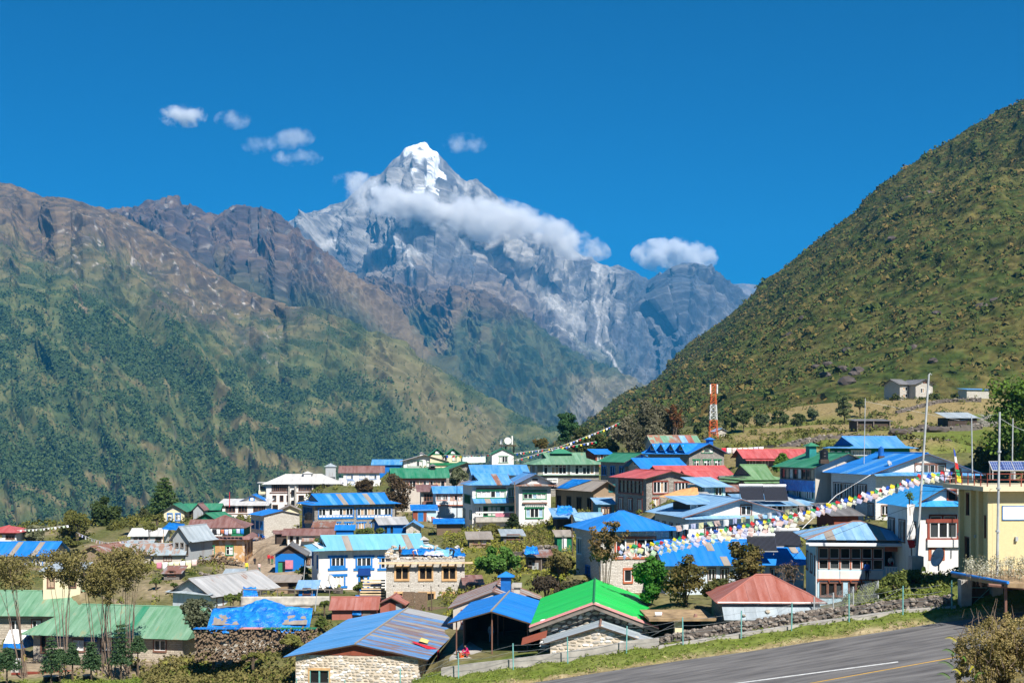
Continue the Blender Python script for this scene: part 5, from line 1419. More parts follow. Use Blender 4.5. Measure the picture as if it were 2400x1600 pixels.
# long bright blue roof behind the shrubs
b = B("long_blue_house", "long house whose bright blue roof carries pale skylights and water heaters", 1560, 1884, 1324, 122, 4, 9, pyB=1392, wall="wall_bluewhite")
b.wins('F', [(1660, 1676), (1690, 1706), (1806, 1822), (1846, 1862)], 1332, 1360, 2, trim=TB, pane='dark')
b.roof('gx', "roof_blue", pyR=1265, o=0.8, og=0.4, sheets=0.8, mats=lambda k, n: "roof_blue")
LBH = b
for (px, py, w, h) in ((1662, 1281, 12, 14), (1729, 1279, 13, 14), (1700, 1315, 14, 14), (1858, 1286, 10, 10), (1790, 1316, 10, 10)):
    Pn = b.loc('F', px, py)
    # skylights lie on the slope
    k = b.rh / (b.dep / 2)
    c0 = b.Mi @ V3((0, 0, 0)); d = b.Mi.to_3x3() @ V3(((px - HX) / F, 1, -(py - HY) / F))
    t = (b.H - c0.z + k * c0.y) / (d.z - k * d.y); q = c0 + d * t
    if 0 < q.y < b.dep / 2:
        slab("skylight", [(q.x - 0.35, q.y - 0.9, q.z - 0.9 * k), (q.x + 0.35, q.y - 0.9, q.z - 0.9 * k), (q.x + 0.35, q.y + 0.9, q.z + 0.9 * k), (q.x - 0.35, q.y + 0.9, q.z + 0.9 * k)], 0.03, RTP, b.root, (1, 0, 0), lift=0.06)
# pale blue gabled house with the dormer block
b = B("pale_blue_lodge", "large lodge with faded blue gable roof, white stone gable and box dormer", 1614, 1846, 1211, 136, 20, 11, pyB=1275, wall="stone_white", xl=1535)
b.win('F', 1737, 1185, 1760, 1206, 2, trim=TB, tw=0.12, pane='dark', cut=False)
b.wins('F', [(1653, 1680), (1706, 1733), (1770, 1797)], 1234, 1252, 2, trim=TB, tw=0.14, pane='dark')
b.row('L', 0.4, 1.5, 5, 0.9, 1, trim=TB, pane='dark')
b.skirt('F', b.H + 0.12, 1.0, 0.3, RBP, u0=-0.7, u1=b.W + 0.6, sheets=0.9)
b.roof('gy', RBP, pyR=1168, o=1.0, og=0.7, sheets=0.9, fascia=TB)
d = B("box_dormer", "dark box dormer with three white windows on the faded blue roof", 1617, 1665, 1178, 139, 20, 4, H=2.0, wall=DW, cat="dormer", gp=False)
d.wins('F', [(1619, 1632), (1635, 1648), (1650, 1663)], 1182, 1200, 1, pane='mix')
d.roof('shed', RBP, rh=0.5, o=0.8, sheets=0.9)
b = B("solar_roof_house", "dark-windowed house with low faded blue roof and tube water heaters", 1760, 1905, 1182, 150, 6, 7, pyB=1215, wall=DW)
b.wins('F', [(1808, 1820), (1822, 1834), (1840, 1852), (1856, 1868), (1874, 1886)], 1185, 1202, 1, pane='mix')
b.roof('shed', RBP, rh=0.9, o=0.7, sheets=0.9, mats=lambda k, n: rng.choice([RBP, RBP, "roof_tin", RBW]))
SRH = b
b = B("pale_blue_cottage", "small pale blue cottage with green window frames under a faded blue roof", 1652, 1700, 1138, 152, 16, 5, pyB=1168, wall="wall_lightblue")
b.win_m('L', 1.0, 0.1, 4.0, 1.3, 3, trim=TG, pane='dark'); b.wins('F', [(1676, 1692)], 1142, 1160, 2, trim=TG, pane='dark')
b.roof('shed', RBP, rh=0.8, o=0.7, sheets=0.9)
b = B("grey_lean_shed", "small brown-walled house with grey ribbed canopy below the big blue roof", 1955, 2012, 1205, 138, 8, 5, pyB=1245, wall="wall_redboard", cat="shed")
b.roof('shed', "roof_slate", rh=0.9, o=0.6, sheets=0.9)
# big blue roof with white stone gable
b = B("big_blue_gable_house", "big house with bright blue roof and white stone gable with dark windows", 2052, 2284, 1112, 140, 30, 12, pyB=1215, wall="stone_white", xl=1948)
b.wins('F', [(2146, 2160), (2164, 2176), (2179, 2191), (2197, 2214)], 1089, 1111, 1, trim=TB, tw=0.14, pane='dark', cut=False)
b.win_m('L', 0.8, b.H - 3.0, 3.2, b.H - 1.2, 3, trim=TB, pane='dark'); b.win_m('L', 3.7, b.H - 3.0, 6.4, b.H - 1.2, 4, trim=TB, pane='dark'); b.win_m('L', 7.0, b.H - 3.0, 9.8, b.H - 1.2, 4, trim=TB, pane='dark')
b.row('L', 0.3, 1.3, 3, 1.3, 3, trim=TB, pane='dark')
b.wins('F', [(2066, 2082), (2090, 2106)], 1185, 1205, 2, trim=TB, pane='dark')
b.skirt('F', b.H + 0.25, 1.2, 0.35, RBW, u0=-0.5, u1=b.W + 0.4, sheets=0.9)
b.roof('gy', "roof_blue", pyR=1062, o=1.0, og=0.6, sheets=0.9, fascia="wood_dark", mats=lambda k, n: RBW if k in (3, 7, 8) else "roof_blue")
BBG = b
# white house with blue roof next to the yellow block
b = B("white_flag_house", "white house with bright cyan-blue roof and big red-framed window", 2152, 2270, 1188, 106, 24, 8, pyB=1350, xl=2080)
b.win('F', 2180, 1209, 2207, 1220, 1, trim=TD, tw=0.1, pane='mix', sill=False); b.win('F', 2211, 1209, 2240, 1220, 1, trim=TD, tw=0.1, pane='mix', sill=False)
b.win('F', 2179, 1224, 2242, 1260, 3, trim=TD, tw=0.2, lintel=0.1, pane='mix')
b.bpx("panel", "panel_white", 'F', 2172, 1264, 2248, 1281, 0.0, 0.25)
b.bpx("door_panel", TR, 'F', 2176, 1283, 2214, 1312, 0.0, 0.05); b.bpx("notice", "panel_white", 'F', 2183, 1288, 2191, 1308, 0.05, 0.08)
b.row('L', 2.6, 1.8, 3, 1.5, 2, trim=TB, pane='dark')
b.skirt('F', b.H + 0.55, 1.0, 0.45, "roof_cyanblue", u0=-0.6, u1=b.W + 0.3, sheets=0.85)
b.roof('gy', "roof_cyanblue", pyR=1142, o=0.9, og=0.5, sheets=0.85)
b.win('F', 2222, 1150, 2240, 1172, 1, frame=TB, trim=TD, tw=0.12, pane='void', cut=False)
# glazed lodge
b = B("glazed_lodge", "lodge with faded blue hipped roof and a long glazed timber balcony", 1916, 2136, 1262, 112, 7, 8, pyB=1425, wall="wall_lightblue", xl=1889)
b.roof('hip', RBP, pyR=1222, o=1.1, inset=3.6, sheets=0.85, mats=lambda k, n: RTP if k % 5 == 2 else RBP, capm="roof_rust", wall=False)
u0, zt = b.loc('F', 1917, 1282); u1, zb = b.loc('F', 2070, 1334)
zg = b.loc('F', 1917, 1355)[1]
for k in range(6):
    a0, a1 = u0 + (u1 - u0) * k / 6, u0 + (u1 - u0) * (k + 1) / 6
    b.win_m('F', a0 + 0.08, zb + (zt - zb) * 0.5, a1 - 0.04, zt - 0.05, 1, trim=TR, tw=0.05, pane='dark', sill=False)
    b.win_m('F', a0 + 0.08, zb, a1 - 0.04, zb + (zt - zb) * 0.5 - 0.1, 1, trim=TR, tw=0.05, pane='dark', sill=False)
for k in range(3): b.box("white_panel", "panel_white", 'F', u0 + (u1 - u0) * k / 3 + 0.04, u0 + (u1 - u0) * (k + 1) / 3 - 0.04, 0.0, 0.06, zg, zb - 0.12)
b.box("balcony_beam", TR, 'F', u0 - 0.1, u1 + 0.1, 0.0, 0.16, zg - 0.12, zg - 0.01)
for k in range(7): b.box("joist_end", TD, 'F', u0 + (u1 - u0) * k / 6 - 0.06, u0 + (u1 - u0) * k / 6 + 0.06, 0.0, 0.2, zg - 0.27, zg - 0.13)
b.wins('F', [(1923, 1938), (1941, 1956), (1959, 1974), (1990, 2005), (2009, 2024)], 1366, 1396, 1, frame=TB, pane='dark')
ua, za = b.loc('F', 2073, 1300); ub, zbb = b.loc('F', 2134, 1330)
b.ops['F'].append((ua, zbb, ub, za + 0.3))
b.box("porch_back", DW, 'F', ua - 0.1, ub + 0.1, -1.5, -1.4, zbb - 0.3, za + 0.5); b.box("porch_floor", "concrete", 'F', ua, ub, -1.4, -0.02, zbb - 0.1, zbb)
b.box("frieze", TR, 'F', ua, ub, 0.0, 0.08, za + 0.32, za + 0.75)
for k in range(9): b.box("baluster", TW, 'F', ua + 0.1 + k * 0.24, ua + 0.22 + k * 0.24, 0.0, 0.06, zg + 0.1, zbb)
b.box("rail", TW, 'F', ua, ub, 0.0, 0.1, zbb, zbb + 0.1)
b.wall()
zsk = b.loc('F', 1916, 1264)[1]
b.skirt('F', zsk, 1.2, 0.35, RBP, u0=-0.9, u1=b.W + 0.3, sheets=0.85, gutter="gutter_white", mats=lambda k, n: RTP if k in (2, 3, 5) else (RBP if k < 7 else rng.choice([RBP, "roof_white", RBW])))
mo("gutter", *tube([(-1.15, -1.15, b.H - 0.62), (b.W + 1.1, -1.15, b.H - 0.62)], 0.09, 6), M_["gutter_white"], b.root)
mo("downpipe", *tube([(-0.12, -0.1, b.H - 0.7), (-0.12, -0.1, 0)], 0.07, 6), M_["gutter_white"], b.root)
b.row('L', 2.8, 1.6, 3, 1.2, 1, frame=TB, pane='dark')
GLZ = b
# yellow block
b = B("yellow_block", "pale yellow plastered block with deep window slots and slab roof", 2326, 2520, 1150, 90, 16, 6.5, pyB=1352, wall="wall_yellow", cat="building", xl=2246)
b.win('L', 2266, 1155, 2279, 1209, 1, frame=TB, pane='void', sill=False, tw=0.03)
b.win('L', 2263, 1257, 2276, 1310, 1, frame=TB, pane='void', sill=False, tw=0.03)
b.win('L', 2309, 1208, 2317, 1262, 1, frame=TB, pane='void', sill=False, tw=0.03)
b.wall()
for px in (2258, 2284, 2302, 2324):
    u, _ = b.loc('L', px, 1200)
    b.box("pilaster", "wall_yellow", 'L', u - 0.14, u + 0.14, 0.0, 0.32, -1.5, b.H - 0.02)
mo("roof_slab", *boxes([(-0.95, -0.75, b.H, b.W + 0.5, b.dep + 0.6, b.H + 0.32)]), M_["wall_cream"], b.root)
u0, z1 = b.loc('F', 2348, 1184); u1, z0 = b.loc('F', 2440, 1218)
sg = b.box("sign_board", "panel_white", 'F', u0, u1, 0.0, 0.06, z0, z1)
for (ua, ub, za, zb_) in ((u0, u1, z0, z0 + 0.05), (u0, u1, z1 - 0.05, z1), (u0, u0 + 0.05, z0, z1)): b.box("sign_border", TU, 'F', ua, ub, 0.06, 0.075, za, zb_, sg)
b.bpx("lamp_housing", "galv", 'F', 2378, 1257, 2384, 1267, 0.0, 0.2)
b.bpx("vent_box", "galv", 'L', 2247, 1248, 2251, 1256, 0.0, 0.1); b.bpx("vent_box", "galv", 'L', 2283, 1252, 2288, 1260, 0.0, 0.1)
zr = b.H + 0.32
for k in range(14): mo("rail_post", *boxes([(-0.5 + k * 0.8, -0.3, zr, -0.44 + k * 0.8, -0.24, zr + 0.9)]), MATS[TD], b.root)
for k in range(8): mo("rail_post", *boxes([(-0.5, -0.3 + k * 1.2, zr, -0.44, -0.24 + k * 1.2, zr + 0.9)]), MATS[TD], b.root)
for zz in (0.45, 0.86): mo("rail_bar", *boxes([(-0.5, -0.31, zr + zz, 10.5, -0.25, zr + zz + 0.06), (-0.51, -0.3, zr + zz, -0.45, 9, zr + zz + 0.06)]), MATS[TD], b.root)
YB = b
# school
b = B("school_wing", "long low stone school with faded green roof behind the willows", 78, 428, 1484, 138, -11, 8, pyB=1550, wall="stone_school", cat="school")
b.wins('F', [(362, 388), (303, 326), (238, 261), (172, 197)], 1499, 1524, 2, trim=TB, tw=0.14, pane='mix')
b.win('F', 96, 1487, 107, 1528, 1, frame=TB, pane='void', door=True)
sg = b.bpx("sign_board", "sign_navy", 'F', 199, 1485, 229, 1502, 0.12, 0.18)
for k in range(3): b.bpx("sign_text_line", "panel_white", 'F', 203, 1488 + k * 3.6, 226, 1489.3 + k * 3.6, 0.18, 0.19, sg)
b.bpx("sign_strip", TU, 'F', 199, 1499.5, 229, 1502, 0.18, 0.2, sg)
sg = b.bpx("sign_board", "sign_navy", 'F', 131, 1484, 165, 1495, 0.12, 0.18); b.bpx("sign_text_line", "panel_white", 'F', 136, 1488, 160, 1490, 0.18, 0.19, sg)
b.roof('hip', "roof_palegreen", pyR=1418, o=1.0, inset=3.5, insetR=-0.9, sheets=0.85, mats=lambda k, n: "roof_darkgreen" if n > 10 and k in (14,) else "roof_palegreen")
b = B("school_back_wing", "second school wing with faded green roof set behind the first", -40, 128, 1440, 150, -3, 8, pyB=1530, wall="stone_school", cat="school")
b.wins('F', [(26, 46), (76, 96)], 1453, 1475, 2, trim=TB, tw=0.14, pane='mix')
b.roof('gx', "roof_palegreen", pyR=1384, o=0.9, og=3.4, sheets=0.85)
# small red roofs
b = B("red_sheet_shed", "low shed roofed with five red ribbed sheets", 778, 882, 1428, 130, 2, 4, pyB=1452, wall="wall_pinkred", cat="shed")
b.bpx("hung_tarp", "tarp_blue", 'F', 826, 1426, 847, 1440, 0.05, 0.12); b.bpx("door_hole", "dark_void", 'F', 826, 1440, 848, 1450, 0, 0.02); b.bpx("board", "wood_grey", 'F', 850, 1430, 868, 1450, 0.0, 0.05)
b.roof('gx', "roof_brick", pyR=1399, o=0.4, og=0.3, sheets=0.92)
b = B("red_gable_hut", "tiny hut with shallow red gable roof by the wicker screen", 891, 944, 1416, 132, -4, 3, pyB=1436, wall="wall_pinkred", cat="hut")
b.bpx("door", "wall_redboard", 'F', 913, 1412, 927, 1434, 0, 0.04); b.bpx("tin_panel", "wall_tin", 'F', 928, 1414, 943, 1434, 0, 0.04)
b.roof('gy', "roof_brick", pyR=1399, o=0.4, og=0.4, gmat=DW, sheets=0.8)
# striped rusty gable behind the canopy
b = B("striped_rust_house", "house with rust and grey striped roof and a blue tin chimney", 1062, 1250, 1425, 118, -3, 10, pyB=1475, wall="wall_plaster")
b.roof('gy', "roof_rust", pyR=1385, o=0.5, og=0.2, sheets=0.55, mats=lambda k, n: "roof_grey" if k % 3 == 1 else "roof_rust")
chimney(b, 1186, 1338, 1388, 0.95, "blue_board", 3.2, "roof_blue")
b.win('F', 1082, 1430, 1096, 1460, 1, trim=TD, pane='dark')
p = b.pt(1212, 1372, 3.0)
mo("roof_vent", *boxes([(p.x - 0.3, 2.7, p.z - 0.7, p.x + 0.3, 3.3, p.z - 0.1), (p.x - 0.45, 2.5, p.z - 0.1, p.x + 0.45, 3.5, p.z + 0.25)]), M_["concrete"], b.root)

# ------------------------------------------------------------------ the front row
# stone shed with worn blue roof
b = B("worn_blue_shed", "stone shed whose blue ribbed roof is worn and rust-streaked", 693, 980, 1537, 104.5, -6, 22, pyB=1622, wall="mortar_sandy", cat="shed")
b.win('F', 726, 1569, 771, 1607, 2, frame="pvc_teal", trim="wood_new", tw=0.12, pane='void')
SHK = lambda k, n: (RTP if k % 4 == 1 and 2 < k < n - 3 else ("roof_grey" if k in (n - 2, n - 3) else "roof_blue_rust"))
b.roof('gy', "roof_blue_rust", pyR=1508, o=0.9, og=0.45, sheets=0.8, wall=False, capm=RTP)
for o in list(b.r.children):
    if o.name.startswith("roof_sheet"):
        x = sum(v.co.x for v in o.data.vertices) / len(o.data.vertices); y = sum(v.co.y for v in o.data.vertices) / len(o.data.vertices)
        if x < b.W / 2: o.data.materials[0] = MATS[RBW]
        elif int((y + 0.45) / 0.8) % 4 == 2 and 3 < y < 19: o.data.materials[0] = MATS[RTP]
        elif y > 19.5: o.data.materials[0] = M_["roof_grey"]
b.wall()
n = 11
for k in range(n):
    x0, x1 = b.W * k / n, b.W * (k + 1) / n - 0.02
    zz = lambda x: b.H + b.rh * (1 - abs(x - b.W / 2) / (b.W / 2)) - 0.02
    mo("gable_board", [(x0, -0.01, b.H - 0.02), (x1, -0.01, b.H - 0.02), (x1, -0.01, zz(x1)), (x0, -0.01, zz(x0)), (x0, -0.04, b.H - 0.02), (x1, -0.04, b.H - 0.02), (x1, -0.04, zz(x1)), (x0, -0.04, zz(x0))],
             [(3, 2, 1, 0), (4, 5, 6, 7), (0, 1, 5, 4), (1, 2, 6, 5), (2, 3, 7, 6), (3, 0, 4, 7)], M_["wall_redboard"], b.root)
def rubble_face(b, side, u0, u1, z0, z1, size, avoid=(), tri=None, limit=300, o=0.0):
    """stones bedded in a wall face, each a piece of its own; tri(u) gives the upper edge"""
    z = z0; row = 0; cnt = 0
    wall_ = [c for c in b.root.children if c.name.startswith("wall")]
    par = wall_[0] if wall_ else b.root
    while z < z1 and cnt < limit:
        hgt = size * rng.uniform(0.5, 0.75); u = u0 + rng.uniform(-0.3, 0) * size
        while u < u1 and cnt < limit:
            w = size * rng.uniform(0.7, 1.5); c = u + w / 2; zc = z + hgt / 2
            top = tri(c) if tri else z1
            if u0 < c < u1 and zc < top - 0.05 and not any(a0 - 0.15 < c < a1 + 0.15 and b0 - 0.1 < zc < b1 + 0.1 for a0, b0, a1, b1 in avoid):
                ob = bpy.data.objects.new("stone", rng.choice(STONES)); COL.objects.link(ob); ob.parent = par
                p = b.P(side, c, o + 0.0, zc); p.z += rng.uniform(-0.06, 0.06); ob.location = p
                q_ = rng.uniform(0.75, 1.15); ob.scale = (w * 0.84 * q_, 0.16, hgt * 1.6 * q_); ob.rotation_euler = (0, rng.uniform(-0.12, 0.12), 0 if side == 'F' else math.pi / 2)
                cnt += 1
            u += w
        z += hgt * 1.02; row += 1
rubble_face(b, 'F', 0.05, b.W - 0.05, 0.2, b.H - 0.05, 0.38, b.ops['F'], limit=290)
rubble_face(b, 'R', 0.1, 9.0, 0.2, b.H - 0.1, 0.5, limit=110)
WBS = b
# open blue canopy
b = B("open_canopy", "open-sided canopy with bright blue roof on thin posts, dark inside", 1068, 1238, 1458, 104, -6, 13, pyB=1533, wall=DW, cat="canopy")
b.roof('gy', "roof_blue", pyR=1431, o=0.6, og=0.4, sheets=0.85, wall=False, capm=RTP)
for k in range(3):
    for yy in (0.1, 4.3, 8.6): mo("post", *tube([(0.05 + k * (b.W - 0.1) / 2, yy, -0.3), (0.05 + k * (b.W - 0.1) / 2, yy, b.H + (b.rh - 0.1 if k == 1 else 0))], 0.06, 6), MATS[TB], b.root)
mo("back_wall", *boxes([(0, b.dep - 0.2, -0.5, b.W, b.dep, b.H - 0.05), (b.W - 0.1, 2.5, -0.5, b.W, b.dep - 0.22, b.H - 0.05), (0, 5.0, -0.5, 0.1, b.dep - 0.22, b.H - 0.05)]), MATS[DW], b.root)
mo("floor", *boxes([(-0.3, -1.4, -0.7, b.W + 0.2, b.dep - 0.25, -0.02)]), M_["concrete"], b.root)
CAN = b
# bright green roof house
b = B("green_roof_house", "stone house with vivid green roof edged in pink", 1266, 1518, 1466, 100, -4, 17, pyB=1528, wall="mortar_dark")
b.roof('gy', "roof_green", pyR=1415, o=0.8, og=0.9, sheets=0.85, capm=TG, mats=lambda k, n: "roof_green", fascia="wood_grey")
# pink edge sheets on the front verge
k_ = b.rh / (b.W / 2)
for sg_ in (0, 1):
    xe = -0.8 if sg_ == 0 else b.W + 0.8
    slab("verge_sheet", [(xe, -1.0, b.H - 0.8 * k_), (xe, 0.1, b.H - 0.8 * k_), (b.W / 2, 0.1, b.H + b.rh), (b.W / 2, -1.0, b.H + b.rh)], 0.06, "roof_pink", b.r, (0, 1, 0), lift=0.07)
    slab("verge_board", [(xe, -0.98, b.H - 0.8 * k_ - 0.25), (xe, -0.9, b.H - 0.8 * k_ - 0.25), (b.W / 2, -0.9, b.H + b.rh - 0.25), (b.W / 2, -0.98, b.H + b.rh - 0.25)], 0.2, "wood_grey", b.r, (0, 1, 0), lift=0.1)
rubble_face(b, 'F', 0.05, b.W - 0.05, 0.1, b.H + b.rh, 0.5, (), tri=lambda u: b.H + b.rh * (1 - abs(u - b.W / 2) / (b.W / 2)), limit=200)
GRH = b
# low stone lean-to with tin roof in front of it
b = B("low_stone_shed", "low rubble shed with shallow tin roof below the vivid green roof", 1290, 1524, 1506, 96.5, -5, 2.6, pyB=1540, wall="mortar_sandy", cat="shed")
b.roof('gy', "roof_tin", pyR=1466, o=0.6, og=0.35, sheets=0.65, cap=True, capm="roof_rust")
rubble_face(b, 'F', 0.05, b.W - 0.05, 0.0, b.H + b.rh, 0.42, (), tri=lambda u: b.H + b.rh * (1 - abs(u - b.W / 2) / (b.W / 2)), limit=190)
mo("rusty_sheet", [(-2.2, -0.2, b.H - 0.35), (-0.3, -0.2, b.H + 0.25), (-0.3, 1.2, b.H + 0.6), (-2.2, 1.2, b.H + 0.0)], [(0, 1, 2, 3)], M_["wall_redboard"], b.root)
# brick-red hip roof with lower tin skirt
b = B("brick_hip_house", "squat house with brick-red hipped roof and a grey tin lean-to", 1694, 1918, 1411, 97, -2, 7, pyB=1470, wall="stone_dark")
b.roof('hip', "roof_brick", pyR=1347, o=0.55, inset=3.0, sheets=0.8)
b.skirt('F', b.H - 0.35, 1.6, 1.0, "roof_tin", u0=-0.1, u1=b.W + 0.1, sheets=0.8)
b.box("eave_board", TW, 'F', -0.5, b.W + 0.5, 0.42, 0.5, b.H - 0.28, b.H - 0.12)
for (u, o_, s_) in ((3.2, 0.9, 0.5), (1.4, 1.3, 0.4), (5.5, 1.2, 0.35), (7.0, 0.8, 0.4), (6.2, 1.0, 0.35)):
    stone_at(b.root, V3((u, -o_, b.H - 0.35 - o_ / 1.6 * 1.0 + 0.12)), s_)
BHH = b
# mossy flat slab
b = B("mossy_slab_shelter", "low shelter with mossy flat concrete roof between the two bright roofs", 1535, 1668, 1452, 97.5, 2, 5, pyB=1485, wall=DW, cat="shelter")
mo("roof_slab", *boxes([(-0.5, -0.4, b.H - 0.05, b.W + 0.3, b.dep, b.H + 0.15)]), M_["concrete_moss"], b.root)
mo("pillar", *boxes([(1.55, 0.1, -1.0, 2.15, 0.6, b.H - 0.05)]), M_["wall_cream"], b.root)
mo("back_wall", *boxes([(-0.2, b.dep - 0.4, -1, b.W, b.dep - 0.1, b.H - 0.05)]), MATS[DW], b.root)
MSS = b

# ------------------------------------------------------------------ small buildings filling the gaps
for (nm, lab, x0, x1, pe, pb, D, wl, kind, mt, pr, cat) in [
    ("cream_annex", "bare cream plastered annex half hidden by the willow crowns", 101, 188, 1336, 1386, 152, "wall_cream", 'shed', "roof_tin", 0.5, "house"),
    ("lane_shop", "narrow lane shop with rusty roof beside the ochre house", 592, 612, 1262, 1284, 243, "wall_blue", 'shed', "roof_rust", 0.5, "shop"),
    ("tin_lean_to", "tin lean-to at the stall's back on the lane", 702, 735, 1300, 1330, 190, "wall_tin", 'shed', "roof_tin", 0.6, "shed"),
    ("plank_store", "plank store with rusty roof between brown shack and blue lodge", 735, 780, 1234, 1252, 212, DW, 'shed', "roof_rust", 0.6, "shed"),
    ("mud_store", "small mud store with taupe roof above the weedy gardens", 1100, 1150, 1262, 1284, 168, "wall_mud", 'shed', RTP, 0.6, "shed"),
    ("goat_shed", "low stone goat shed with tin roof in the gardens", 1180, 1226, 1254, 1272, 172, "stone_dark", 'shed', "roof_tin", 0.5, "shed"),
    ("brown_lane_house", "small house with brown roof behind the weathered barn", 446, 500, 1232, 1262, 226, "wall_plaster", 'gx', "roof_brown", 1218, "house"),
    ("pale_store", "pale store with rusty tin roof below the long white shed", 300, 352, 1278, 1296, 212, "wall_white", 'gx', "roof_tinrust", 1266, "store"),
    ("tin_kitchen", "smoke-dark kitchen with rusty roof beneath the olive roof", 1706, 1756, 1150, 1172, 158, DW, 'shed', "roof_rust", 0.6, "kitchen"),
    ("grey_store", "grey tin store squeezed in beside the red gable house", 1640, 1672, 1168, 1195, 147, "wall_tin", 'shed', "roof_grey", 0.6, "store"),
    ("teal_shack", "teal shack with faded roof between the rusty house and the red gable", 1402, 1440, 1180, 1212, 176, "wall_teal", 'shed', RBP, 0.6, "shack"),
    ("turf_shed", "low dark shed with rusty roof on the slope below the bed sheets", 384, 420, 1342, 1358, 166, "stone_dark", 'shed', "roof_rust", 0.5, "shed"),
    ("tin_cow_shed", "tin cow shed beside the log heap's low wall", 524, 562, 1350, 1372, 165, "wall_tin", 'shed', "roof_tin", 0.5, "shed"),
    ("blue_store", "small blue store with faded roof behind the fibre screen", 700, 738, 1380, 1402, 146, "wall_blue", 'shed', RBP, 0.5, "store"),
    ("stone_pantry", "stone pantry with brown roof between garden and unfinished house", 1092, 1128, 1368, 1392, 142, "stone_grey", 'shed', "roof_brown", 0.5, "shed"),
    ("tan_cottage", "tan cottage with grey roof under the blue dormers", 1700, 1744, 1128, 1150, 176, "wall_mud", 'gx', "roof_slate", 1116, "cottage")]:
    b = B(nm, lab, x0, x1, pe, D, 5, 4.5, pyB=pb, wall=wl, cat=cat)
    b.row('F', 0.5, max(0.6, b.H - 1.0), 2, 0.8, 1, frame=TB, pane='mix')
    if kind == 'shed': b.roof('shed', mt, rh=pr, o=0.4, sheets=0.9)
    else: b.roof('gx', mt, pyR=pr, o=0.4, sheets=0.9)
# ------------------------------------------------------------------ ground
E0, E1 = at(1230, 1600, 89), at(2260, 1452, 84)
RD = (E1 - E0).normalized()                                   # along the runway, uphill
RC_ = V3((RD.y, -RD.x, 0)).normalized()                   # level, across the runway towards the camera
def run_pt(s, c, lift=0.0): return E0 + RD * s + RC_ * c + V3((0, 0, lift))
def on_runway(px, py):
    n = RD.cross(RC_); d = V3(((px - HX) / F, 1, -(py - HY) / F))
    return d * (E0.dot(n) / d.dot(n))
RW = 21.0
man = [(1040, 1583, 97), (1120, 1572, 96), (1200, 1562, 95), (1300, 1547, 94), (1400, 1532, 93.5), (1500, 1517, 93), (1600, 1502, 92), (1700, 1488, 91.5), (1800, 1474, 91), (1900, 1460, 90.5), (2000, 1446, 90), (2120, 1432, 89), (2230, 1424, 88), (2350, 1410, 86),
       (500, 1600, 118), (100, 1602, 122), (300, 1595, 124), (0, 1600, 124), (-200, 1600, 124), (600, 1585, 116), (450, 1548, 126), (640, 1530, 118), (900, 1640, 99), (780, 1650, 100), (680, 1640, 102), (560, 1620, 108), (400, 1700, 100), (0, 1700, 104), (-300, 1700, 104),
       (1060, 1590, 96), (2150, 1356, 99), (2100, 1388, 96), (2200, 1362, 97), (2240, 1372, 96), (2060, 1420, 97), (1990, 1432, 98),
       (600, 1290, 236), (610, 1330, 200), (620, 1368, 170), (640, 1390, 152), (590, 1275, 255), (560, 1400, 150), (700, 1400, 146),
       (100, 1292, 240), (300, 1262, 290), (500, 1236, 330), (800, 1180, 360), (1000, 1120, 350), (1120, 1100, 350), (1250, 1090, 350), (1330, 1072, 345),
       (1100, 1262, 180), (1200, 1262, 178), (1300, 1256, 172), (1150, 1300, 150), (1300, 1300, 142), (1350, 1345, 128), (1240, 1346, 132), (1330, 1400, 116), (1600, 1415, 108), (1480, 1405, 113), (1700, 1420, 105),
       (1430, 1072, 300), (1500, 1062, 310), (1620, 1040, 320), (1750, 1048, 262), (1850, 1046, 250), (1750, 1018, 330), (1900, 1010, 330), (1980, 1030, 270), (2060, 1010, 290), (2150, 1030, 250), (2250, 1060, 210), (2330, 1080, 190), (2200, 1012, 290), (2290, 1010, 300), (2400, 1020, 270), (2500, 1030, 250),
       (2100, 972, 370), (2250, 968, 365), (2350, 962, 370), (1950, 990, 375), (1800, 1000, 390), (2100, 942, 425), (2300, 935, 415), (2450, 940, 400),
       (300, 1345, 520), (700, 1330, 540), (1000, 1290, 560), (1200, 1230, 620), (0, 1370, 520), (-400, 1370, 520), (-400, 1300, 260), (-300, 1560, 150), (-400, 1450, 190)]
for (px, py, D) in man:
    p = at(px, py, D); GPTS.append(tuple(p))
for s in np.arange(-60, 80, 3.0):
    for c in (-0.6, 0.3, RW / 2, RW):
        GPTS.append(tuple(run_pt(s, c, -0.02)))
GPTS += [(0, 0, -2.2), (0, 20, -7.0), (0, 40, -12.0), (12.8, 34, -6.9), (16, 30, -5.5), (20, 36, -6.0), (24, 44, -6.6), (15, 42, -8.4), (30, 20, -2), (-25, 20, -9), (-25, 45, -15), (25, 5, -1.5)]
for (px, py, D) in [(1270, 1075, 905), (1450, 1030, 565), (1575, 1008, 515), (1700, 985, 475), (1800, 970, 462), (1900, 955, 455), (2000, 945, 455), (2100, 935, 455), (2200, 930, 455), (2300, 925, 455), (2400, 920, 455), (2520, 915, 455)]:
    p = at(px * K, py * K, D); GPTS.append((p.x, p.y, p.z + 1.0)); GPTS.append((p.x * 1.25, p.y * 1.25, p.z - 14))
for X in (-1400, -900, -400, 100, 500): GPTS += [(X, 700, -20), (X, 1000, -60), (X * 1.2, 1500, -60), (X * 1.3, 2000, -60), (X * 1.4, 2600, -60)]
GP = np.array(GPTS)
FOOT = []
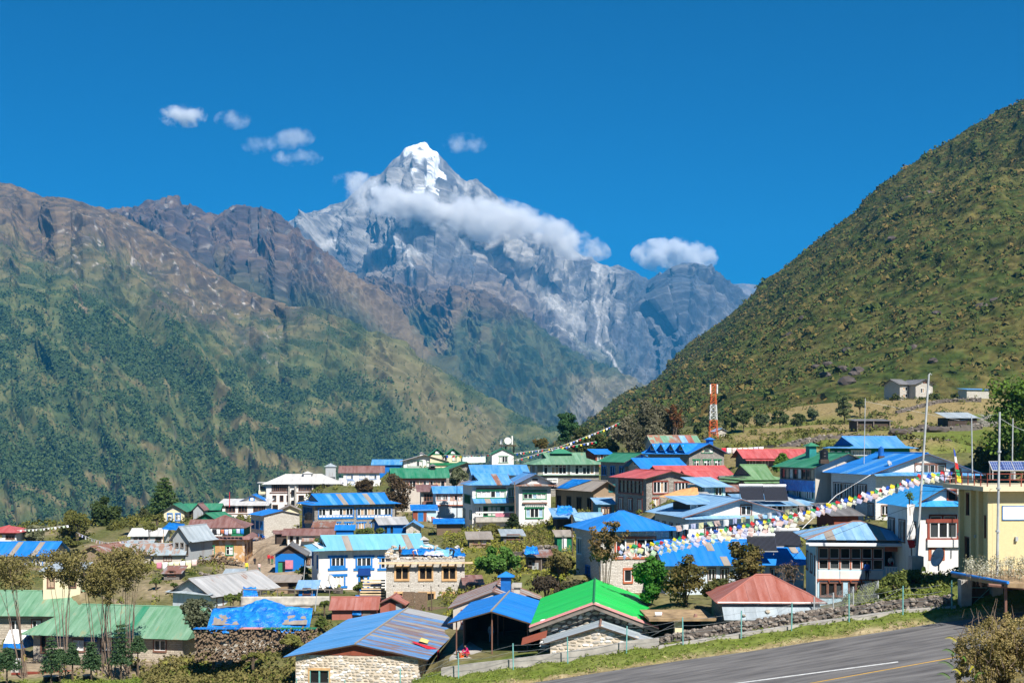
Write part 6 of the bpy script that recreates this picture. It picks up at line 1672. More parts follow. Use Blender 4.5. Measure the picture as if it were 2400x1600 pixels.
def gz(x, y):
    """ground height (inverse-distance interpolation of surveyed points)"""
    x = np.atleast_1d(np.asarray(x, float)); y = np.atleast_1d(np.asarray(y, float)); out = np.empty(x.shape); fx, fy, fo = x.ravel(), y.ravel(), out.ravel()
    for k in range(0, len(fx), 4000):
        dx = fx[k:k + 4000, None] - GP[None, :, 0]; dy = fy[k:k + 4000, None] - GP[None, :, 1]
        w = 1.0 / (dx * dx + dy * dy + 0.6) ** 1.75
        fo[k:k + 4000] = (w * GP[None, :, 2]).sum(1) / w.sum(1)
    out = fo.reshape(x.shape)
    pxx = HX + x / np.maximum(y, 1) * F
    ye = np.interp(pxx, [-400, 0, 200, 330, 500, 700, 900, 1050, 1200, 1330, 1450, 1500], [262, 262, 280, 312, 345, 370, 375, 370, 362, 360, 520, 9000])
    out = out - np.clip(y - ye, 0, 600) * 0.62
    out = np.maximum(out, -330)
    rel = fbm(x / 9, y / 9, 3, 901) * 0.22 + fbm(x / 60, y / 60, 3, 905) * np.clip((y - 150) / 200, 0, 1) * 1.2
    s = (x - E0.x) * RD.x / (RD.x ** 2 + RD.y ** 2) ** 0.5 + (y - E0.y) * RD.y / (RD.x ** 2 + RD.y ** 2) ** 0.5
    c = (x - E0.x) * RC_.x + (y - E0.y) * RC_.y
    onr = sstep(-2.5, 0.2, c) * sstep(RW + 2.5, RW - 0.2, c)
    hs = E0.z + s * RD.z / (RD.x ** 2 + RD.y ** 2) ** 0.5
    out = out + rel * (1 - onr) - 0.0
    blend = sstep(-0.8, 0.3, c) * sstep(RW + 0.8, RW - 0.3, c)
    return out * (1 - blend) + (hs - 0.22) * blend
def g1(x, y): return float(gz(x, y)[0])
def gat(px, D):
    x = (px - HX) / F * D
    return V3((x, D, g1(x, D)))
def ground_px(px, py, d0=60, d1=480):
    """where a photo pixel first meets the ground"""
    Ds = np.linspace(d0, d1, 420); xs = (px - HX) / F * Ds; zs = gz(xs, Ds); zr = -(py - HY) / F * Ds
    k = np.argmax(zr < zs) if (zr < zs).any() else len(Ds) - 1
    return V3((xs[k], Ds[k], zs[k]))

npx, nY = 340, 300
gpx = np.linspace(-900, 3300, npx)
gY = np.concatenate([np.linspace(4, 75, 40, endpoint=False), 75 * (2600 / 75.0) ** np.linspace(0, 1, nY - 40)])
GX = (gpx[None, :] - HX) / F * gY[:, None]; GY = np.repeat(gY[:, None], npx, 1)
GZ = gz(GX, GY)
gpy = HY - GZ / GY * F; GPX = np.repeat(gpx[None], nY, 0)
n1 = fbm(GX / 14, GY / 14, 5, 601); n2 = fbm(GX / 2.5, GY / 2.5, 4, 602); n3 = fbm(GX / 45, GY / 45, 4, 603)
gc = mixc((0.095, 0.105, 0.035), (0.17, 0.145, 0.07), sstep(-0.3, 0.35, n1 + 0.5 * n2))
dirt = mixc((0.25, 0.19, 0.13), (0.36, 0.28, 0.20), sstep(-0.3, 0.3, n2))
lane = sstep(9, 3, polydist(GX, GY, [tuple(at(x, y, D))[:2] for x, y, D in ((592, 1272, 262), (600, 1290, 236), (614, 1330, 200), (622, 1368, 170), (612, 1372, 160))]) + 3 * n2)
yard = sstep(10, 4, polydist(GX, GY, [tuple(at(x, y, D))[:2] for x, y, D in ((20, 1555, 134), (120, 1560, 132), (200, 1560, 131), (330, 1560, 129))]) + 4 * n2) * 0.85
vill = sstep(0.1, 0.4, n1 + 0.4 * n2) * sstep(135, 150, GY) * sstep(330, 280, GY)
gc = mixc(gc, dirt, np.maximum(np.maximum(lane, yard), vill * 0.6))
garden = sstep(1040, 1090, GPX) * sstep(1440, 1390, GPX) * sstep(126, 140, GY) * sstep(200, 180, GY)
gc = mixc(gc, mixc((0.12, 0.13, 0.03), (0.20, 0.18, 0.06), sstep(-0.3, 0.3, n2)), garden * 0.9)
lawn = sstep(640, 560, GPX) * sstep(127, 122, GY) * sstep(60, 80, GY)
gc = mixc(gc, mixc((0.10, 0.15, 0.025), (0.16, 0.20, 0.045), sstep(-0.3, 0.3, n2 + n1)), lawn * 0.9)
terr = sstep(1640, 1760, GPX) * sstep(200, 230, GY) * sstep(480, 450, GY)
tcol = mixc((0.12, 0.15, 0.03), (0.24, 0.185, 0.085), sstep(-0.25, 0.25, n3 + 0.6 * n1 + 0.2 - 0.55 * sstep(2080, 2200, GPX) * sstep(330, 260, GY)))
gc = mixc(gc, tcol, terr)
cc_ = (GX - E0.x) * RC_.x + (GY - E0.y) * RC_.y
verge = sstep(-12, -9, cc_) * sstep(0.5, 0.0, cc_)
vg = mixc(mixc((0.115, 0.155, 0.025), (0.17, 0.19, 0.05), sstep(-0.3, 0.3, n2)), mixc((0.30, 0.235, 0.115), (0.40, 0.32, 0.19), sstep(-0.3, 0.3, n2)), sstep(-2.3, -1.0, cc_ + 0.9 * n1 + 0.5 * n2))
gc = mixc(gc, vg, verge)
vcol_mat("ground_soil", 0.95, nscale=1.6, namp=0.3, bump=0.6, bscale=0.15)
gr = np_mesh("ground", np.stack([GX, GY, GZ], -1).reshape(-1, 3), grid_quads(nY, npx)[:, ::-1], M_["ground_soil"], gc.reshape(-1, 3), smooth=True, nsides=4)
gr["kind"] = "structure"

# ------------------------------------------------------------------ runway with its painted lines
m, nt, bb = new_mat("asphalt")
v = mapping(nt); rx = math.atan2(RD.y, RD.x)
mp = nt.nodes.new("ShaderNodeMapping"); mp.inputs["Rotation"].default_value = (0, 0, -rx); mp.inputs["Scale"].default_value = (0.06, 1.0, 1)
nt.links.new(v, mp.inputs[0])
f1 = noise(nt, mp.outputs[0], 1.5, 7, 0.6); f2 = noise(nt, v, 35, 3)
c = ramp2(nt, f1, (0.085, 0.08, 0.08), (0.215, 0.205, 0.195), 0.32, 0.7)
nt.links.new(mixn(nt, 0.35, c, ramp2(nt, f2, (0.5, 0.5, 0.5), (1.3, 1.3, 1.3), 0.3, 0.7), 'MULTIPLY'), bb.inputs["Base Color"])
bump(nt, bb, f2, 0.4, 0.01); bb.inputs["Roughness"].default_value = 0.85
ns = 60
V = []; Fq = []
for i in range(ns + 1):
    s = -70 + i * (150 / ns)
    j = 0.35 * float(pn(s / 3.1, 0.5, 41)) + 0.2 * float(pn(s / 0.9, 1.5, 42))
    V += [run_pt(s, 0.0 + j), run_pt(s, RW)]
for i in range(ns): Fq.append((2 * i, 2 * i + 1, 2 * i + 3, 2 * i + 2))
rw = mo("runway", V, Fq, M_["asphalt"]); rw["kind"] = "structure"
plain("line_white", (0.62, 0.62, 0.60), 0.8, var=0.25, scale=3); plain("line_yellow", (0.58, 0.33, 0.05), 0.8, var=0.25, scale=3)
def stripe(name, pa, pb, w, mat, ext0=0, ext1=0):
    a_, b_ = on_runway(*pa), on_runway(*pb); d = (b_ - a_).normalized(); a_ = a_ - d * ext0; b_ = b_ + d * ext1
    c_ = d.cross(V3((0, 0, 1))).normalized() * w / 2; up = V3((0, 0, 0.005))
    o = mo(name, [a_ - c_ + up, a_ + c_ + up, b_ + c_ + up, b_ - c_ + up], [(0, 1, 2, 3)], MATS[mat]); o["kind"] = "structure"
stripe("runway_marking", (1742, 1598), (2105, 1550), 0.32, "line_white", ext0=12)
stripe("runway_marking", (1900, 1600), (2230, 1541), 0.16, "line_yellow", ext0=20, ext1=25)

m, nt, bb = new_mat("rubble_dark")
oi = nt.nodes.new("ShaderNodeObjectInfo")
nt.links.new(mixn(nt, 0.6, ramp2(nt, oi.outputs["Random"], (0.13, 0.105, 0.085), (0.36, 0.31, 0.26), 0.0, 1.0), ramp2(nt, noise(nt, mapping(nt), 5, 5), (0.4, 0.4, 0.4), (1, 1, 1), 0.3, 0.7), 'MULTIPLY'), bb.inputs["Base Color"])
DSTONES = []
for me_ in STONES:
    c_ = me_.copy(); c_.materials[0] = M_["rubble_dark"]; DSTONES.append(c_)
# ------------------------------------------------------------------ walls and fence beside the runway
def wall_line(pts, h, th, name, mat, label, stones=0, ssz=0.35):
    """a low wall along ground points (photo column, distance)"""
    P = [gat(px, D) for px, D in pts]
    root = empty(name, P[0]); tag(root, label, "wall")
    V, Fc = [], []
    for i, p in enumerate(P):
        d = (P[min(i + 1, len(P) - 1)] - P[max(i - 1, 0)]); d.z = 0; d.normalize(); nrm = V3((d.y, -d.x, 0)) * th / 2
        hh = h * rng.uniform(0.93, 1.07)
        for q, z in ((nrm, -0.6), (nrm, hh), (-nrm, hh), (-nrm, -0.6)): V.append(p + q + V3((0, 0, z)) - P[0])
    for i in range(len(P) - 1):
        for k in range(4): Fc.append((i * 4 + k, (i + 1) * 4 + k, (i + 1) * 4 + (k + 1) % 4, i * 4 + (k + 1) % 4))
    Fc += [(0, 1, 2, 3), tuple(len(V) - 4 + k for k in (3, 2, 1, 0))]
    core = mo("core", V, Fc, MATS[mat], root)
    L = [(P[i + 1] - P[i]).length for i in range(len(P) - 1)]; tot = sum(L)
    for k in range(stones):
        s = rng.uniform(0, tot); i = 0
        while i < len(L) - 1 and s > L[i]: s -= L[i]; i += 1
        d = (P[i + 1] - P[i]).normalized(); p = P[i] + d * s; nrm = V3((d.y, -d.x, 0)).normalized()
        topk = rng.random() < 0.35
        q = p - P[0] + (nrm * rng.uniform(-0.4, 0.4) * th + V3((0, 0, h + 0.02)) if topk else nrm * th * 0.5 + V3((0, 0, rng.uniform(0.05, h * 0.95))))
        o = stone_at(root, q, ssz * rng.uniform(0.6, 1.2), flat=1.1)
        o.data = rng.choice(DSTONES)
    return root
wall_line([(1036, 97.2), (1110, 96.3), (1200, 95.2), (1300, 94.3), (1400, 93.6), (1500, 93.0), (1545, 92.7)], 0.62, 0.35, "kerb_wall", "concrete", "pale concrete kerb wall along the grass, below canopy and sheds")
wall_line([(1548, 92.9), (1620, 92.3), (1700, 91.8), (1800, 91.4), (1900, 91.0), (2000, 90.6), (2120, 89.6), (2232, 88.6)], 0.72, 0.55, "rubble_wall", "mortar_dark", "dark rubble wall climbing along the grass strip to the gate", 290, 0.42)
wall_line([(1545, 92.0), (1700, 90.9), (1900, 90.1), (2120, 88.8), (2240, 87.9)], 0.12, 0.8, "footpath_kerb", "concrete", "narrow concrete path edge at the rubble wall's foot")
fence = empty("barbed_wire_fence", gat(696, 100.5)); tag(fence, "barbed wire fence on pale teal posts along the runway grass", "fence")
fp_ = []
for px in (696, 810, 938, 1075, 1203, 1331, 1468, 1601, 1737, 1855, 1990, 2116, 2231):
    D = np.interp(px, [690, 1040, 1300, 1600, 1900, 2240], [100.0, 96.2, 93.3, 91.0, 89.2, 87.2])
    p = gat(px, D); fp_.append(p); lean = V3((rng.uniform(-0.06, 0.06), 0, 0))
    mo("post", *tube([p - fence.location - V3((0, 0, 0.3)), p - fence.location + V3((0, 0, 1.95)) + lean], 0.045, 6), M_["pvc_teal"], fence)
for h in (0.45, 0.9, 1.35, 1.8):
    pts = []
    for a_, b_ in zip(fp_[:-1], fp_[1:]):
        for k in range(5):
            t = k / 5; pts.append(a_.lerp(b_, t) - fence.location + V3((0, 0, h - 0.16 * math.sin(math.pi * t) * (0.5 + 0.5 * rng.random()))))
    mo("wire", *tube(pts, 0.010, 3), M_["galv"], fence)
for k in range(0, 12, 2):
    a_, b_ = fp_[k] - fence.location, fp_[k + 1] - fence.location
    mo("wire", *tube([a_ + V3((0, 0, 0.3)), b_ + V3((0, 0, 1.8))], 0.010, 3), M_["galv"], fence)
# chain-link strip beside the bank
fence2 = empty("mesh_fence", gat(1912, 97)); tag(fence2, "slanting chain-link fence under the glazed lodge", "fence")
fa = [(1908, 1398, 96), (1953, 1388, 95.5), (2000, 1374, 96), (2058, 1360, 97)]
for (px, py, D) in fa:
    p = at(px, py, D) - fence2.location
    mo("post", *tube([p - V3((0, 0, 1.6)), p], 0.05, 6), M_["galv"], fence2)
for a_, b_ in zip(fa[:-1], fa[1:]):
    A_, B_ = at(*a_) - fence2.location, at(*b_) - fence2.location
    V, Fq = [], []
    for k in range(16):
        for sgn in (0, 1):
            t0, t1 = k / 15, min(1, max(0, k / 15 + (0.35 if sgn else -0.35)))
            pts = tube([A_.lerp(B_, t0) - V3((0, 0, 1.4)), A_.lerp(B_, t1)], 0.010, 3)
            V, Fq = join((V, Fq), pts)
    mo("mesh_panel", V, Fq, M_["galv"], fence2)["kind"] = "stuff"
# ------------------------------------------------------------------ vegetation
def leafy_mat(name):
    m = vcol_mat(name, 0.65)
    nt = m.node_tree; b_ = nt.nodes["Principled BSDF"]; a_ = nt.nodes["Attribute"]
    tr = nt.nodes.new("ShaderNodeBsdfTranslucent"); mx = nt.nodes.new("ShaderNodeMixShader"); mx.inputs[0].default_value = 0.28
    sc_ = nt.nodes.new("ShaderNodeVectorMath"); sc_.operation = 'MULTIPLY'; sc_.inputs[1].default_value = (1.25, 1.3, 0.6)
    nt.links.new(a_.outputs["Color"], sc_.inputs[0]); nt.links.new(sc_.outputs[0], tr.inputs[0])
    out = nt.nodes["Material Output"]
    nt.links.new(b_.outputs[0], mx.inputs[1]); nt.links.new(tr.outputs[0], mx.inputs[2]); nt.links.new(mx.outputs[0], out.inputs["Surface"])
    b_.inputs["Specular IOR Level"].default_value = 0.2
leafy_mat("leaf")
plain("bark", (0.11, 0.08, 0.055), 0.9, var=0.4, scale=4)
plain("bark_pale", (0.22, 0.16, 0.12), 0.9, var=0.4, scale=4)

def leaves(ctrs, rads, per, size, ca, cb, seed, squash=0.8, droop=0.0):
    """leaf-clump triangles gathered in tufts"""
    r = np.random.default_rng(seed)
    n = len(ctrs)
    d = r.normal(0, 1, (n, per, 3)); d /= np.linalg.norm(d, axis=-1, keepdims=True)
    rad = r.random((n, per, 1)) ** 0.45
    off = d * rad * rads[:, None, None]; off[..., 2] *= squash
    c = ctrs[:, None] + off
    nrm = d * 0.7 + r.normal(0, 0.6, d.shape) + np.array([0, -0.15, 0.45]); nrm /= np.linalg.norm(nrm, axis=-1, keepdims=True)
    t1 = np.cross(nrm, r.normal(0, 1, nrm.shape)); t1 /= np.linalg.norm(t1, axis=-1, keepdims=True) + 1e-6
    t2 = np.cross(nrm, t1)
    s = size * r.uniform(0.6, 1.3, (n, per, 1))
    V = np.stack([c - t1 * s * 0.5 - t2 * s * 0.25, c + t1 * s * 0.5 - t2 * s * 0.25, c + t1 * s * 0.42 + t2 * s * 0.3, c - t1 * s * 0.42 + t2 * s * 0.3], 2)
    V = V.reshape(-1, 3)
    T = np.arange(len(V)).reshape(-1, 4)
    mixf = np.clip(r.random((n, 1)) * 0.6 + r.random((n, per)) * 0.4, 0, 1)[..., None]
    col = np.asarray(ca) * (1 - mixf) + np.asarray(cb) * mixf
    return V, T, np.repeat(col.reshape(-1, 3), 4, 0)

def plant(name, label, box, D, kind, ca, cb, leaf=0.28, dens=1.0, cat="tree", group=None, foot=None, seed=None, bark="bark", lean=0.0, onground=True):
    """box: crown in the photo (x0, y0, x1, y1); stands on the ground at distance D"""
    x0, y0, x1, y1 = box
    seed = int(x0 * 7 + y0 * 13) % 100000 if seed is None else seed
    r = np.random.default_rng(seed)
    top = at((x0 + x1) / 2, y0, D); bot = at((x0 + x1) / 2, y1, D)
    rx = (x1 - x0) / F * D / 2; h = top.z - bot.z
    base = gat((x0 + x1) / 2 if foot is None else foot, D)
    if not onground or base.z > bot.z + h * 0.5: base.z = bot.z - 0.2
    root = empty(name, base); tag(root, label, cat, group)
    L = lambda p: np.asarray(p) - np.array(base)
    cz = (top.z + bot.z) / 2
    tv = []
    if kind == 'conifer':
        nt_ = max(9, int(h / 0.75)); C, R_ = [], []
        for i in range(nt_):
            f = i / nt_; z = bot.z + h * (0.04 + 0.94 * f); w = rx * (1 - f) ** 0.8 * (0.85 + 0.3 * r.random()) + 0.15
            nb = max(4, int(8 * (1 - f) + 3))
            for k in range(nb):
                a = k / nb * 6.283 + r.random() * 0.8
                for q in (0.35, 0.7, 1.0):
                    C.append((top.x + math.cos(a) * w * q, D + math.sin(a) * w * q, z - w * q * 0.22)); R_.append(w * 0.3 + 0.1)
        C, R_ = np.array(C), np.array(R_); per = max(4, int(9 * dens)); sq = 0.5
        tv.append(tube([(0, 0, -0.4), (top.x - base.x, D - base.y, top.z - base.z - 0.1)], max(0.12, h * 0.022), 6, 0.03))
    elif kind in ('round', 'oak', 'shrub'):
        nb = int((26 if kind != 'shrub' else 16) * max(1, dens ** 0.5)); C, R_ = [], []
        for i in range(nb):
            d = r.normal(0, 1, 3); d /= np.linalg.norm(d); q = r.uniform(0.35, 0.82)
            if kind == 'shrub': d[2] = abs(d[2]) * 1.1 - 0.35
            C.append((top.x + d[0] * rx * q, D + d[1] * rx * q * 0.9, cz + d[2] * h / 2 * q)); R_.append(min(rx, h / 2) * r.uniform(0.26, 0.44))
        C, R_ = np.array(C), np.array(R_); per = int(np.clip((rx / leaf) ** 2 * 2.6 * dens, 14, 130)); sq = 0.8
        nst = 1 if kind != 'shrub' else 3
        for k in range(nst):
            jx = r.uniform(-0.25, 0.25) * rx * (nst > 1)
            tp = np.array([top.x + jx, D, cz]); tv.append(tube([(jx * 0.3, 0, -0.4), tuple(L((base.x + jx * 0.6, D, (base.z + cz) / 2))), tuple(L(tp))], min(0.35, max(0.06, h * (0.03 if nst == 1 else 0.012))) if name != 'willow' else 0.08, 6, 0.04))
        for k in range(min(9, nb)):
            tv.append(tube([tuple(L((top.x, D, bot.z + h * 0.12))), tuple(L(C[k] * 0.55 + np.array([top.x, D, bot.z + h * 0.3]) * 0.45)), tuple(L(C[k]))], max(0.03, h * 0.012), 5, 0.015))
    else:       # 'sparse': upright stems, thin twigs and scattered dry leaves
        C, R_ = [], []
        ns_ = {'sparse': 7, 'willow': 8}.get(kind, 5)
        for k in range(ns_):
            a = r.uniform(0, 6.283); q = r.uniform(0.1, 0.95); ex = np.array([top.x + math.cos(a) * rx * q, D + math.sin(a) * rx * q, bot.z + h * r.uniform(0.6, 1.0)])
            m_ = (np.array([base.x, D, base.z]) + ex) / 2 + r.normal(0, 0.12 * rx, 3)
            tv.append(tube([(math.cos(a) * rx * 0.12, math.sin(a) * rx * 0.12, -0.3), tuple(L(m_)), tuple(L(ex))], max(0.045, h * 0.010) if kind != 'willow' else 0.05, 5, 0.012))
            for j in range(9 if kind == 'willow' else 6):
                f = r.uniform(0.55 if kind == 'willow' else 0.35, 1.0); p0 = m_ * (1 - f) + ex * f; e2 = p0 + np.array([r.normal(0, 0.30 * rx), r.normal(0, 0.30 * rx), r.uniform(0.05, 0.22) * h])
                e2[2] = min(e2[2], top.z)
                tv.append(tube([tuple(L(p0)), tuple(L(e2))], 0.022, 4, 0.008))
                for g in (0.45, 0.75, 1.0): C.append(p0 * (1 - g) + e2 * g); R_.append(rx * (0.22 if kind == 'willow' else 0.17))
        C, R_ = np.array(C), np.array(R_); per = max(4, int(16 * dens)); sq = 0.9
    V, T, col = leaves(C, R_, per, leaf, ca, cb, seed + 1, sq)
    cr = np_mesh("crown", V - np.array(base), T, M_["leaf"], col, nsides=4); cr.parent = root
    if tv: mo("trunk", *join(*tv), MATS[bark], root)
    return root

G1, G2 = (0.04, 0.085, 0.02), (0.10, 0.16, 0.04)
# trees on the village's outer edge
plant("cedar", "dense dark green cedar standing above the cream cottage", (343, 1112, 428, 1205), 300, 'conifer', (0.035, 0.075, 0.02), (0.10, 0.15, 0.04), 0.55, 1.3)
plant("oak_tree", "dark round oak beside the olive bush at the village edge", (211, 1161, 288, 1240), 262, 'oak', (0.025, 0.05, 0.014), (0.075, 0.10, 0.025), 0.5, 1.2)
plant("olive_tree", "yellowish olive-green tree next to the dark oak", (131, 1186, 213, 1262), 246, 'oak', (0.085, 0.095, 0.022), (0.15, 0.145, 0.035), 0.45, 1.0)
plant("pale_bush", "pale flowering bush behind the bright blue corner roof", (50, 1224, 115, 1272), 236, 'round', (0.10, 0.115, 0.05), (0.26, 0.25, 0.15), 0.4, 1.0, cat="bush")
plant("round_bush", "small round brownish tree near the cedar's foot", (318, 1190, 356, 1226), 285, 'round', (0.05, 0.06, 0.02), (0.10, 0.10, 0.03), 0.4, 1.0)
for k, bx in enumerate([(240, 1212, 300, 1262), (284, 1205, 330, 1250), (352, 1196, 386, 1236), (120, 1250, 190, 1300), (196, 1240, 262, 1284), (60, 1262, 120, 1296), (150, 1196, 214, 1240), (330, 1222, 372, 1250), (10, 1262, 60, 1290)]):
    plant("edge_shrub", "yellow-green shrub in the thicket along the village edge", bx, 255 - (k % 4) * 9, 'shrub', (0.07, 0.085, 0.02), (0.17, 0.16, 0.035), 0.4, 1.0, cat="shrub", group="shrubs along the village edge")
plant("pine_tree", "tall pine with tiered branches rising behind the green hipped roof", (1301, 953, 1356, 1040), 335, 'oak', (0.018, 0.058, 0.018), (0.055, 0.125, 0.036), 0.5, 1.8, foot=1327)
plant("autumn_tree", "small reddish-green round tree near the pine", (1248, 1020, 1291, 1058), 332, 'round', (0.06, 0.075, 0.018), (0.19, 0.12, 0.035), 0.45, 1.0)
for k, (bx, D) in enumerate([((1335, 1000, 1395, 1068), 325), ((1370, 1012, 1430, 1072), 318), ((1395, 1022, 1450, 1075), 305), ((1345, 1030, 1390, 1075), 312)]):
    plant("wood_tree", "dark green tree of the thicket beside the pine", bx, D, 'round', (0.03, 0.055, 0.014), (0.095, 0.10, 0.024), 0.5, 1.2, group="thicket beside the pine")
for k, (bx, D) in enumerate([((1428, 968, 1520, 1066), 300), ((1470, 935, 1570, 1040), 305), ((1520, 938, 1608, 1030), 308), ((1500, 985, 1560, 1060), 298)]):
    plant("rhododendron", "large grey-green rhododendron crown behind the blue dormers", bx, D, 'oak', (0.045, 0.05, 0.022), (0.21, 0.19, 0.12), 0.5, 1.3, group="rhododendrons behind the blue dormers")
plant("broken_tree", "half-dead tree with rusty red foliage among the rhododendrons", (1560, 950, 1606, 1030), 303, 'sparse', (0.20, 0.06, 0.02), (0.12, 0.09, 0.03), 0.45, 0.8, bark="bark_pale")
for k, bx in enumerate([(1640, 965, 1690, 1010), (1690, 975, 1730, 1006), (1718, 955, 1768, 1000), (1766, 962, 1806, 1002), (1806, 958, 1850, 1000), (1846, 965, 1890, 1000), (1888, 950, 1920, 985), (1620, 985, 1655, 1020)]):
    plant("foothill_tree", "rounded tree in the row along the foot of the steep hill", bx, 400 - (k % 3) * 12, 'round', (0.035, 0.065, 0.016), (0.10, 0.12, 0.04) if k % 3 else (0.15, 0.17, 0.085), 0.6, 0.9, group="trees along the hill foot")
plant("terrace_tree", "pale green slender tree on the terrace near the firewood shed", (1957, 922, 2001, 985), 375, 'round', (0.075, 0.10, 0.03), (0.17, 0.19, 0.075), 0.55, 1.0)
for k, (bx, D) in enumerate([((2085, 912, 2112, 958), 412), ((2140, 925, 2200, 956), 405), ((2165, 915, 2212, 950), 408), ((2225, 915, 2262, 938), 408), ((2122, 958, 2144, 978), 385), ((2050, 962, 2078, 984), 372), ((2000, 930, 2030, 965), 390)]):
    plant("terrace_bush", "dark green bush between the stone walls of the terraces", bx, D, 'shrub', (0.035, 0.06, 0.015), (0.10, 0.11, 0.028), 0.5, 0.9, cat="bush", group="bushes on the terraces")
plant("big_tree", "huge leafy tree beside the solar panels, bright in the sun", (2305, 850, 2500, 1120), 176, 'oak', (0.03, 0.075, 0.012), (0.14, 0.23, 0.03), 0.5, 2.4)
plant("big_tree_skirt", "shaded lower thicket under the huge leafy tree", (2255, 1020, 2420, 1130), 184, 'shrub', (0.02, 0.04, 0.01), (0.075, 0.10, 0.02), 0.45, 1.6, cat="bush")  # leaf colours darkened to stand in for the shade under the big crown
plant("cypress_bush", "soft bright green conifer bush before the red ribbed roof", (1814, 1058, 1853, 1098), 190, 'conifer', (0.08, 0.16, 0.02), (0.14, 0.24, 0.04), 0.35, 1.4, cat="bush")
# within the village
plant("ivy_tree", "dark red-brown ivy-covered tree overhanging the blue lodge's end", (886, 1104, 966, 1212), 232, 'oak', (0.05, 0.035, 0.016), (0.13, 0.085, 0.045), 0.35, 1.6)
plant("ivy_ball", "round dark brown clipped tree in front of the white annex", (832, 1119, 880, 1162), 238, 'round', (0.05, 0.035, 0.015), (0.115, 0.075, 0.035), 0.3, 1.6)
plant("grey_leaf_tree", "grey-green tree on thin twin stems before the green restaurant roof", (1044, 1094, 1098, 1142), 208, 'round', (0.06, 0.08, 0.035), (0.19, 0.20, 0.11), 0.3, 1.2, bark="bark_pale")
plant("yew_bush", "dark pointed bush in front of the white house with green windows", (1182, 1198, 1223, 1250), 188, 'conifer', (0.018, 0.035, 0.012), (0.05, 0.07, 0.022), 0.3, 1.6, cat="bush")
plant("olive_shrub", "tall olive-yellow shrub in the weedy field below the white house", (1120, 1222, 1182, 1262), 180, 'shrub', (0.10, 0.11, 0.025), (0.19, 0.17, 0.04), 0.32, 1.2, cat="shrub")
plant("fern_leaf_tree", "spreading bright green feather-leaved tree beside the unfinished house", (1100, 1278, 1238, 1352), 140, 'round', (0.05, 0.13, 0.018), (0.13, 0.25, 0.05), 0.32, 1.8, foot=1175)
plant("fern_leaf_tree", "bright green feather-leaved tree between bright green and blue roofs", (1470, 1290, 1568, 1412), 111, 'round', (0.035, 0.13, 0.012), (0.10, 0.27, 0.04), 0.28, 1.7)
plant("withered_tree", "tall withered tree with brown leaves before the orange window frames", (1366, 1224, 1464, 1375), 117, 'sparse', (0.12, 0.085, 0.03), (0.22, 0.15, 0.06), 0.24, 1.1)
plant("mottled_shrub", "large mottled brown-green shrub in front of the long blue roof", (1550, 1290, 1664, 1425), 107, 'oak', (0.06, 0.07, 0.018), (0.19, 0.14, 0.045), 0.24, 1.1, cat="shrub")
plant("mottled_tall_shrub", "tall mottled shrub reaching up to the prayer flags", (1702, 1236, 1800, 1400), 106, 'oak', (0.055, 0.065, 0.016), (0.20, 0.15, 0.05), 0.24, 1.0, cat="shrub")
plant("mottled_low_shrub", "low green shrub between mottled shrub and brick-red roof", (1630, 1340, 1735, 1420), 104.5, 'shrub', (0.05, 0.07, 0.016), (0.15, 0.13, 0.04), 0.24, 1.2, cat="shrub")
plant("bare_bush", "bare grey twiggy bush beside the glazed lodge", (1802, 1318, 1890, 1400), 108, 'bare', (0.16, 0.12, 0.085), (0.22, 0.16, 0.11), 0.12, 0.35, cat="bush", bark="bark_pale")
plant("purple_shrub", "dark purplish shrubs above the blue canopy roof", (1244, 1338, 1320, 1408), 122, 'shrub', (0.035, 0.03, 0.02), (0.095, 0.07, 0.045), 0.26, 1.3, cat="shrub")
plant("purple_shrub", "dark purplish shrub touching the vivid green roof's back edge", (1310, 1345, 1384, 1400), 119, 'shrub', (0.04, 0.04, 0.018), (0.10, 0.085, 0.04), 0.26, 1.3, cat="shrub")
plant("brown_garden_bush", "brown-green twiggy bush between the plank shack and the withered tree", (1268, 1288, 1350, 1350), 130, 'oak', (0.07, 0.075, 0.022), (0.16, 0.13, 0.045), 0.26, 0.9, cat="bush")
plant("grey_round_tree", "dense grey-green round tree beside the school roof and blue tarp", (418, 1385, 508, 1492), 128, 'oak', (0.04, 0.055, 0.025), (0.16, 0.17, 0.10), 0.26, 1.5)
for k, (bx, D, foot) in enumerate([((-40, 1305, 95, 1395), 126, 60), ((88, 1295, 200, 1410), 127, 150), ((170, 1290, 285, 1420), 126, 235), ((250, 1284, 385, 1425), 127, 305), ((205, 1320, 300, 1430), 125, 262)]):
    x0, y0, x1, y1 = bx
    t = plant("willow", ["thin-stemmed willow beside the white and blue tent", "willow with twin stems before the school's dark doorway", "willow before the school's navy sign board", "widest willow crown, before the school's middle windows", "slim willow squeezed between the wide crown and the sign board"][k], bx, D, 'willow', (0.12, 0.11, 0.03), (0.29, 0.24, 0.09), 0.19, 1.2, group="willows before the school", foot=foot, bark="bark_pale")
for k, (bx, D) in enumerate([((101, 1484, 139, 1570), 121), ((195, 1497, 232, 1562), 122), ((126, 1518, 154, 1545), 123), ((-10, 1512, 42, 1562), 121), ((262, 1452, 305, 1552), 124), ((310, 1486, 336, 1520), 126), ((158, 1500, 182, 1552), 123)]):
    plant("young_pine", "young blue-green pine planted before the school wall", bx, D, 'conifer', (0.025, 0.065, 0.025), (0.085, 0.145, 0.06), 0.16, 1.5, group="young pines before the school")
for k, (bx, D) in enumerate([((2070, 1336, 2128, 1388), 97), ((2110, 1326, 2170, 1376), 98), ((2160, 1338, 2232, 1382), 96.5), ((2050, 1372, 2100, 1402), 95.5)]):
    plant("bank_shrub", "leafy weed clump on the grassy bank below the flagpole", bx, D, 'shrub', (0.06, 0.085, 0.015), (0.16, 0.19, 0.045), 0.22, 1.1, cat="shrub", group="weeds on the bank")
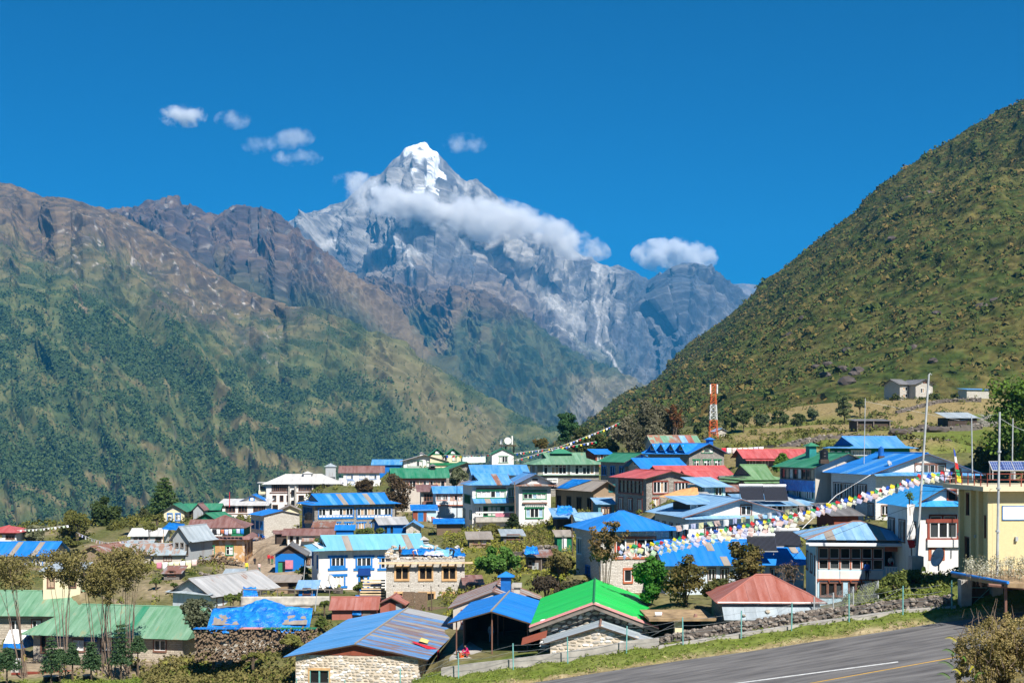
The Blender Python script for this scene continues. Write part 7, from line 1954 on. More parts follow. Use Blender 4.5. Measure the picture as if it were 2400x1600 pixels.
for k, (bx, D) in enumerate([((772, 1372, 812, 1398), 152), ((826, 1358, 856, 1400), 150), ((858, 1370, 905, 1408), 148), ((690, 1320, 730, 1352), 168), ((700, 1340, 728, 1368), 163), ((880, 1232, 905, 1256), 186), ((830, 1232, 880, 1262), 187), ((738, 1248, 775, 1280), 192), ((555, 1382, 570, 1416), 140), ((524, 1384, 566, 1418), 139), ((404, 1330, 430, 1352), 170), ((735, 1440, 770, 1480), 126), ((380, 1336, 404, 1356), 168), ((436, 1338, 462, 1356), 172), ((520, 1346, 548, 1362), 176), ((470, 1352, 500, 1368), 160), ((352, 1350, 378, 1374), 160), ((556, 1352, 580, 1372), 168), ((396, 1362, 420, 1380), 158), ((690, 1440, 722, 1462), 128), ((745, 1402, 775, 1424), 133)]):
    plant("garden_bush", "small leafy green bush growing between the houses", bx, D, 'shrub', (0.05, 0.085, 0.015), (0.15, 0.18, 0.04), 0.25, 1.1, cat="bush", group="garden bushes between the houses")
for k, (bx, D) in enumerate([((640, 1478, 730, 1528), 117), ((560, 1522, 625, 1552), 116), ((470, 1526, 530, 1552), 119)]):
    plant("scrub_bush", "green-brown scrub below the firewood stack", bx, D, 'shrub', (0.10, 0.12, 0.025), (0.24, 0.22, 0.06), 0.22, 1.1, cat="bush", group="scrub below the firewood stack", onground=False)
# the bush close by, with ferns at its foot
nb = plant("heath_bush", "big tan twiggy bush close by beside the runway", (2228, 1428, 2470, 1640), 37, 'shrub', (0.15, 0.115, 0.035), (0.34, 0.26, 0.11), 0.085, 3.0, cat="bush", seed=77)
r = np.random.default_rng(8)
C = []; R_ = []
for i in range(190):
    px = r.uniform(2245, 2480); py = 1440 + (1600 - 1440) * r.random() + max(0, (2330 - px)) * 0.6; D = r.uniform(35, 38.5)
    p = at(px, py, D); C.append(tuple(p)); R_.append(r.uniform(0.10, 0.22))
V, T, col = leaves(np.array(C), np.array(R_), 90, 0.055, (0.13, 0.115, 0.03), (0.42, 0.32, 0.14), 12, 1.1)
o = np_mesh("crown", V - np.array(nb.location), T, M_["leaf"], col, nsides=4); o.parent = nb
tw = []
for i in range(70):
    p = at(r.uniform(2240, 2440), r.uniform(1440, 1600), r.uniform(34.6, 36.5)); q = p + V3((r.normal(0, 0.15), r.normal(0, 0.1), r.uniform(0.2, 0.5)))
    tw.append(tube([p - nb.location, q - nb.location], 0.008, 4, 0.003))
mo("twigs", *join(*tw), M_["bark_pale"], nb)["kind"] = "stuff"
for i, (px, py, L_, ang) in enumerate([(2240, 1500, 0.45, 2.8), (2235, 1530, 0.55, 2.6), (2232, 1560, 0.6, 2.9), (2250, 1575, 0.5, 2.3), (2225, 1585, 0.5, 3.3), (2262, 1545, 0.45, 1.9), (2270, 1570, 0.5, 1.2), (2282, 1585, 0.5, 0.8)]):
    p = at(px, py, 35.2)
    fr = empty("fern", p); tag(fr, "small fern frond at the edge of the tan bush", "fern", "ferns under the tan bush")
    V, Fq = [], []
    L_ *= 0.7
    for k in range(22):
        t = k / 22; c_ = V3((math.cos(ang) * L_ * t, -0.05, 0.32 * L_ * math.sin(t * 2.4)))
        w = 0.16 * L_ * (1 - t) + 0.02
        for sg in (-1, 1):
            n0 = len(V); V += [c_, c_ + V3((0.012, -0.01, 0.0)), c_ + V3((math.cos(ang) * 0.06, sg * 0.3 * w - 0.02, sg * w))]; Fq.append((n0, n0 + 1, n0 + 2))
    mo("frond", V, Fq, plain("fern_green" if i % 3 else "fern_yellow", (0.10, 0.20, 0.03) if i % 3 else (0.45, 0.40, 0.05), 0.7), fr)

# weeds and grass: masses nobody could count
def free(x, y):
    """not under a house"""
    ok = np.ones(len(x), bool)
    for Mi, W_, dp in FOOTB:
        a_ = np.array(Mi); lx = a_[0, 0] * x + a_[0, 1] * y + a_[0, 3]; ly = a_[1, 0] * x + a_[1, 1] * y + a_[1, 3]
        ok &= ~((lx > -0.4) & (lx < W_ + 0.4) & (ly > -0.5) & (ly < dp + 0.4))
    return ok
def weeds(name, label, n, pxr, Dr, rr, hr, ca, cb, seed, ntri=7, cond=None, lanefree=True):
    r = np.random.default_rng(seed)
    D = np.sqrt(r.uniform(Dr[0] ** 2, Dr[1] ** 2, n)); px = r.uniform(*pxr, n); x = (px - HX) / F * D
    ok = free(x, D)
    c = (x - E0.x) * RC_.x + (D - E0.y) * RC_.y
    ok &= (c < -0.15)
    if lanefree: ok &= polydist(x, D, [tuple(at(a_, b_, d_))[:2] for a_, b_, d_ in ((592, 1272, 262), (600, 1290, 236), (614, 1330, 200), (622, 1368, 170), (612, 1372, 160))]) > 5
    if cond is not None: ok &= cond(x, D, px, c, r)
    x, D = x[ok], D[ok]
    P = np.stack([x, D, gz(x, D) - 0.03], -1)
    R_ = r.uniform(*rr, len(P)); H_ = r.uniform(*hr, len(P))
    if len(P): tag(clumps(name, P, R_, H_, ca, cb, int(ntri * 1.7), seed + 1, M_["foliage_mass"], tsz=(0.24, 0.52)), label, "weeds")
cl = lambda sc, th: (lambda x, D, px, c, r: fbm(x / sc, D / sc, 3, 71) + r.normal(0, 0.15, len(x)) > th)
weeds("field_weeds", "yellow-green weeds filling the gardens in the middle of the village", 3000, (1040, 1440), (122, 196), (0.15, 0.42), (0.2, 0.9), (0.13, 0.16, 0.022), (0.31, 0.28, 0.05), 201, 7, cl(7, -0.12))
weeds("field_herbs", "rank green and brown herbs among the yellow weeds of the gardens", 2200, (1040, 1440), (122, 196), (0.15, 0.5), (0.3, 1.3), (0.06, 0.09, 0.018), (0.20, 0.15, 0.06), 211, 7, lambda x, D, px, c, r: fbm(x / 7, D / 7, 3, 71) < 0.0)
weeds("village_weeds", "low weeds and brush between the houses", 8000, (-100, 2100), (122, 330), (0.25, 0.7), (0.25, 1.1), (0.085, 0.105, 0.022), (0.21, 0.195, 0.05), 202, 7, cl(12, -0.05))
weeds("edge_brush", "brush along the drop at the village edge", 1900, (-100, 760), (262, 345), (0.4, 1.1), (0.4, 1.5), (0.055, 0.075, 0.018), (0.15, 0.14, 0.035), 203, 8)
weeds("lawn_grass", "bright short grass of the field in front of the school", 9000, (-150, 700), (96, 124), (0.10, 0.26), (0.08, 0.30), (0.10, 0.15, 0.02), (0.19, 0.22, 0.05), 204, 6, cl(5, -0.2))
weeds("lawn_weeds", "taller weeds at the field's upper edge", 1700, (330, 800), (104, 128), (0.2, 0.5), (0.3, 0.9), (0.08, 0.085, 0.025), (0.20, 0.165, 0.06), 205, 7)
weeds("verge_grass", "green grass on the strip beside the runway", 11000, (650, 2400), (83, 102), (0.09, 0.24), (0.06, 0.24), (0.10, 0.15, 0.02), (0.19, 0.22, 0.05), 206, 5, lambda x, D, px, c, r: (c < -1.3 + r.normal(0, 0.7, len(x))) & (c > -9))
weeds("verge_straw", "dry straw-coloured grass along the runway edge", 8000, (900, 2400), (83, 102), (0.07, 0.2), (0.04, 0.16), (0.28, 0.21, 0.10), (0.42, 0.34, 0.19), 207, 5, lambda x, D, px, c, r: (c > -2.0 + r.normal(0, 0.6, len(x))))
weeds("terrace_scrub", "scrub scattered over the grassy terraces", 3600, (1580, 2500), (215, 455), (0.4, 1.3), (0.4, 1.5), (0.055, 0.08, 0.02), (0.15, 0.14, 0.04), 208, 8, cl(22, 0.05))
weeds("bank_grass", "tall grass on the bank beside the gate", 2600, (1980, 2420), (86, 112), (0.15, 0.4), (0.2, 0.7), (0.09, 0.13, 0.02), (0.20, 0.21, 0.06), 209, 6, lambda x, D, px, c, r: c < -8.5)
r = np.random.default_rng(31)

# terrace walls and boulders
for k, (pts, h) in enumerate([([(1840, 262), (1920, 268), (2000, 272), (2080, 268)], 1.0), ([(2060, 300), (2120, 302), (2200, 300), (2300, 305)], 1.0), ([(1930, 330), (2040, 335), (2130, 330), (2240, 332), (2310, 335)], 0.9),
                              ([(2100, 385), (2200, 388), (2300, 385)], 1.0), ([(1690, 300), (1760, 296), (1830, 290), (1900, 288)], 0.9), ([(1690, 236), (1730, 234), (1770, 236)], 1.5), ([(2120, 262), (2180, 258), (2230, 256)], 0.9)]):
    wall_line(pts, h, 0.9, "terrace_wall", "mortar_dark", ["dry-stone wall above the long blue roof", "dry-stone wall under the tin terrace shed", "dry-stone wall between firewood shed and the brushwood heap", "highest dry-stone wall, below the lonely terrace house", "dry-stone wall below the mast hut", "pale stone heap wall behind the red ribbed roof", "short curved dry-stone wall in the bright grass"][k], 46, 0.75)
BOULD = [rock_mesh("boulder_rock", 300 + k, 1.2, 1.0, 0.85, 2) for k in range(5)]
plain("boulder_stone", (0.105, 0.085, 0.075), 0.95, var=0.5, scale=0.8)
for me_ in BOULD: me_.materials[0] = M_["boulder_stone"]
def boulder(px, py, D, w, label, group, hz_=0.8):
    p = at(px, py, D); s = w / F * D
    o = bpy.data.objects.new("boulder", rng.choice(BOULD)); COL.objects.link(o); o.location = p; o.scale = (s, s, s * hz_); o.rotation_euler = (0, 0, rng.uniform(0, 6))
    tag(o, label, "boulder", group)
for (px, py, w) in [(2112, 1018, 46), (2200, 1012, 44), (2165, 1005, 30), (2260, 1004, 26)]:
    p = ground_px(px, py, 200, 420); boulder(px, py - 4, p.y, w, "weathered boulder lying on the bright terrace grass", "boulders on the terraces", 0.55)
rr_ = [(1852, 787, 26), (1985, 823, 24), (1974, 868, 30), (1940, 855, 24), (1985, 895, 38), (2003, 878, 26), (2010, 868, 28), (1935, 880, 26), (1913, 860, 20), (2140, 815, 24), (2187, 845, 20), (2165, 770, 22), (2300, 720, 30), (2195, 735, 22), (2330, 705, 22), (2130, 470, 30), (2175, 455, 24), (2090, 560, 20), (1880, 745, 16)]
RSf = RS.reshape(-1, 3); RPf = np.stack([RPX.ravel() * K, RPY.ravel() * K], -1)
for (px, py, w) in rr_:
    k = np.argmin(((RPf - np.array([px, py])) ** 2).sum(1)); boulder(px, py, RSf[k, 1] - 1.0, w, "brown rock outcrop jutting from the steep shrubby hillside", "rock outcrops on the hillside", 0.9)
# ------------------------------------------------------------------ prayer flags
FLAGC = {"flag_blue": (0.02, 0.09, 0.45), "flag_white": (0.72, 0.72, 0.74), "flag_red": (0.55, 0.03, 0.03), "flag_green": (0.03, 0.28, 0.10), "flag_yellow": (0.80, 0.62, 0.04),
         "flag_palepink": (0.70, 0.50, 0.46), "flag_palelilac": (0.48, 0.50, 0.72), "flag_palegreen": (0.55, 0.66, 0.45), "flag_paleyellow": (0.76, 0.70, 0.40), "flag_grey": (0.66, 0.66, 0.62)}
FM = {}
for nm, c_ in FLAGC.items():
    plain(nm, c_, 0.85, var=0.12, scale=3)
    FM[nm] = []
    for v_ in range(4):
        r_ = random.Random(hash(nm) % 999 + v_); V = []; n_ = 4
        amp = r_.uniform(0.05, 0.16); sk = r_.uniform(-0.35, 0.35)
        for j in range(n_):
            for i in range(n_):
                u_, w_ = i / (n_ - 1), j / (n_ - 1)
                V.append((u_ - 0.5 + sk * w_ * w_, amp * math.sin(u_ * 5 + v_) * w_ + r_.uniform(-0.02, 0.02), -w_ * (1.0 - 0.18 * r_.random() * u_)))
        me_ = bpy.data.meshes.new("flag"); me_.from_pydata(V, [], [tuple(q) for q in grid_quads(n_, n_)]); me_.materials.append(MATS[nm]); FM[nm].append(me_)
def flag_string(label, pts, spacing, size, cols, sag=0.0, name="prayer_flag_string", cordr=0.012, jitter=0.25):
    """cord through (column, row, distance) points with a cloth hung every so many pixels"""
    P = [at(*p) for p in pts]
    dens = []
    for a_, b_ in zip(P[:-1], P[1:]):
        for k in range(6): dens.append(a_.lerp(b_, k / 6) - V3((0, 0, sag * math.sin(math.pi * k / 6))))
    dens.append(P[-1])
    root = empty(name, P[0]); tag(root, label, "prayer flags")
    mo("cord", *tube([p - P[0] for p in dens], cordr, 4), M_["cloth_white"], root)
    acc = 0; n = 0
    for a_, b_ in zip(dens[:-1], dens[1:]):
        pa, pb = pix(a_), pix(b_); L_ = math.hypot(pb[0] - pa[0], pb[1] - pa[1]); t = spacing - acc
        while t < L_:
            p = a_.lerp(b_, t / L_); mpp = p.y / F
            f = bpy.data.objects.new("flag", rng.choice(FM[cols[n % len(cols)]])); COL.objects.link(f); f.parent = root
            f.location = p - P[0] - V3((0, 0, 0.01))
            s_ = size * mpp * rng.uniform(0.85, 1.2); f.scale = (s_, s_, s_ * rng.uniform(0.85, 1.35))
            d = b_ - a_; f.rotation_euler = (rng.uniform(-jitter, jitter), -math.atan2(d.z, d.x) * 0.7, math.atan2(d.y, abs(d.x)) * (1 if d.x > 0 else -1))
            n += 1; t += spacing * rng.uniform(0.85, 1.15)
        acc = L_ - (t - spacing)
        if acc > spacing: acc = 0
    return root
C5 = ["flag_blue", "flag_white", "flag_red", "flag_green", "flag_yellow"]
P5 = ["flag_palepink", "flag_palelilac", "flag_grey", "flag_paleyellow", "flag_white", "flag_palegreen", "flag_palepink", "flag_palelilac"]
main = [(2242, 1108, 101), (2162, 1120, 101.5), (2092, 1144, 102), (1986, 1174, 103), (1884, 1206, 104), (1790, 1226, 105), (1704, 1243, 106), (1602, 1262, 107.5), (1551, 1274, 108.5), (1500, 1282, 109.5), (1448, 1286, 110.5)]
flag_string("main string of bright five-coloured prayer flags across the gardens", main, 10.5, 9, C5)
flag_string("string of large pale prayer flags hanging just under the bright string", [(x, y + 11, d - 0.15) for x, y, d in main], 12.5, 10.5, P5, jitter=0.4)
flag_string("ragged lowest string of pale prayer flags under the bright string", [(x, y + 22, d - 0.3) for x, y, d in main[4:]], 18, 10.5, P5[2:] + P5[:2], jitter=0.5)
flag_string("thin sparse prayer flag string ending at the bright blue hipped roof", [(1570, 1233, 117), (1706, 1216, 114), (1808, 1200, 111), (1900, 1183, 108), (1986, 1172, 104)], 20, 12.5, ["flag_palepink", "flag_white", "flag_palelilac", "flag_paleyellow", "flag_palegreen"])
flag_string("long thin prayer flag string climbing to the rhododendrons, upper one", [(1205, 1062, 279), (1285, 1051, 290), (1312, 1046, 295), (1370, 1024, 297), (1430, 1000, 300), (1466, 982, 302)], 7.5, 4, C5 + ["flag_white"], cordr=0.04)
flag_string("shorter thin prayer flag string running below the climbing one", [(1206, 1078, 278), (1285, 1056, 290), (1318, 1048, 295), (1396, 1034, 298)], 8.5, 4, C5[1:] + C5[:1], cordr=0.04)
flag_string("small prayer flag string in front of the green gables", [(1040, 1066, 290), (1082, 1067, 288), (1150, 1064, 279)], 8, 5, C5, cordr=0.04)
flag_string("prayer flag string between the dark oak and the long white shed", [(180, 1247, 235), (215, 1262, 232), (250, 1271, 228), (305, 1266, 226)], 7, 6, P5, cordr=0.03)
flag_string("faded prayer flag string above the pale flowering bush", [(40, 1242, 228), (100, 1238, 228), (160, 1230, 230)], 9, 4, ["flag_white", "flag_grey", "flag_palegreen"], cordr=0.03)

# ------------------------------------------------------------------ poles, mast, aerials
def pole(px0, py0, px1, py1, D, r0_, label, name="pole", cat="pole", mat="galv", group=None):
    a_, b_ = at(px0, py0, D), at(px1, py1, D)
    root = empty(name, a_); tag(root, label, cat, group)
    mo("shaft", *tube([(0, 0, -0.5), b_ - a_], r0_, 8, r0_ * 0.75), MATS[mat], root)
    return root, a_, b_
p_, a_, b_ = pole(2147, 1310, 2177, 878, 99, 0.105, "tall leaning steel flagpole beside the glazed lodge", "flagpole", "flagpole")
mo("footing", *boxes([(-0.45, -0.45, -0.9, 0.45, 0.45, 0.25)]), M_["concrete"], p_)
mo("finial", *tube([b_ - a_, b_ - a_ + V3((0.12, 0, 0.1)), b_ - a_ + V3((0.22, 0, 0))], 0.05, 6), M_["galv"], p_)
p_, a_, b_ = pole(2337, 1330, 2343, 965, 84, 0.095, "straight steel pole standing before the yellow block", "steel_pole")
for z_ in (2.4, 5.2, 7.6): mo("collar", *tube([(b_ - a_) * (z_ / 10.2) - V3((0, 0, 0.06)), (b_ - a_) * (z_ / 10.2) + V3((0, 0, 0.06))], 0.15, 8), M_["galv"], p_)
pole(2279, 1112, 2277, 974, 120, 0.07, "thin pole behind the white stone gable", "steel_pole")
p_, a_, b_ = pole(2372, 1095, 2374, 980, 100, 0.06, "aerial mast with crossed stays on the yellow block", "aerial_mast", "mast")
for s_ in (-1, 1): mo("stay", *tube([b_ - a_ - V3((0, 0, 0.6)), b_ - a_ + V3((s_ * 1.0, 0, 0.0 if s_ < 0 else -1.0))], 0.02, 4), M_["galv"], p_)
pole(2025, 1080, 2028, 933, 148, 0.05, "slim whip aerial on the green balcony house roof", "whip_aerial", "aerial")
pole(538, 1182, 538, 1152, 285, 0.1, "red festival pole with yellow tip on the low white wing", "festival_pole", mat="cloth_red")
pole(1208, 1225, 1206, 1130, 190, 0.1, "grey utility pole before the white house with green windows", "utility_pole", mat="bark_pale")
pole(1342, 1300, 1340, 1205, 146, 0.09, "weathered wooden pole next to the green privy", "wooden_pole", mat="bark")
pole(711, 1355, 716, 1312, 160, 0.05, "thin white pole among bushes near the blue-windowed house", "utility_pole")
pole(738, 1420, 745, 1372, 131, 0.05, "short whitish stake behind the fibre screen", "stake")
pole(1013, 1438, 1010, 1372, 133, 0.06, "grey stake at the wicker screen's end", "stake", mat="bark")
pole(970, 1424, 972, 1386, 134, 0.04, "thin stake in the wicker screen", "stake", mat="bark")
# vertical banner and small flag
bn = empty("banner_pole", at(2137, 1300, 101)); tag(bn, "bamboo pole with a tall white prayer banner and leafy tip", "banner")
mo("shaft", *tube([(0, 0, -0.3), (-0.22, 0, 4.8)], 0.05, 6), M_["bark_pale"], bn)
V = [(-0.18 + (0.55 + 0.1 * math.sin(j)) * i / 2 - 0.2, -0.06 + 0.06 * math.sin(i * 2 + j), 1.2 + j * 0.4) for j in range(8) for i in range(3)]
mo("banner", V, [tuple(q) for q in grid_quads(8, 3)], M_["cloth_white"], bn)
mo("banner_foot", [(-0.4, -0.09, 1.2), (0.2, -0.09, 1.15), (0.25, -0.05, 0.6), (-0.2, -0.05, 0.55)], [(0, 1, 2, 3)], M_["flag_red"], bn)
V, T, col = leaves(np.array([(-0.22, 0, 4.8), (-0.1, 0, 4.5)]), np.array([0.35, 0.3]), 50, 0.16, (0.05, 0.10, 0.02), (0.12, 0.18, 0.04), 5)
o = np_mesh("leaf_tuft", V, T, M_["leaf"], col, nsides=4); o.parent = bn
vf = empty("vertical_flag", at(2244, 1122, 98)); tag(vf, "narrow five-coloured vertical flag on a staff above the cyan roof", "flag")
mo("shaft", *tube([(0, 0, -1.5), (-0.3, 0, 2.4)], 0.035, 6), M_["bark_pale"], vf)
for k, c_ in enumerate(["flag_yellow", "flag_green", "flag_red", "flag_white", "flag_blue"]):
    z_ = -0.2 + k * 0.5; x_ = -0.04 - 0.125 * z_
    mo("flag", [(x_, -0.03, z_), (x_ + 0.3 - 0.04 * k, -0.08, z_ - 0.1), (x_ + 0.26 - 0.05 * k, -0.02, z_ + 0.42), (x_ - 0.06, -0.03, z_ + 0.5)], [(0, 1, 2, 3)], MATS[c_], vf)
# lattice mast
plain("mast_red", (0.62, 0.13, 0.035), 0.6); plain("mast_white", (0.70, 0.70, 0.70), 0.6)
mb = at(1672, 1032, 322); mast = empty("radio_mast", mb); tag(mast, "red and white lattice radio mast at the foot of the hill", "mast")
hT = (1032 - 900) / F * 322
nsec = 11
for k in range(nsec):
    z0_, z1_ = hT * k / nsec, hT * (k + 1) / nsec
    w0, w1 = 1.05 - 0.55 * k / nsec, 1.05 - 0.55 * (k + 1) / nsec
    if k >= nsec - 3: w0, w1 = 0.62, 0.62
    cs0 = [V3((sx * w0, sy * w0, z0_)) for sx, sy in ((-1, -1), (1, -1), (1, 1), (-1, 1))]; cs1 = [V3((sx * w1, sy * w1, z1_)) for sx, sy in ((-1, -1), (1, -1), (1, 1), (-1, 1))]
    parts = [tube([a_, b_], 0.075, 4) for a_, b_ in zip(cs0, cs1)]
    for i in range(4): parts += [tube([cs0[i], cs1[(i + 1) % 4]], 0.045, 4), tube([cs0[(i + 1) % 4], cs1[i]], 0.045, 4), tube([cs1[i], cs1[(i + 1) % 4]], 0.045, 4)]
    mo("mast_section", *join(*parts), MATS["mast_white" if 4 <= k <= 6 else "mast_red"], mast)
for s_ in (-1, 1):
    mo("antenna_panel", *boxes([(s_ * 0.85 - 0.15, -0.9, hT - 2.4, s_ * 0.85 + 0.15, -0.7, hT - 0.1)]), M_["mast_white"], mast)

def dish(label, c, r, facing, mat="panel_white", name="satellite_dish", foot=None, arm=True):
    root = empty(name, c); tag(root, label, "satellite dish")
    q = V3(facing).normalized().to_track_quat('Z', 'Y')
    V, Fq = [], []
    for j in range(5):
        rr = r * j / 4
        for i in range(18): V.append(q @ V3((rr * math.cos(i * math.tau / 18), rr * math.sin(i * math.tau / 18), 0.24 * rr * rr / r)))
    for j in range(4):
        for i in range(18): Fq.append((j * 18 + i, j * 18 + (i + 1) % 18, (j + 1) * 18 + (i + 1) % 18, (j + 1) * 18 + i))
    n0 = len(V); V += [v - q @ V3((0, 0, 0.05)) for v in V]; Fq += [tuple(n0 + k for k in f[::-1]) for f in Fq]
    mo("reflector", V, Fq, MATS[mat], root, smooth=True)
    if arm:
        tip = q @ V3((0, 0, r * 0.8))
        mo("feed_arm", *join(tube([q @ V3((r * 0.9, 0, 0.2 * r)), tip], 0.025, 4), tube([q @ V3((-r * 0.9, 0, 0.2 * r)), tip], 0.025, 4), tube([tip, tip * 0.85], 0.07, 6)), M_["galv"], root)
    if foot is not None: mo("stand", *join(tube([(0, 0.1, -0.02), (0, 0.12, -foot)], 0.06, 6), tube([(0, 0.1, -foot * 0.5), q @ V3((0, 0, -0.1))], 0.05, 5)), M_["galv"], root)
b = platform_root; pz = at(1190, 1045, 282)
pf = empty("dish_platform", pz); tag(pf, "dark steel platform on the white dish house roof", "platform")
mo("deck", *boxes([(-1.9, -1.2, 0, 1.9, 1.2, 0.25)]), M_["wood_dark"], pf)
mo("frame_leg", *boxes([(-0.6, 0.2, -1.6, -0.3, 0.5, 0), (1.2, 0.2, -1.6, 1.5, 0.5, 0)]), M_["wood_dark"], pf)
dish("round white dish on the roof platform", pz + V3((0.0, -0.2, 1.15)), 0.78, (0.15, -1, 0.25), foot=0.9)
dish("slim white dish turned sideways on the roof platform", pz + V3((-1.25, 0, 1.0)), 0.7, (-0.9, -0.35, 0.25), foot=0.8)
an = empty("panel_antenna", pz + V3((1.0, -0.1, 0.25))); tag(an, "upright white panel antenna on the roof platform", "antenna"); mo("panel", *boxes([(-0.14, -0.1, 0.1, 0.14, 0.1, 2.0), (-0.05, -0.05, 0, 0.05, 0.05, 0.1)]), M_["panel_white"], an)
dish("larger of two white dishes before the blue-windowed house", at(753, 1366, 153), 1.25, (0.93, -0.25, 0.45), "panel_white", foot=1.3)
dish("smaller of two white dishes before the blue-windowed house", at(776, 1365, 152), 0.95, (0.93, -0.25, 0.4), "panel_white", foot=1.2)
dish("dark grey dish on a post beside the yellow block", at(2201, 1306, 96), 0.75, (-0.95, -0.25, 0.35), "galv", foot=1.0)
dish("small dish standing on the bright blue gable roof", at(2084, 1086, 141), 0.36, (0.6, -0.7, 0.4), "galv", foot=0.5)
dish("white dish fixed by the dark gable windows", at(2154, 1097, 136), 0.36, (-0.3, -1, 0.3), "panel_white")

# ------------------------------------------------------------------ heaters, panels, tanks
glass("tube_glass", (0.045, 0.05, 0.07), 0.25)
def heater(label, c, w, h, name="tube_water_heater"):
    root = empty(name, c); tag(root, label, "water heater")
    up = V3((0, 0.75, 0.75)).normalized()
    mo("tank", *tube([(-w / 2, 0.3 + up.y * h, up.z * h + 0.12), (w / 2, 0.3 + up.y * h, up.z * h + 0.12)], 0.22, 12), M_["steel"], root)
    n_ = int(w / 0.11)
    mo("backing", [(-w / 2, 0.28, -0.03), (w / 2, 0.28, -0.03), (w / 2, 0.28 + up.y * h, up.z * h - 0.03), (-w / 2, 0.28 + up.y * h, up.z * h - 0.03)], [(0, 1, 2, 3)], M_["dark_void"], root)
    for k in range(n_):
        x_ = -w / 2 + (k + 0.5) * w / n_
        mo("tube", *tube([(x_, 0.26, 0), (x_, 0.26 + up.y * h, up.z * h)], 0.034, 4), M_["tube_glass"], root)
    for s_ in (-1, 1): mo("leg", *tube([(s_ * w / 2.1, 0.3 + up.y * h, up.z * h), (s_ * w / 2.1, 0.5 + up.y * h, -0.5)], 0.03, 4), M_["galv"], root)
    mo("rail", *boxes([(-w / 2 - 0.05, 0.2, -0.08, w / 2 + 0.05, 0.3, 0.0)]), M_["steel"], root)
heater("tube water heater on the faded blue roof beside the orange tarp", at(1766, 1172, 150), 2.75, 2.2)
heater("tube water heater on the faded blue roof toward the tarp balcony", at(1822, 1173, 150), 2.75, 2.2)
heater("tube water heater on the bright blue roof behind the tall shrub", at(1790, 1291, 121), 2.7, 1.8)
heater("tube water heater on the bright blue roof next to the glazed lodge", at(1848, 1280, 122), 2.7, 1.9)
m, nt, bb = new_mat("solar_cells")
br = nt.nodes.new("ShaderNodeTexBrick"); tcn = nt.nodes.new("ShaderNodeTexCoord"); nt.links.new(tcn.outputs["Object"], br.inputs["Vector"])
br.inputs["Color1"].default_value = (0.012, 0.035, 0.16, 1); br.inputs["Color2"].default_value = (0.02, 0.06, 0.22, 1); br.inputs["Mortar"].default_value = (0.45, 0.5, 0.6, 1)
br.offset = 0.0; br.inputs["Brick Width"].default_value = 0.16; br.inputs["Row Height"].default_value = 0.16; br.inputs["Mortar Size"].default_value = 0.008; br.inputs["Scale"].default_value = 1.0
nt.links.new(br.outputs["Color"], bb.inputs["Base Color"]); bb.inputs["Roughness"].default_value = 0.15
for k, (px, lab) in enumerate([(2352, "tilted solar panel on the yellow block's roof, near its corner"), (2404, "second tilted solar panel on the yellow block's roof")]):
    c_ = at(px, 1110, 93); root = empty("solar_collector", c_); tag(root, lab, "solar panel")
    for s_ in range(2):
        pn_ = mo("panel", *boxes([(-0.78 + s_ * 0.8, 0, 0, -0.02 + s_ * 0.8, 0.9, 0.04)]), M_["solar_cells"], root); pn_.rotation_euler = (math.radians(42), 0, 0); pn_.location = (0, 0, 0.25)
    fr = mo("panel_frame", *boxes([(-0.84, -0.05, -0.03, 0.84, 0.0, 0.05), (-0.84, 0.9, -0.03, 0.84, 0.95, 0.05), (-0.84, 0, -0.03, -0.79, 0.9, 0.05), (0.79, 0, -0.03, 0.84, 0.9, 0.05)]), M_["steel"], root); fr.rotation_euler = (math.radians(42), 0, 0); fr.location = (0, 0, 0.25)
    mo("stand", *boxes([(-0.8, 0.55, -0.4, -0.74, 0.61, 0.75), (0.74, 0.55, -0.4, 0.8, 0.61, 0.75), (-0.8, 0.0, -0.4, -0.74, 0.06, 0.25), (0.74, 0.0, -0.4, 0.8, 0.06, 0.25)]), M_["steel"], root)
def tank(label, px, py0, py1, D, r, mat):
    p = at(px, py1, D); h = (py1 - py0) / F * D; root = empty("water_tank", p); tag(root, label, "water tank")
    V = []; prof = [(r, 0), (r, h * 0.3), (r * 1.04, h * 0.33), (r, h * 0.36), (r, h * 0.62), (r * 1.04, h * 0.65), (r, h * 0.68), (r, h * 0.86), (r * 0.6, h * 0.96), (r * 0.3, h)]
    for (q, z_) in prof: V += [(q * math.cos(i * math.tau / 14), q * math.sin(i * math.tau / 14), z_) for i in range(14)]
    Fq = [(j * 14 + i, j * 14 + (i + 1) % 14, (j + 1) * 14 + (i + 1) % 14, (j + 1) * 14 + i) for j in range(len(prof) - 1) for i in range(14)] + [tuple(len(V) - 14 + i for i in range(14))]
    mo("barrel", V, Fq, MATS[mat], root); mo("lid", *tube([(0, 0, h), (0, 0, h + 0.06)], r * 0.35, 10), MATS[mat], root)
    mo("base", *boxes([(-r, -r, -0.5, r, r, 0)]), M_["wood_dark"], root)
tank("black ribbed water tank on the green balcony house", 1931, 1053, 1076, 151, 0.5, "black_plastic")
tank("blue water drum behind the bright blue gable roof", 2065, 1047, 1068, 148, 0.32, "blue_board")
tank("black ribbed water tank behind the white stone gable", 2240, 1094, 1118, 128, 0.55, "black_plastic")
tank("black water tank hung at the blue lodge's shaded corner", 723, 1200, 1218, 217, 0.65, "black_plastic")

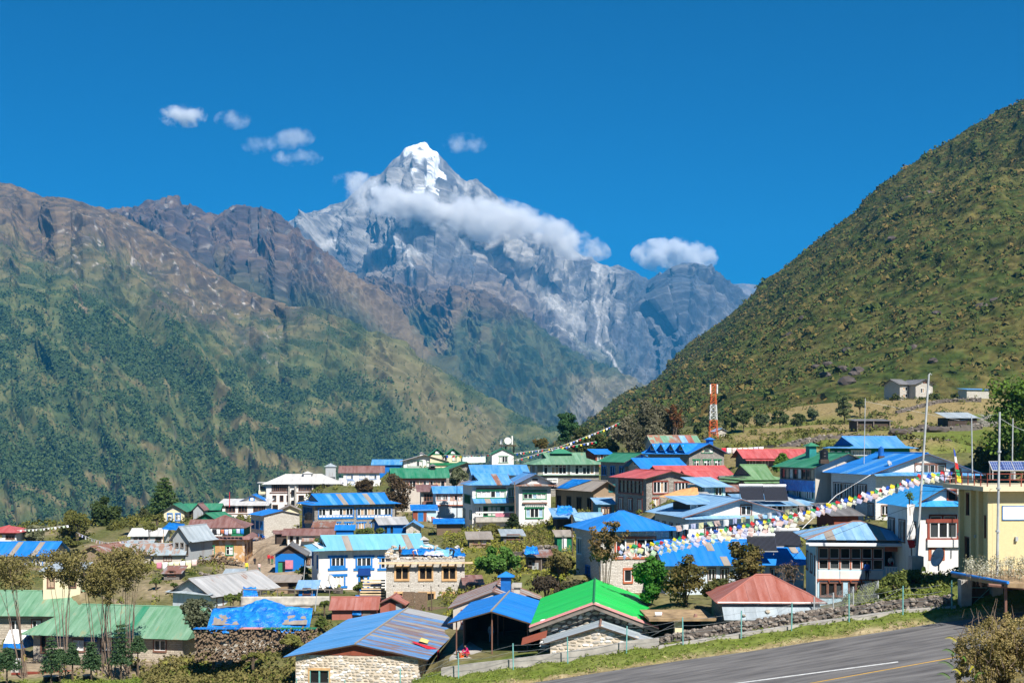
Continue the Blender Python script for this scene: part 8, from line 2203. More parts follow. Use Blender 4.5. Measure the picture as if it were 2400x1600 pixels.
# ------------------------------------------------------------------ tarps, cloth, laundry, timber
def sheet(name, label, cat, corners, mat, nu=14, nv=8, amp=0.12, seed=0, parent=None, group=None, th=0.02, wave=1.0):
    """crumpled cloth between four corner points"""
    A_, B_, C_, D_ = [V3(c) for c in corners]
    u_, w_ = np.meshgrid(np.linspace(0, 1, nu), np.linspace(0, 1, nv))
    Pq = (np.array(A_)[None, None] * ((1 - u_) * (1 - w_))[..., None] + np.array(B_) * (u_ * (1 - w_))[..., None] + np.array(C_) * (u_ * w_)[..., None] + np.array(D_) * ((1 - u_) * w_)[..., None])
    n_ = (B_ - A_).cross(D_ - A_).normalized()
    if n_.z < 0: n_ = -n_
    L1, L2 = (B_ - A_).length, (D_ - A_).length
    d_ = (ridged(u_ * L1 * wave, w_ * L2 * wave, 3, seed) - 0.6) * amp * 2
    Pq = Pq + np.array(n_) * d_[..., None] - np.array([0, 0, 1.0]) * (0.4 * amp * np.abs(fbm(u_ * L1 * 1.3, np.full_like(u_, seed), 2, seed)) * w_)[..., None]
    V = Pq.reshape(-1, 3); c0 = V.mean(0)
    if parent is None:
        ob = mo(name, V - c0, [tuple(q) for q in grid_quads(nv, nu)], MATS[mat], None, smooth=True, loc=tuple(c0)); tag(ob, label, cat, group)
    else: ob = mo(name, V, [tuple(q) for q in grid_quads(nv, nu)], MATS[mat], parent, smooth=True)
    md = ob.modifiers.new("solid", 'SOLIDIFY'); md.thickness = th
    return ob
A = at
sheet("orange_tarp", "bright orange tarpaulin stretched as a sloping roof", "tarpaulin", [A(1543, 1164, 148), A(1640, 1176, 146), A(1634, 1140, 153), A(1600, 1146, 154)], "tarp_orange", 16, 8, 0.10, 3)
for px, py in ((1548, 1168), (1630, 1176)): pole(px, py + 26, px, py, 147.5, 0.05, "wooden prop under the orange tarpaulin", "tarp_prop", "post", "bark", "props of the orange tarpaulin")
sheet("blue_tarp", "blue tarp canopy stretched over poles near the long white shed", "tarpaulin", [A(378, 1240, 214), A(420, 1243, 213), A(434, 1228, 219), A(398, 1223, 220)], "tarp_blue", 10, 6, 0.15, 5)
for px in (382, 398, 416): pole(px, 1272, px + 1, 1240, 214.5, 0.06, "bare wooden pole carrying the blue tarp canopy", "tarp_prop", "post", "wood_new", "poles of the blue tarp canopy")
# firewood store under blue tarp
b = B("woodshed", "long low shed of rough mats under a draped blue tarpaulin", 505, 712, 1462, 122, 2, 5, H=1.6, wall="fibre_grey", cat="shed")
b.roof('gx', "roof_taupe", rh=1.2, o=0.3, og=0.3)
zt = b.H + b.rh
nu_, nv_ = 56, 16
uu, ww = np.meshgrid(np.linspace(0, 1, nu_), np.linspace(0, 1, nv_))
xg = -0.7 + uu * (b.W + 1.3); peak = 0.75 * np.exp(-((uu - 0.52) / 0.16) ** 2) - 0.35 * np.abs(uu - 0.5)
low = b.H - 0.75 - 0.35 * fbm(uu * 6, uu * 0 + 3.3, 3, 5) - 0.25 * np.abs(uu - 0.5) + 0.45 * peak
zg = low * (1 - ww ** 0.8) + (zt + 0.15 + peak) * ww ** 0.8
yg = -0.95 + ww * 3.3
dg_ = (ridged(xg * 0.9 + 1.1 * ww, ww * 2.2, 3, 44) - 0.6) * 0.55
V = np.stack([xg, yg - 0.7 * dg_, zg + 0.55 * dg_], -1).reshape(-1, 3)
o = mo("tarp", V, [tuple(q) for q in grid_quads(nv_, nu_)], M_["tarp_blue"], b.root, smooth=True)
for k in range(4): mo("roof_pole", *tube([(b.W * 0.25 * k, 2.2, zt + 0.2), (b.W * 0.25 * k + 2.6, 2.6, zt + 0.2)], 0.06, 5), M_["wood_grey"], b.root)
wp = empty("firewood_stack", gat(600, 118.5)); tag(wp, "long stack of split firewood in front of the blue tarpaulin", "firewood stack")
V, Fq = [], []
for k in range(1500):
    x_ = rng.uniform(-5.6, 5.6); z_ = rng.uniform(-1.5, 1.5); y_ = rng.uniform(-0.25, 0.2); s_ = rng.uniform(0.05, 0.11)
    V, Fq2 = V, Fq
    t_ = tube([(x_, y_ - 0.3, z_), (x_ + rng.uniform(-0.08, 0.08), y_ + 0.3, z_ + rng.uniform(-0.05, 0.05))], s_, 5)
    n0 = len(V); V += list(t_[0]); Fq += [tuple(i + n0 for i in q) for q in t_[1]]
o = mo("logs", V, Fq, plain("log_ends", (0.24, 0.17, 0.11), 0.9, var=0.6, scale=9), wp); o["kind"] = "stuff"
wc = A(600, 1472, 118); wp.location = (A(597, 1500, 118).x, 118.6, A(597, 1512, 118).z)
mo("cover_sheet", *boxes([(-5.7, -0.6, 1.5, -1.5, 0.5, 1.55)]), M_["tarp_blue"], wp); mo("cover_board", *boxes([(-1.4, -0.55, 1.5, 0.6, 0.5, 1.54)]), M_["roof_pink"], wp); mo("cover_board", *boxes([(0.7, -0.55, 1.5, 5.6, 0.5, 1.54)]), M_["wall_green"], wp)
wl = empty("log_heap", gat(512, 190)); tag(wl, "heap of split logs at the foot of the ochre house", "log heap")
V, Fq = [], []
for k in range(260):
    x_ = rng.gauss(0, 1.6); z_ = abs(rng.gauss(0, 0.5)) * max(0.1, 1 - abs(x_) / 4.5) * 1.6; t_ = tube([(x_, rng.uniform(-0.6, 0.4), z_), (x_ + rng.uniform(-0.3, 0.3), rng.uniform(0.5, 0.9), z_)], rng.uniform(0.06, 0.11), 5)
    n0 = len(V); V += list(t_[0]); Fq += [tuple(i + n0 for i in q) for q in t_[1]]
mo("logs", V, Fq, M_["log_ends"], wl)["kind"] = "stuff"
# white fibre screen with rails
fs = empty("fibre_screen", A(668, 1420, 133)); tag(fs, "long pale cloth screen hung from a pole rail", "screen")
sheet("cloth", None, None, [V3((-4.6, 0, 0)), V3((4.6, 0, 0.1)), V3((4.6, 0.1, 1.05)), V3((-4.6, 0.1, 1.0))], "fibre_grey", 30, 6, 0.12, 41, parent=fs)
for k in range(3): mo("rail", *tube([(-4.5 + k * 3.4, 0.1, 1.75), (-1.0 + k * 3.4, 0.2, 1.65)], 0.07, 5), M_["wood_grey"], fs)
for k in range(6): mo("post", *tube([(-4.4 + k * 1.8, 0.15, -0.4), (-4.4 + k * 1.8, 0.15, 1.75)], 0.05, 5), M_["wood_grey"], fs)
ws = empty("wicker_screen", A(985, 1424, 134)); tag(ws, "woven brown wicker screen before the unfinished house", "screen")
for x_, z0_, z1_ in ((-1.2, 0.2, 1.7), (0.1, 0.1, 1.65)): mo("panel", *boxes([(x_ - 0.65, -0.04, z0_, x_ + 0.62, 0.04, z1_)]), M_["wicker"], ws)
mo("panel", *boxes([(-1.6, -0.3, -0.9, 3.0, -0.22, 0.15)]), M_["wicker"], ws)
# laundry lines
def laundry(label, pa, pb, cols, hang=0.8, name="laundry_line"):
    a_, b_ = A(*pa), A(*pb); root = empty(name, a_); tag(root, label, "laundry line"); d = b_ - a_; n_ = len(cols)
    mo("cord", *tube([(0, 0, 0), d * 0.5 - V3((0, 0, 0.15)), d], 0.012, 4), M_["cloth_white"], root)
    for k, c_ in enumerate(cols):
        p0, p1 = d * ((k + 0.08) / n_), d * ((k + 0.94) / n_); h_ = hang * rng.uniform(0.8, 1.15); s0 = V3((0, 0, 0.15 * math.sin(math.pi * (k + 0.5) / n_)))
        sheet("garment", None, None, [p0 - s0, p1 - s0, p1 - s0 - V3((0, 0.05, h_)), p0 - s0 - V3((0, 0.05, h_ * rng.uniform(0.85, 1.1)))], c_, 5, 4, 0.06, 60 + k, parent=root)
laundry("line of pale bed sheets strung beside the ochre house", (366, 1317, 176), (462, 1310, 178), ["cloth_pink", "cloth_white", "flag_palegreen", "flag_paleyellow", "cloth_white", "flag_paleyellow", "flag_palepink"], 1.05)
laundry("washing in many colours under the ochre house's top eave", (470, 1238, 204), (572, 1238, 204), ["trim_green", "flag_palegreen", "cloth_white", "cloth_black", "cloth_white", "trim_rust", "flag_palelilac", "cloth_white", "trim_green", "flag_palelilac", "trim_blue"], 0.85)
laundry("long white sheets hung over the terrace behind the red ribbed roof", (1690, 1049, 234), (1790, 1046, 234), ["cloth_red", "cloth_white", "flag_palepink", "cloth_mint", "cloth_white", "cloth_mint", "flag_palelilac", "cloth_white"], 1.1)
laundry("short line of red and white cloths by the pale blue boarded shed", (1001, 1206, 200), (1040, 1214, 199), ["cloth_white", "trim_rust", "cloth_white", "cloth_white"], 0.9)
sheet("mint_awning", "pale mint cloth awning in front of the green gables", "awning", [A(1082, 1086, 288), A(1138, 1084, 286), A(1138, 1069, 290), A(1084, 1070, 291)], "cloth_mint", 10, 6, 0.25, 9)
for k, (bx, D, lab) in enumerate([((1302, 1186, 1346, 1207), 170, "crumpled blue tarp heap on the open timber shed"), ((1228, 1281, 1264, 1301), 139.5, "blue tarp bundled on the dark plank shack"), ((566, 1376, 606, 1400), 142, "blue tarp bundle beside the shiny ribbed roof")]):
    x0_, y0_, x1_, y1_ = bx
    sheet("tarp_bundle", lab, "tarpaulin", [A(x0_, y1_, D - 0.6), A(x1_, y1_, D - 0.6), A(x1_ - 6, y0_, D + 1.0), A(x0_ + 5, y0_, D + 1.0)], "tarp_blue", 12, 8, 0.35, 70 + k)
# tarps over the unfinished house
b = UNF; zt = 113 / F * 145
for k, (x0_, x1_, y0_, y1_, h_, mm) in enumerate([(1.5, 5.5, 3.6, 6.8, 0.6, "tarp_blue"), (4.2, 6.6, 2.2, 4.2, 0.5, "flag_palelilac"), (5.4, 7.6, 2.4, 5.0, 0.7, "roof_skyblue"), (6.6, 8.6, 4.2, 7.5, 0.6, "tarp_blue"), (7.4, 9.1, 1.0, 3.2, 0.4, "tarp_blue")]):
    o = sheet("roof_tarp", None, None, [(x0_, y0_, zt + 0.15), (x1_, y0_, zt + 0.15), (x1_ - 0.2, y1_, zt + h_), (x0_ + 0.2, y1_, zt + h_)], mm, 12, 9, 0.32, 90 + k, parent=b.root)
for k in range(6): mo("plank", *boxes([(0.4 + k * 1.5, 0.7 + (k % 3) * 0.5, zt + 0.02, 1.5 + k * 1.5, 0.9 + (k % 3) * 0.5, zt + 0.1)]), M_["wood_plank"], b.root)
# timber stack beside it
ts = empty("plank_stack", A(882, 1400, 147)); tag(ts, "sawn planks leaning with blue sheeting by the unfinished house", "planks")
for k in range(7): mo("plank", *boxes([(-1.6 + rng.uniform(-0.3, 0.3), -0.3, k * 0.32, 1.0, 0.2, k * 0.32 + 0.14)]), M_["wood_plank"], ts)
for k in range(3): mo("blue_sheeting", *boxes([(-2.4 + k * 0.5, -0.1, 0.15 + k * 0.64, 0.6, 0.15, 0.30 + k * 0.64)]), M_["tarp_blue"], ts)
# red cloth and yellow cloth drying on the worn blue roof
b = WBS
o = sheet("red_cloth", "long red cloth hanging over the worn blue roof's edge", "cloth", [b.M @ V3((b.W + 0.2, 3.6, b.H - 0.02)), b.M @ V3((b.W - 1.4, 4.6, b.H + 0.42)), b.M @ V3((b.W - 1.2, 4.9, b.H + 0.40)), b.M @ V3((b.W + 0.9, 4.6, b.H - 0.12))], "cloth_red", 12, 6, 0.05, 51)
o = sheet("hanging_cloth", "red and white patterned cloth dangling from the worn blue eave", "cloth", [b.M @ V3((b.W + 0.92, 3.7, b.H - 0.15)), b.M @ V3((b.W + 0.98, 4.5, b.H - 0.15)), b.M @ V3((b.W + 0.98, 4.4, b.H - 2.0)), b.M @ V3((b.W + 0.95, 3.8, b.H - 1.9))], "cloth_red", 6, 10, 0.08, 52)
o = sheet("yellow_cloth", "pale yellow cloth spread on the worn blue roof", "cloth", [b.M @ V3((b.W - 0.2, 5.6, b.H + 0.16)), b.M @ V3((b.W - 0.3, 7.2, b.H + 0.2)), b.M @ V3((b.W - 1.0, 7.2, b.H + 0.45)), b.M @ V3((b.W - 0.9, 5.4, b.H + 0.4))], "cloth_yellow", 8, 6, 0.04, 53)
# white jug and pot on the mossy roof
b = MSS
jg = empty("plastic_jug", b.M @ V3((0.4, 0.9, b.H + 0.15))); tag(jg, "white plastic jug lying on the mossy flat roof", "jug")
mo("body", *tube([(-0.25, 0, 0.16), (-0.2, 0, 0.17), (0.2, 0, 0.17), (0.25, 0, 0.16)], 0.17, 10), M_["panel_white"], jg); mo("cap", *tube([(0.25, -0.05, 0.2), (0.31, -0.05, 0.2)], 0.04, 6), M_["cloth_red"], jg)
pt = empty("clay_pot", b.M @ V3((3.2, 0.5, b.H + 0.15))); tag(pt, "rusty pot standing on the mossy flat roof", "pot"); mo("body", *tube([(0, 0, 0), (0, 0, 0.1), (0, 0, 0.2), (0, 0, 0.24)], 0.16, 10, 0.1), M_["roof_rust"], pt)

# tent
tn = empty("tent", A(42, 1516, 139)); tag(tn, "white and blue ridge tent pitched before the school", "tent")
L_ = 2.3
mo("roof_cloth", [(-1.3, -0.7, 0.55), (0.9, -0.9, 0.55), (1.0, 0.4, 1.85), (-1.1, 0.5, 1.85)], [(0, 1, 2, 3)], M_["cloth_white"], tn)
mo("side_cloth", [(-1.35, -0.75, 0), (0.95, -0.95, 0), (0.9, -0.9, 0.55), (-1.3, -0.7, 0.55)], [(0, 1, 2, 3)], M_["tarp_blue"], tn)
mo("end_cloth", [(0.95, -0.95, 0), (1.5, 1.4, 0), (1.0, 0.4, 1.85), (0.9, -0.9, 0.55)], [(0, 1, 2, 3)], M_["tarp_blue"], tn)
mo("back_cloth", [(-1.3, 1.6, 0), (1.5, 1.4, 0), (1.0, 0.4, 1.85), (-1.1, 0.5, 1.85)], [(0, 3, 2, 1)], M_["cloth_white"], tn)
mo("far_end_cloth", [(-1.35, -0.75, 0), (-1.3, 1.6, 0), (-1.1, 0.5, 1.85), (-1.3, -0.7, 0.55)], [(0, 3, 2, 1)], M_["tarp_blue"], tn)
bxp = empty("meter_box", ground_px(38, 1574)); tag(bxp, "white metal box on a concrete plinth in the school yard", "meter box")
mo("plinth", *boxes([(-0.45, -0.3, -0.4, 0.45, 0.3, 0.55)]), M_["concrete"], bxp); mo("cabinet", *boxes([(-0.35, -0.25, 0.55, 0.35, 0.25, 1.35)]), M_["panel_white"], bxp)
for k, px in enumerate((112, 128, 205)):
    dr = empty("drum", ground_px(px, 1596 - (k == 2) * 2, 90, 140)); tag(dr, ["black rubbish drum beside its twin on the grass", "black rubbish drum beside its twin on the grass", "lone black drum on the grass near the fallen beams"][k], "drum", "drums on the grass")
    mo("barrel", *tube([(0, 0, -0.2), (0, 0, 0.5)], 0.42, 12), M_["black_plastic"], dr); mo("rim", *tube([(0, 0, 0.5), (0, 0, 0.56)], 0.47, 12), M_["concrete"], dr)
for k in range(3):
    p = ground_px(60 + k * 34, 1581 - k * 3, 90, 140); rb = mo("fallen_beam", *boxes([(-1.4, -0.1, 0.02, 1.6, 0.1, 0.2)]), M_["trim_red"], None, loc=tuple(p)); rb.rotation_euler = (0, 0.02, 0.06 * k)
    tag(rb, "rusty red steel beam lying on the grass", "beam", "beams on the grass")

# shelter and gate beside the yellow block
sh = empty("roadside_shelter", A(2300, 1420, 82)); tag(sh, "timber shelter roofed with earth, blue sheet edge along its eave", "shelter")
O = sh.location
def L8(px, py, D): return A(px, py, D) - O
e0, e1, e2, e3 = L8(2230, 1342, 85), L8(2362, 1366, 78), L8(2560, 1378, 80), L8(2400, 1330, 92)
slab("earth_roof", [e0, e1, e2, e3], 0.25, "concrete_moss", sh, None)
mo("eave_sheet", *tube([e0 + V3((0, -0.05, 0.05)), e1 + V3((0, -0.05, 0.05))], 0.10, 6), M_["roof_blue"], sh)
mo("eave_beam", *tube([L8(2316, 1370, 78.5), L8(2520, 1388, 78.5)], 0.11, 6), M_["trim_brown"], sh)
for px in (2357, 2480): mo("post", *tube([L8(px, 1372, 79), L8(px, 1440, 79)], 0.09, 6), M_["trim_brown"], sh)
mo("back_wall", *boxes([(0.9, 6.0, -1.6, 9.0, 6.3, 1.2)]), M_["wall_darkwood"], sh)
gt = empty("gateway", A(2261, 1424, 88)); tag(gt, "concrete gateposts with a teal mesh gate", "gate")
O = gt.location
for px, w_ in ((2261, 0.36), (2334, 0.36)):
    c_ = L8(px, 1424, 88); mo("gatepost", *boxes([(c_.x - w_, c_.y - 0.35, -0.6, c_.x + w_, c_.y + 0.35, 1.95)]), M_["concrete"], gt)
x0_, x1_ = L8(2274, 1424, 88).x, L8(2321, 1424, 88).x
g_ = mo("gate_frame", *join(tube([(x0_, 0, 0.1), (x0_, 0, 1.4)], 0.035, 5), tube([(x1_, 0, 0.1), (x1_, 0, 1.4)], 0.035, 5), tube([(x0_, 0, 0.1), (x1_, 0, 0.1)], 0.03, 5), tube([(x0_, 0, 1.4), (x1_, 0, 1.4)], 0.03, 5), tube([(x0_, 0, 0.75), (x1_, 0, 0.75)], 0.03, 5), tube([(x0_, 0, 0.1), (x1_, 0, 1.4)], 0.03, 5)), M_["pvc_teal"], gt)
V, Fq = [], []
for k in range(14):
    for s_ in (1, -1): V, Fq = join((V, Fq), tube([(x0_ + (x1_ - x0_) * k / 13, 0.02, 0.1), (min(x1_, max(x0_, x0_ + (x1_ - x0_) * (k + s_ * 9) / 13)), 0.02, 1.4)], 0.008, 3))
mo("gate_mesh", V, Fq, M_["galv"], gt)["kind"] = "stuff"
mo("step", *boxes([(x0_ - 0.2, -0.3, -0.5, x1_ + 0.3, 0.4, 0.02)]), M_["concrete"], gt)
weeds_pts = []
r = np.random.default_rng(91)
C = np.array([A(r.uniform(2262, 2440), r.uniform(1308, 1352), r.uniform(80, 88)) for k in range(120)])
V, T, col = leaves(C, np.full(len(C), 0.28), 26, 0.10, (0.16, 0.15, 0.06), (0.66, 0.64, 0.56), 93, 1.2)
o = np_mesh("roof_flowers", V, T, M_["leaf"], col, nsides=4); o["kind"] = "stuff"; tag(o, "white-flowered weeds growing on the earth roof", "flowers")
st_ = []
for c_ in C: st_.append(tube([tuple(c_ - np.array([0, 0, 0.9])), tuple(c_)], 0.012, 3))
o = mo("flower_stalks", *join(*st_), M_["bark_pale"]); o["kind"] = "stuff"

# ------------------------------------------------------------------ people
plain("skin", (0.33, 0.18, 0.11), 0.6, var=0.1); plain("hair_black", (0.012, 0.01, 0.009), 0.6, var=0.1); plain("shoe", (0.03, 0.025, 0.02), 0.7)
def skeleton(pose):
    J = {}
    if pose == 'stand':
        J = dict(pel=(0, 0, .90), sp=(0, 0, 1.12), ch=(0, 0, 1.32), nk=(0, 0, 1.45), hd=(0, -.02, 1.56), tp=(0, -.01, 1.66), lS=(-.18, 0, 1.37), lE=(-.24, .02, 1.10), lW=(-.23, -.08, .86), lH=(-.23, -.11, .78), lh=(-.09, 0, .86), lK=(-.10, -.03, .47), lA=(-.10, .03, .08), lT=(-.11, -.13, .03))
    elif pose == 'walk':
        J = dict(pel=(0, 0, .90), sp=(0, -.02, 1.12), ch=(0, -.05, 1.32), nk=(0, -.06, 1.45), hd=(0, -.09, 1.56), tp=(0, -.08, 1.66), lS=(-.18, -.04, 1.37), lE=(-.24, .08, 1.12), lW=(-.24, -.02, .90), lH=(-.24, -.06, .83), lh=(-.09, 0, .86), lK=(-.10, -.18, .50), lA=(-.10, -.16, .09), lT=(-.11, -.32, .05))
    elif pose == 'bend':
        J = dict(pel=(0, .12, .86), sp=(0, -.04, 1.0), ch=(0, -.22, 1.05), nk=(0, -.34, 1.04), hd=(0, -.44, 1.0), tp=(0, -.52, .98), lS=(-.17, -.26, 1.02), lE=(-.2, -.34, .76), lW=(-.15, -.42, .54), lH=(-.14, -.45, .46), lh=(-.1, .12, .82), lK=(-.13, -.02, .45), lA=(-.13, .08, .08), lT=(-.14, -.1, .03))
    else:
        J = dict(pel=(0, .08, .30), sp=(0, -.04, .50), ch=(0, -.15, .68), nk=(0, -.21, .80), hd=(0, -.27, .90), tp=(0, -.29, .99), lS=(-.17, -.17, .71), lE=(-.24, -.34, .52), lW=(-.15, -.50, .36), lH=(-.12, -.56, .30), lh=(-.1, .04, .28), lK=(-.17, -.36, .44), lA=(-.14, -.08, .08), lT=(-.15, -.26, .03))
    for k in list(J):
        if k[0] == 'l':
            x_, y_, z_ = J[k]
            J['r' + k[1:]] = (-x_, y_, z_)
    if pose == 'walk':
        J['rK'] = (.10, .02, .48); J['rA'] = (.10, .22, .14); J['rT'] = (.11, .12, .04); J['rE'] = (.24, -.08, 1.12); J['rW'] = (.22, -.24, .98); J['rH'] = (.22, -.30, .94)
    R = dict(pel=.15, sp=.135, ch=.155, nk=.06, hd=.10, tp=.075, S=.075, E=.05, W=.035, H=.032, h=.095, K=.065, A=.045, T=.04)
    E = [('pel', 'sp', 'top'), ('sp', 'ch', 'top'), ('ch', 'nk', 'top'), ('nk', 'hd', 'skin'), ('hd', 'tp', 'hair')]
    for s_ in 'lr':
        E += [('ch', s_ + 'S', 'top'), (s_ + 'S', s_ + 'E', 'top'), (s_ + 'E', s_ + 'W', 'top'), (s_ + 'W', s_ + 'H', 'skin'), ('pel', s_ + 'h', 'leg'), (s_ + 'h', s_ + 'K', 'leg'), (s_ + 'K', s_ + 'A', 'leg'), (s_ + 'A', s_ + 'T', 'shoe')]
        hx, hy, hz_ = J[s_ + 'H']; wx, wy, wz = J[s_ + 'W']; dv = V3((hx - wx, hy - wy, hz_ - wz)).normalized(); sg = -1 if s_ == 'l' else 1
        side = V3((0, 1, 0)).cross(dv); side = side.normalized() if side.length > 0.1 else V3((1, 0, 0))
        for k, (off, ln) in enumerate(((-.024, .075), (-.008, .085), (.008, .08), (.024, .065))):
            J[f'{s_}f{k}'] = tuple(V3((hx, hy, hz_)) + side * off * 1.3 + dv * ln); R[f'f{k}'] = .009
            E.append((s_ + 'H', f'{s_}f{k}', 'skin'))
        J[f'{s_}f4'] = tuple(V3((hx, hy, hz_)) * 0.7 + V3((wx, wy, wz)) * 0.3 + side * (-sg) * .05 + dv * .03); R['f4'] = .010; E.append((s_ + 'H', f'{s_}f4', 'skin'))
    return J, R, E
BODY = {}
def body_mesh(pose):
    if pose in BODY: return BODY[pose]
    J, R, E = skeleton(pose); names = list(J); idx = {n_: i for i, n_ in enumerate(names)}
    me_ = bpy.data.meshes.new("skel"); me_.from_pydata([J[n_] for n_ in names], [(idx[a_], idx[b_]) for a_, b_, _ in E], [])
    ob = bpy.data.objects.new("skel", me_); COL.objects.link(ob)
    md = ob.modifiers.new("skin", 'SKIN'); md.use_smooth_shade = True
    sv = me_.skin_vertices[0].data
    for n_, i in idx.items():
        rr = R.get(n_, R.get(n_[1:], .05)); sv[i].radius = (rr, rr * (0.75 if n_ in ('pel', 'sp', 'ch') else 1)); sv[i].use_root = (n_ == 'pel')
    ob.modifiers.new("sub", 'SUBSURF').levels = 1
    bpy.context.view_layer.update()
    dg = bpy.context.evaluated_depsgraph_get(); ev = ob.evaluated_get(dg); m2 = bpy.data.meshes.new_from_object(ev)
    bpy.data.objects.remove(ob)
    cls = {'skin': 0, 'top': 1, 'leg': 2, 'hair': 3, 'shoe': 4}
    m2.materials.clear()
    segs = [(V3(J[a_]), V3(J[b_]), cls[c_]) for a_, b_, c_ in E]
    for p in m2.polygons:
        best, bi = 1e9, 0
        for a_, b_, c_ in segs:
            ab = b_ - a_; t_ = max(0, min(1, (p.center - a_).dot(ab) / max(ab.length_squared, 1e-9))); dd = (p.center - a_ - ab * t_).length
            if dd < best: best, bi = dd, c_
        if bi in (0, 3):
            hd = V3(J['hd'])
            if (p.center - hd).length < 0.17: bi = 3 if (p.center.z > hd.z + 0.045 or p.center.y > hd.y + 0.03) else 0
        p.material_index = bi; p.use_smooth = True
    BODY[pose] = m2
    return m2
def person(label, P, pose, top, leg, rz=0.0, scale=1.0, hair="hair_black", group=None):
    me_ = body_mesh(pose).copy(); me_.name = "person"
    for n_ in ("skin", top, leg, hair, "shoe"): me_.materials.append(MATS[n_])
    ob = bpy.data.objects.new("person", me_); COL.objects.link(ob); ob.location = P; ob.rotation_euler = (0, 0, rz); ob.scale = (scale,) * 3
    tag(ob, label, "person", group); return ob
b = CAN
person("person in pink top and red skirt crouching over washing by the canopy", b.M @ V3((1.15, -1.0, -0.02)), 'crouch', "cloth_magenta", "cloth_red", -1.0)
person("small child in dark clothes crouching beside the orange tub", b.M @ V3((0.35, -1.3, -0.02)), 'crouch', "cloth_black", "cloth_black", 0.6, 0.6)
person("person in a light blue coat standing in the dark canopy", b.M @ V3((2.1, 6.5, -0.02)), 'stand', "curtain_blue", "curtain_blue", 0.3)
tb = empty("washtub", b.M @ V3((0.6, -1.15, -0.02))); tag(tb, "orange plastic washtub beside the crouching person", "tub")
V, Fq = [], []
for (q, z_) in ((.22, 0), (.3, .32), (.27, .32), (.2, .05)): V += [(q * math.cos(i * math.tau / 12), q * math.sin(i * math.tau / 12), z_) for i in range(12)]
Fq = [(j * 12 + i, j * 12 + (i + 1) % 12, (j + 1) * 12 + (i + 1) % 12, (j + 1) * 12 + i) for j in range(3) for i in range(12)] + [tuple(36 + i for i in range(12))]
mo("bowl", V, Fq, plain("plastic_orange", (0.75, 0.12, 0.02), 0.4), tb); mo("wash", *tube([(-.12, 0, .12), (.12, 0, .2)], .12, 7), M_["cloth_red"], tb)
b = UNF; zt = 113 / F * 145
person("standing worker in maroon shirt on the unfinished house", b.M @ V3((1.5, 1.0, zt)), 'stand', "wall_redboard", "cloth_black", 2.0)
person("worker in dark trousers bending over beside the tarps", b.M @ V3((3.1, 0.9, zt)), 'bend', "cloth_white", "wall_redboard", 1.6)
person("worker in black stooping on the unfinished house near its corner", b.M @ V3((7.6, 1.4, zt)), 'bend', "cloth_black", "cloth_black", -1.2)
for (px, D, pose, tp_, lg, rz, lab) in [(601, 232, 'stand', "cloth_black", "cloth_black", 0, "person in black standing on the lane below the stone gable"), (609, 231, 'walk', "wood_dark", "wood_grey", 0.4, "person in brown walking on the lane below the stone gable"), (617, 228, 'crouch', "cloth_blue", "cloth_black", 0.5, "person in blue squatting at the lane's side"),
        (607, 186, 'walk', "flag_palepink", "trim_teal", 3.0, "person in pink top and teal skirt walking up the lane"), (630, 196, 'stand', "cloth_red", "cloth_black", 0.2, "person in bright red jacket on the lane"), (638, 195, 'stand', "cloth_red", "trim_green", -0.4, "person in red with dark green trousers by the stall"),
        (604, 176, 'walk', "wall_redboard", "cloth_black", 0.8, "child in brown running on the lane"), (647, 172, 'crouch', "cloth_red", "cloth_red", 0, "person in red sitting by the mud hut"), (578, 180, 'stand', "flag_yellow", "trim_green", 0.3, "person with yellow-green load beside the ochre house"), (597, 201, 'stand', "cloth_black", "cloth_black", 0.9, "dark-clothed person leaning at the ochre house's shaded wall")]:
    person(lab, gat(px, D), pose, tp_, lg, rz, 0.95 if "child" not in lab else 0.65)
person("person in black and yellow trousers standing in the school yard", ground_px(57, 1556), 'stand', "cloth_black", "flag_yellow", 1.8)
person("person with blue overalls working near the white dishes", gat(708, 158), 'stand', "wall_redboard", "cloth_blue", 0.5)
b = GLZ; p0 = b.loc('F', 2031, 1334)
person("person in bright blue jacket at the glazed balcony", b.M @ V3((p0[0], -0.25, p0[1] - 0.95)), 'stand', "cloth_blue", "cloth_black", 0.2)
ua, za = b.loc('F', 2090, 1330)
person("person in pale clothes sitting in the lodge's porch", b.M @ V3((ua, 0.8, za)), 'crouch', "panel_white", "cloth_red", 0)
person("person in red sitting in the lodge's porch", b.M @ V3((ua + 1.3, 0.8, za)), 'crouch', "cloth_red", "cloth_black", 0)
person("hiker in pale shirt on the path above the terraces", ground_px(2219, 912, 300, 460), 'walk', "panel_white", "cloth_black", 1.0)
person("hiker in dark clothes on the path above the terraces", ground_px(2214, 913, 300, 460), 'walk', "cloth_black", "cloth_black", 1.0)
for k in range(3): person("person looking out from the big lodge's balcony tower", A(612 + k * 3.5, 1153, 312), 'stand', ["cloth_black", "wood_grey", "cloth_blue"][k], "cloth_black", 0, 1.0, group="people on the balcony tower")
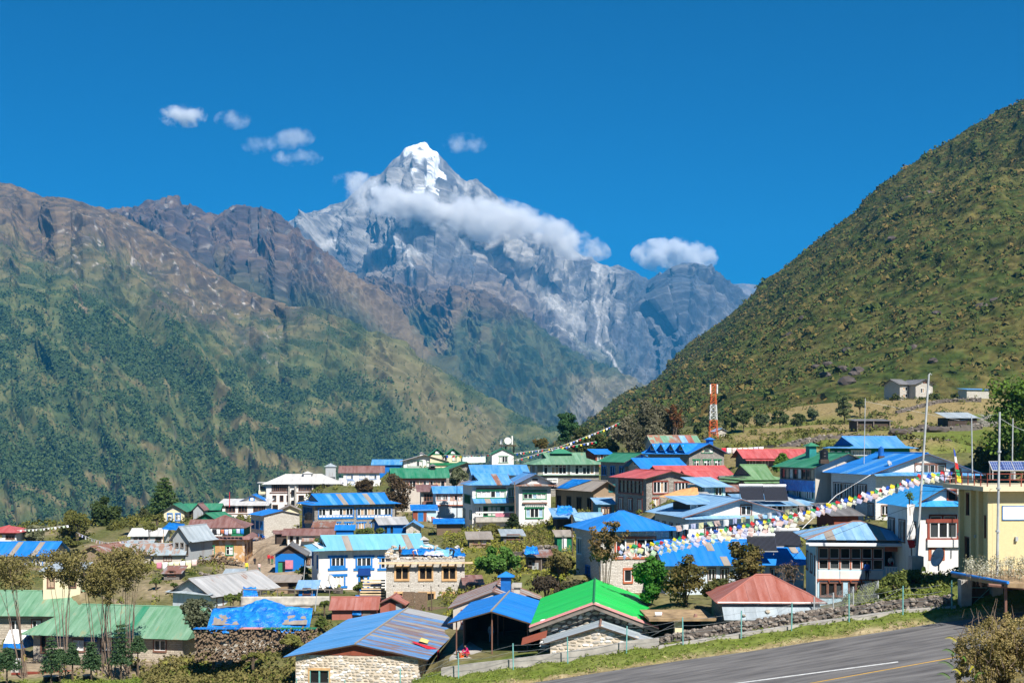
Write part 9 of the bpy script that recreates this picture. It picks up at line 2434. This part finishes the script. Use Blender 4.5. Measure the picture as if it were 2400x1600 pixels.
# cables
wall_line([(1198, 150), (1230, 149), (1265, 148), (1306, 147)], 0.8, 0.5, "garden_wall", "mortar_dark", "dry-stone garden wall above the plank shack", 50, 0.5)
wall_line([(470, 170), (520, 168), (560, 166)], 0.7, 0.5, "lane_wall", "mortar_dark", "low rubble wall below the log heap", 36, 0.5)
wall_line([(700, 158), (760, 153), (800, 151)], 0.6, 0.5, "yard_wall", "mortar_dark", "low rubble wall before the white dishes", 30, 0.45)
for (lab, pts, r_) in [("pale service cable slanting from the big blue roof to the gardens", [(2040, 1112, 126), (1960, 1160, 122), (1880, 1238, 115)], 0.03), ("thin cable between the poles above the yellow block", [(2343, 970, 84), (2250, 985, 150), (2028, 940, 148)], 0.012)]:
    P = [A(*p) for p in pts]; o = mo("cable", *tube([p - P[0] for p in P], r_, 4), M_["cloth_white"], None, loc=tuple(P[0])); tag(o, lab, "cable")
bl_ = empty("ball", A(2165, 1338, 95.5)); tag(bl_, "yellow plastic ball lying on the bank", "ball")
mo("shell", *tube([(0, 0, 0), (0, 0, 0.07), (0, 0, 0.2), (0, 0, 0.3), (0, 0, 0.35)], 0.19, 10, 0.10), M_["flag_yellow"], bl_)
bh = empty("brushwood_heap", ground_px(2312, 1000, 220, 420)); tag(bh, "heap of grey brushwood beside the tin terrace shed", "brushwood heap")
V, Fq = [], []
for k in range(320):
    x_ = rng.gauss(0, 1.7); z_ = rng.uniform(0, max(0.3, 3.0 - abs(x_) * 0.9)); t_ = tube([(x_, -0.8, z_), (x_ + rng.uniform(-1.6, 1.6), 0.4, max(0, z_ + rng.uniform(-0.7, 0.7)))], 0.07, 4)
    n0 = len(V); V += list(t_[0]); Fq += [tuple(i + n0 for i in q) for q in t_[1]]
mo("sticks", V, Fq, M_["fibre_grey"], bh)["kind"] = "stuff"

for k, (lab, pts) in enumerate([("overhead wire from grey utility pole to the blue lodge", [(1206, 1132, 190), (1080, 1170, 200), (940, 1180, 215)]), ("overhead wire from grey utility pole to the bright blue hipped roof", [(1206, 1132, 190), (1300, 1195, 160), (1400, 1225, 128)]),
        ("overhead wire from the ochre house to the big white lodge", [(575, 1240, 206), (620, 1190, 260), (640, 1140, 305)]), ("overhead wire from the wooden pole to the red-roofed stone house", [(1340, 1207, 146), (1430, 1170, 158), (1515, 1125, 167)]),
        ("overhead wire from the white pole to the blue-windowed house", [(716, 1314, 160), (730, 1305, 160), (745, 1292, 160)]), ("overhead wire from the glazed lodge to the steel flagpole", [(1925, 1265, 111), (2040, 1220, 105), (2155, 1180, 99)]),
        ("overhead wire from the flagpole to the yellow block", [(2158, 1150, 99), (2240, 1150, 93), (2326, 1145, 89)]), ("overhead wire along the terrace below the mast", [(1690, 1016, 300), (1800, 1012, 290), (2028, 940, 150)])]):
    P = [A(*p) for p in pts]; o = mo("overhead_wire", *tube([p - P[0] for p in P], 0.018, 3), M_["black_plastic"], None, loc=tuple(P[0])); tag(o, lab, "wire")
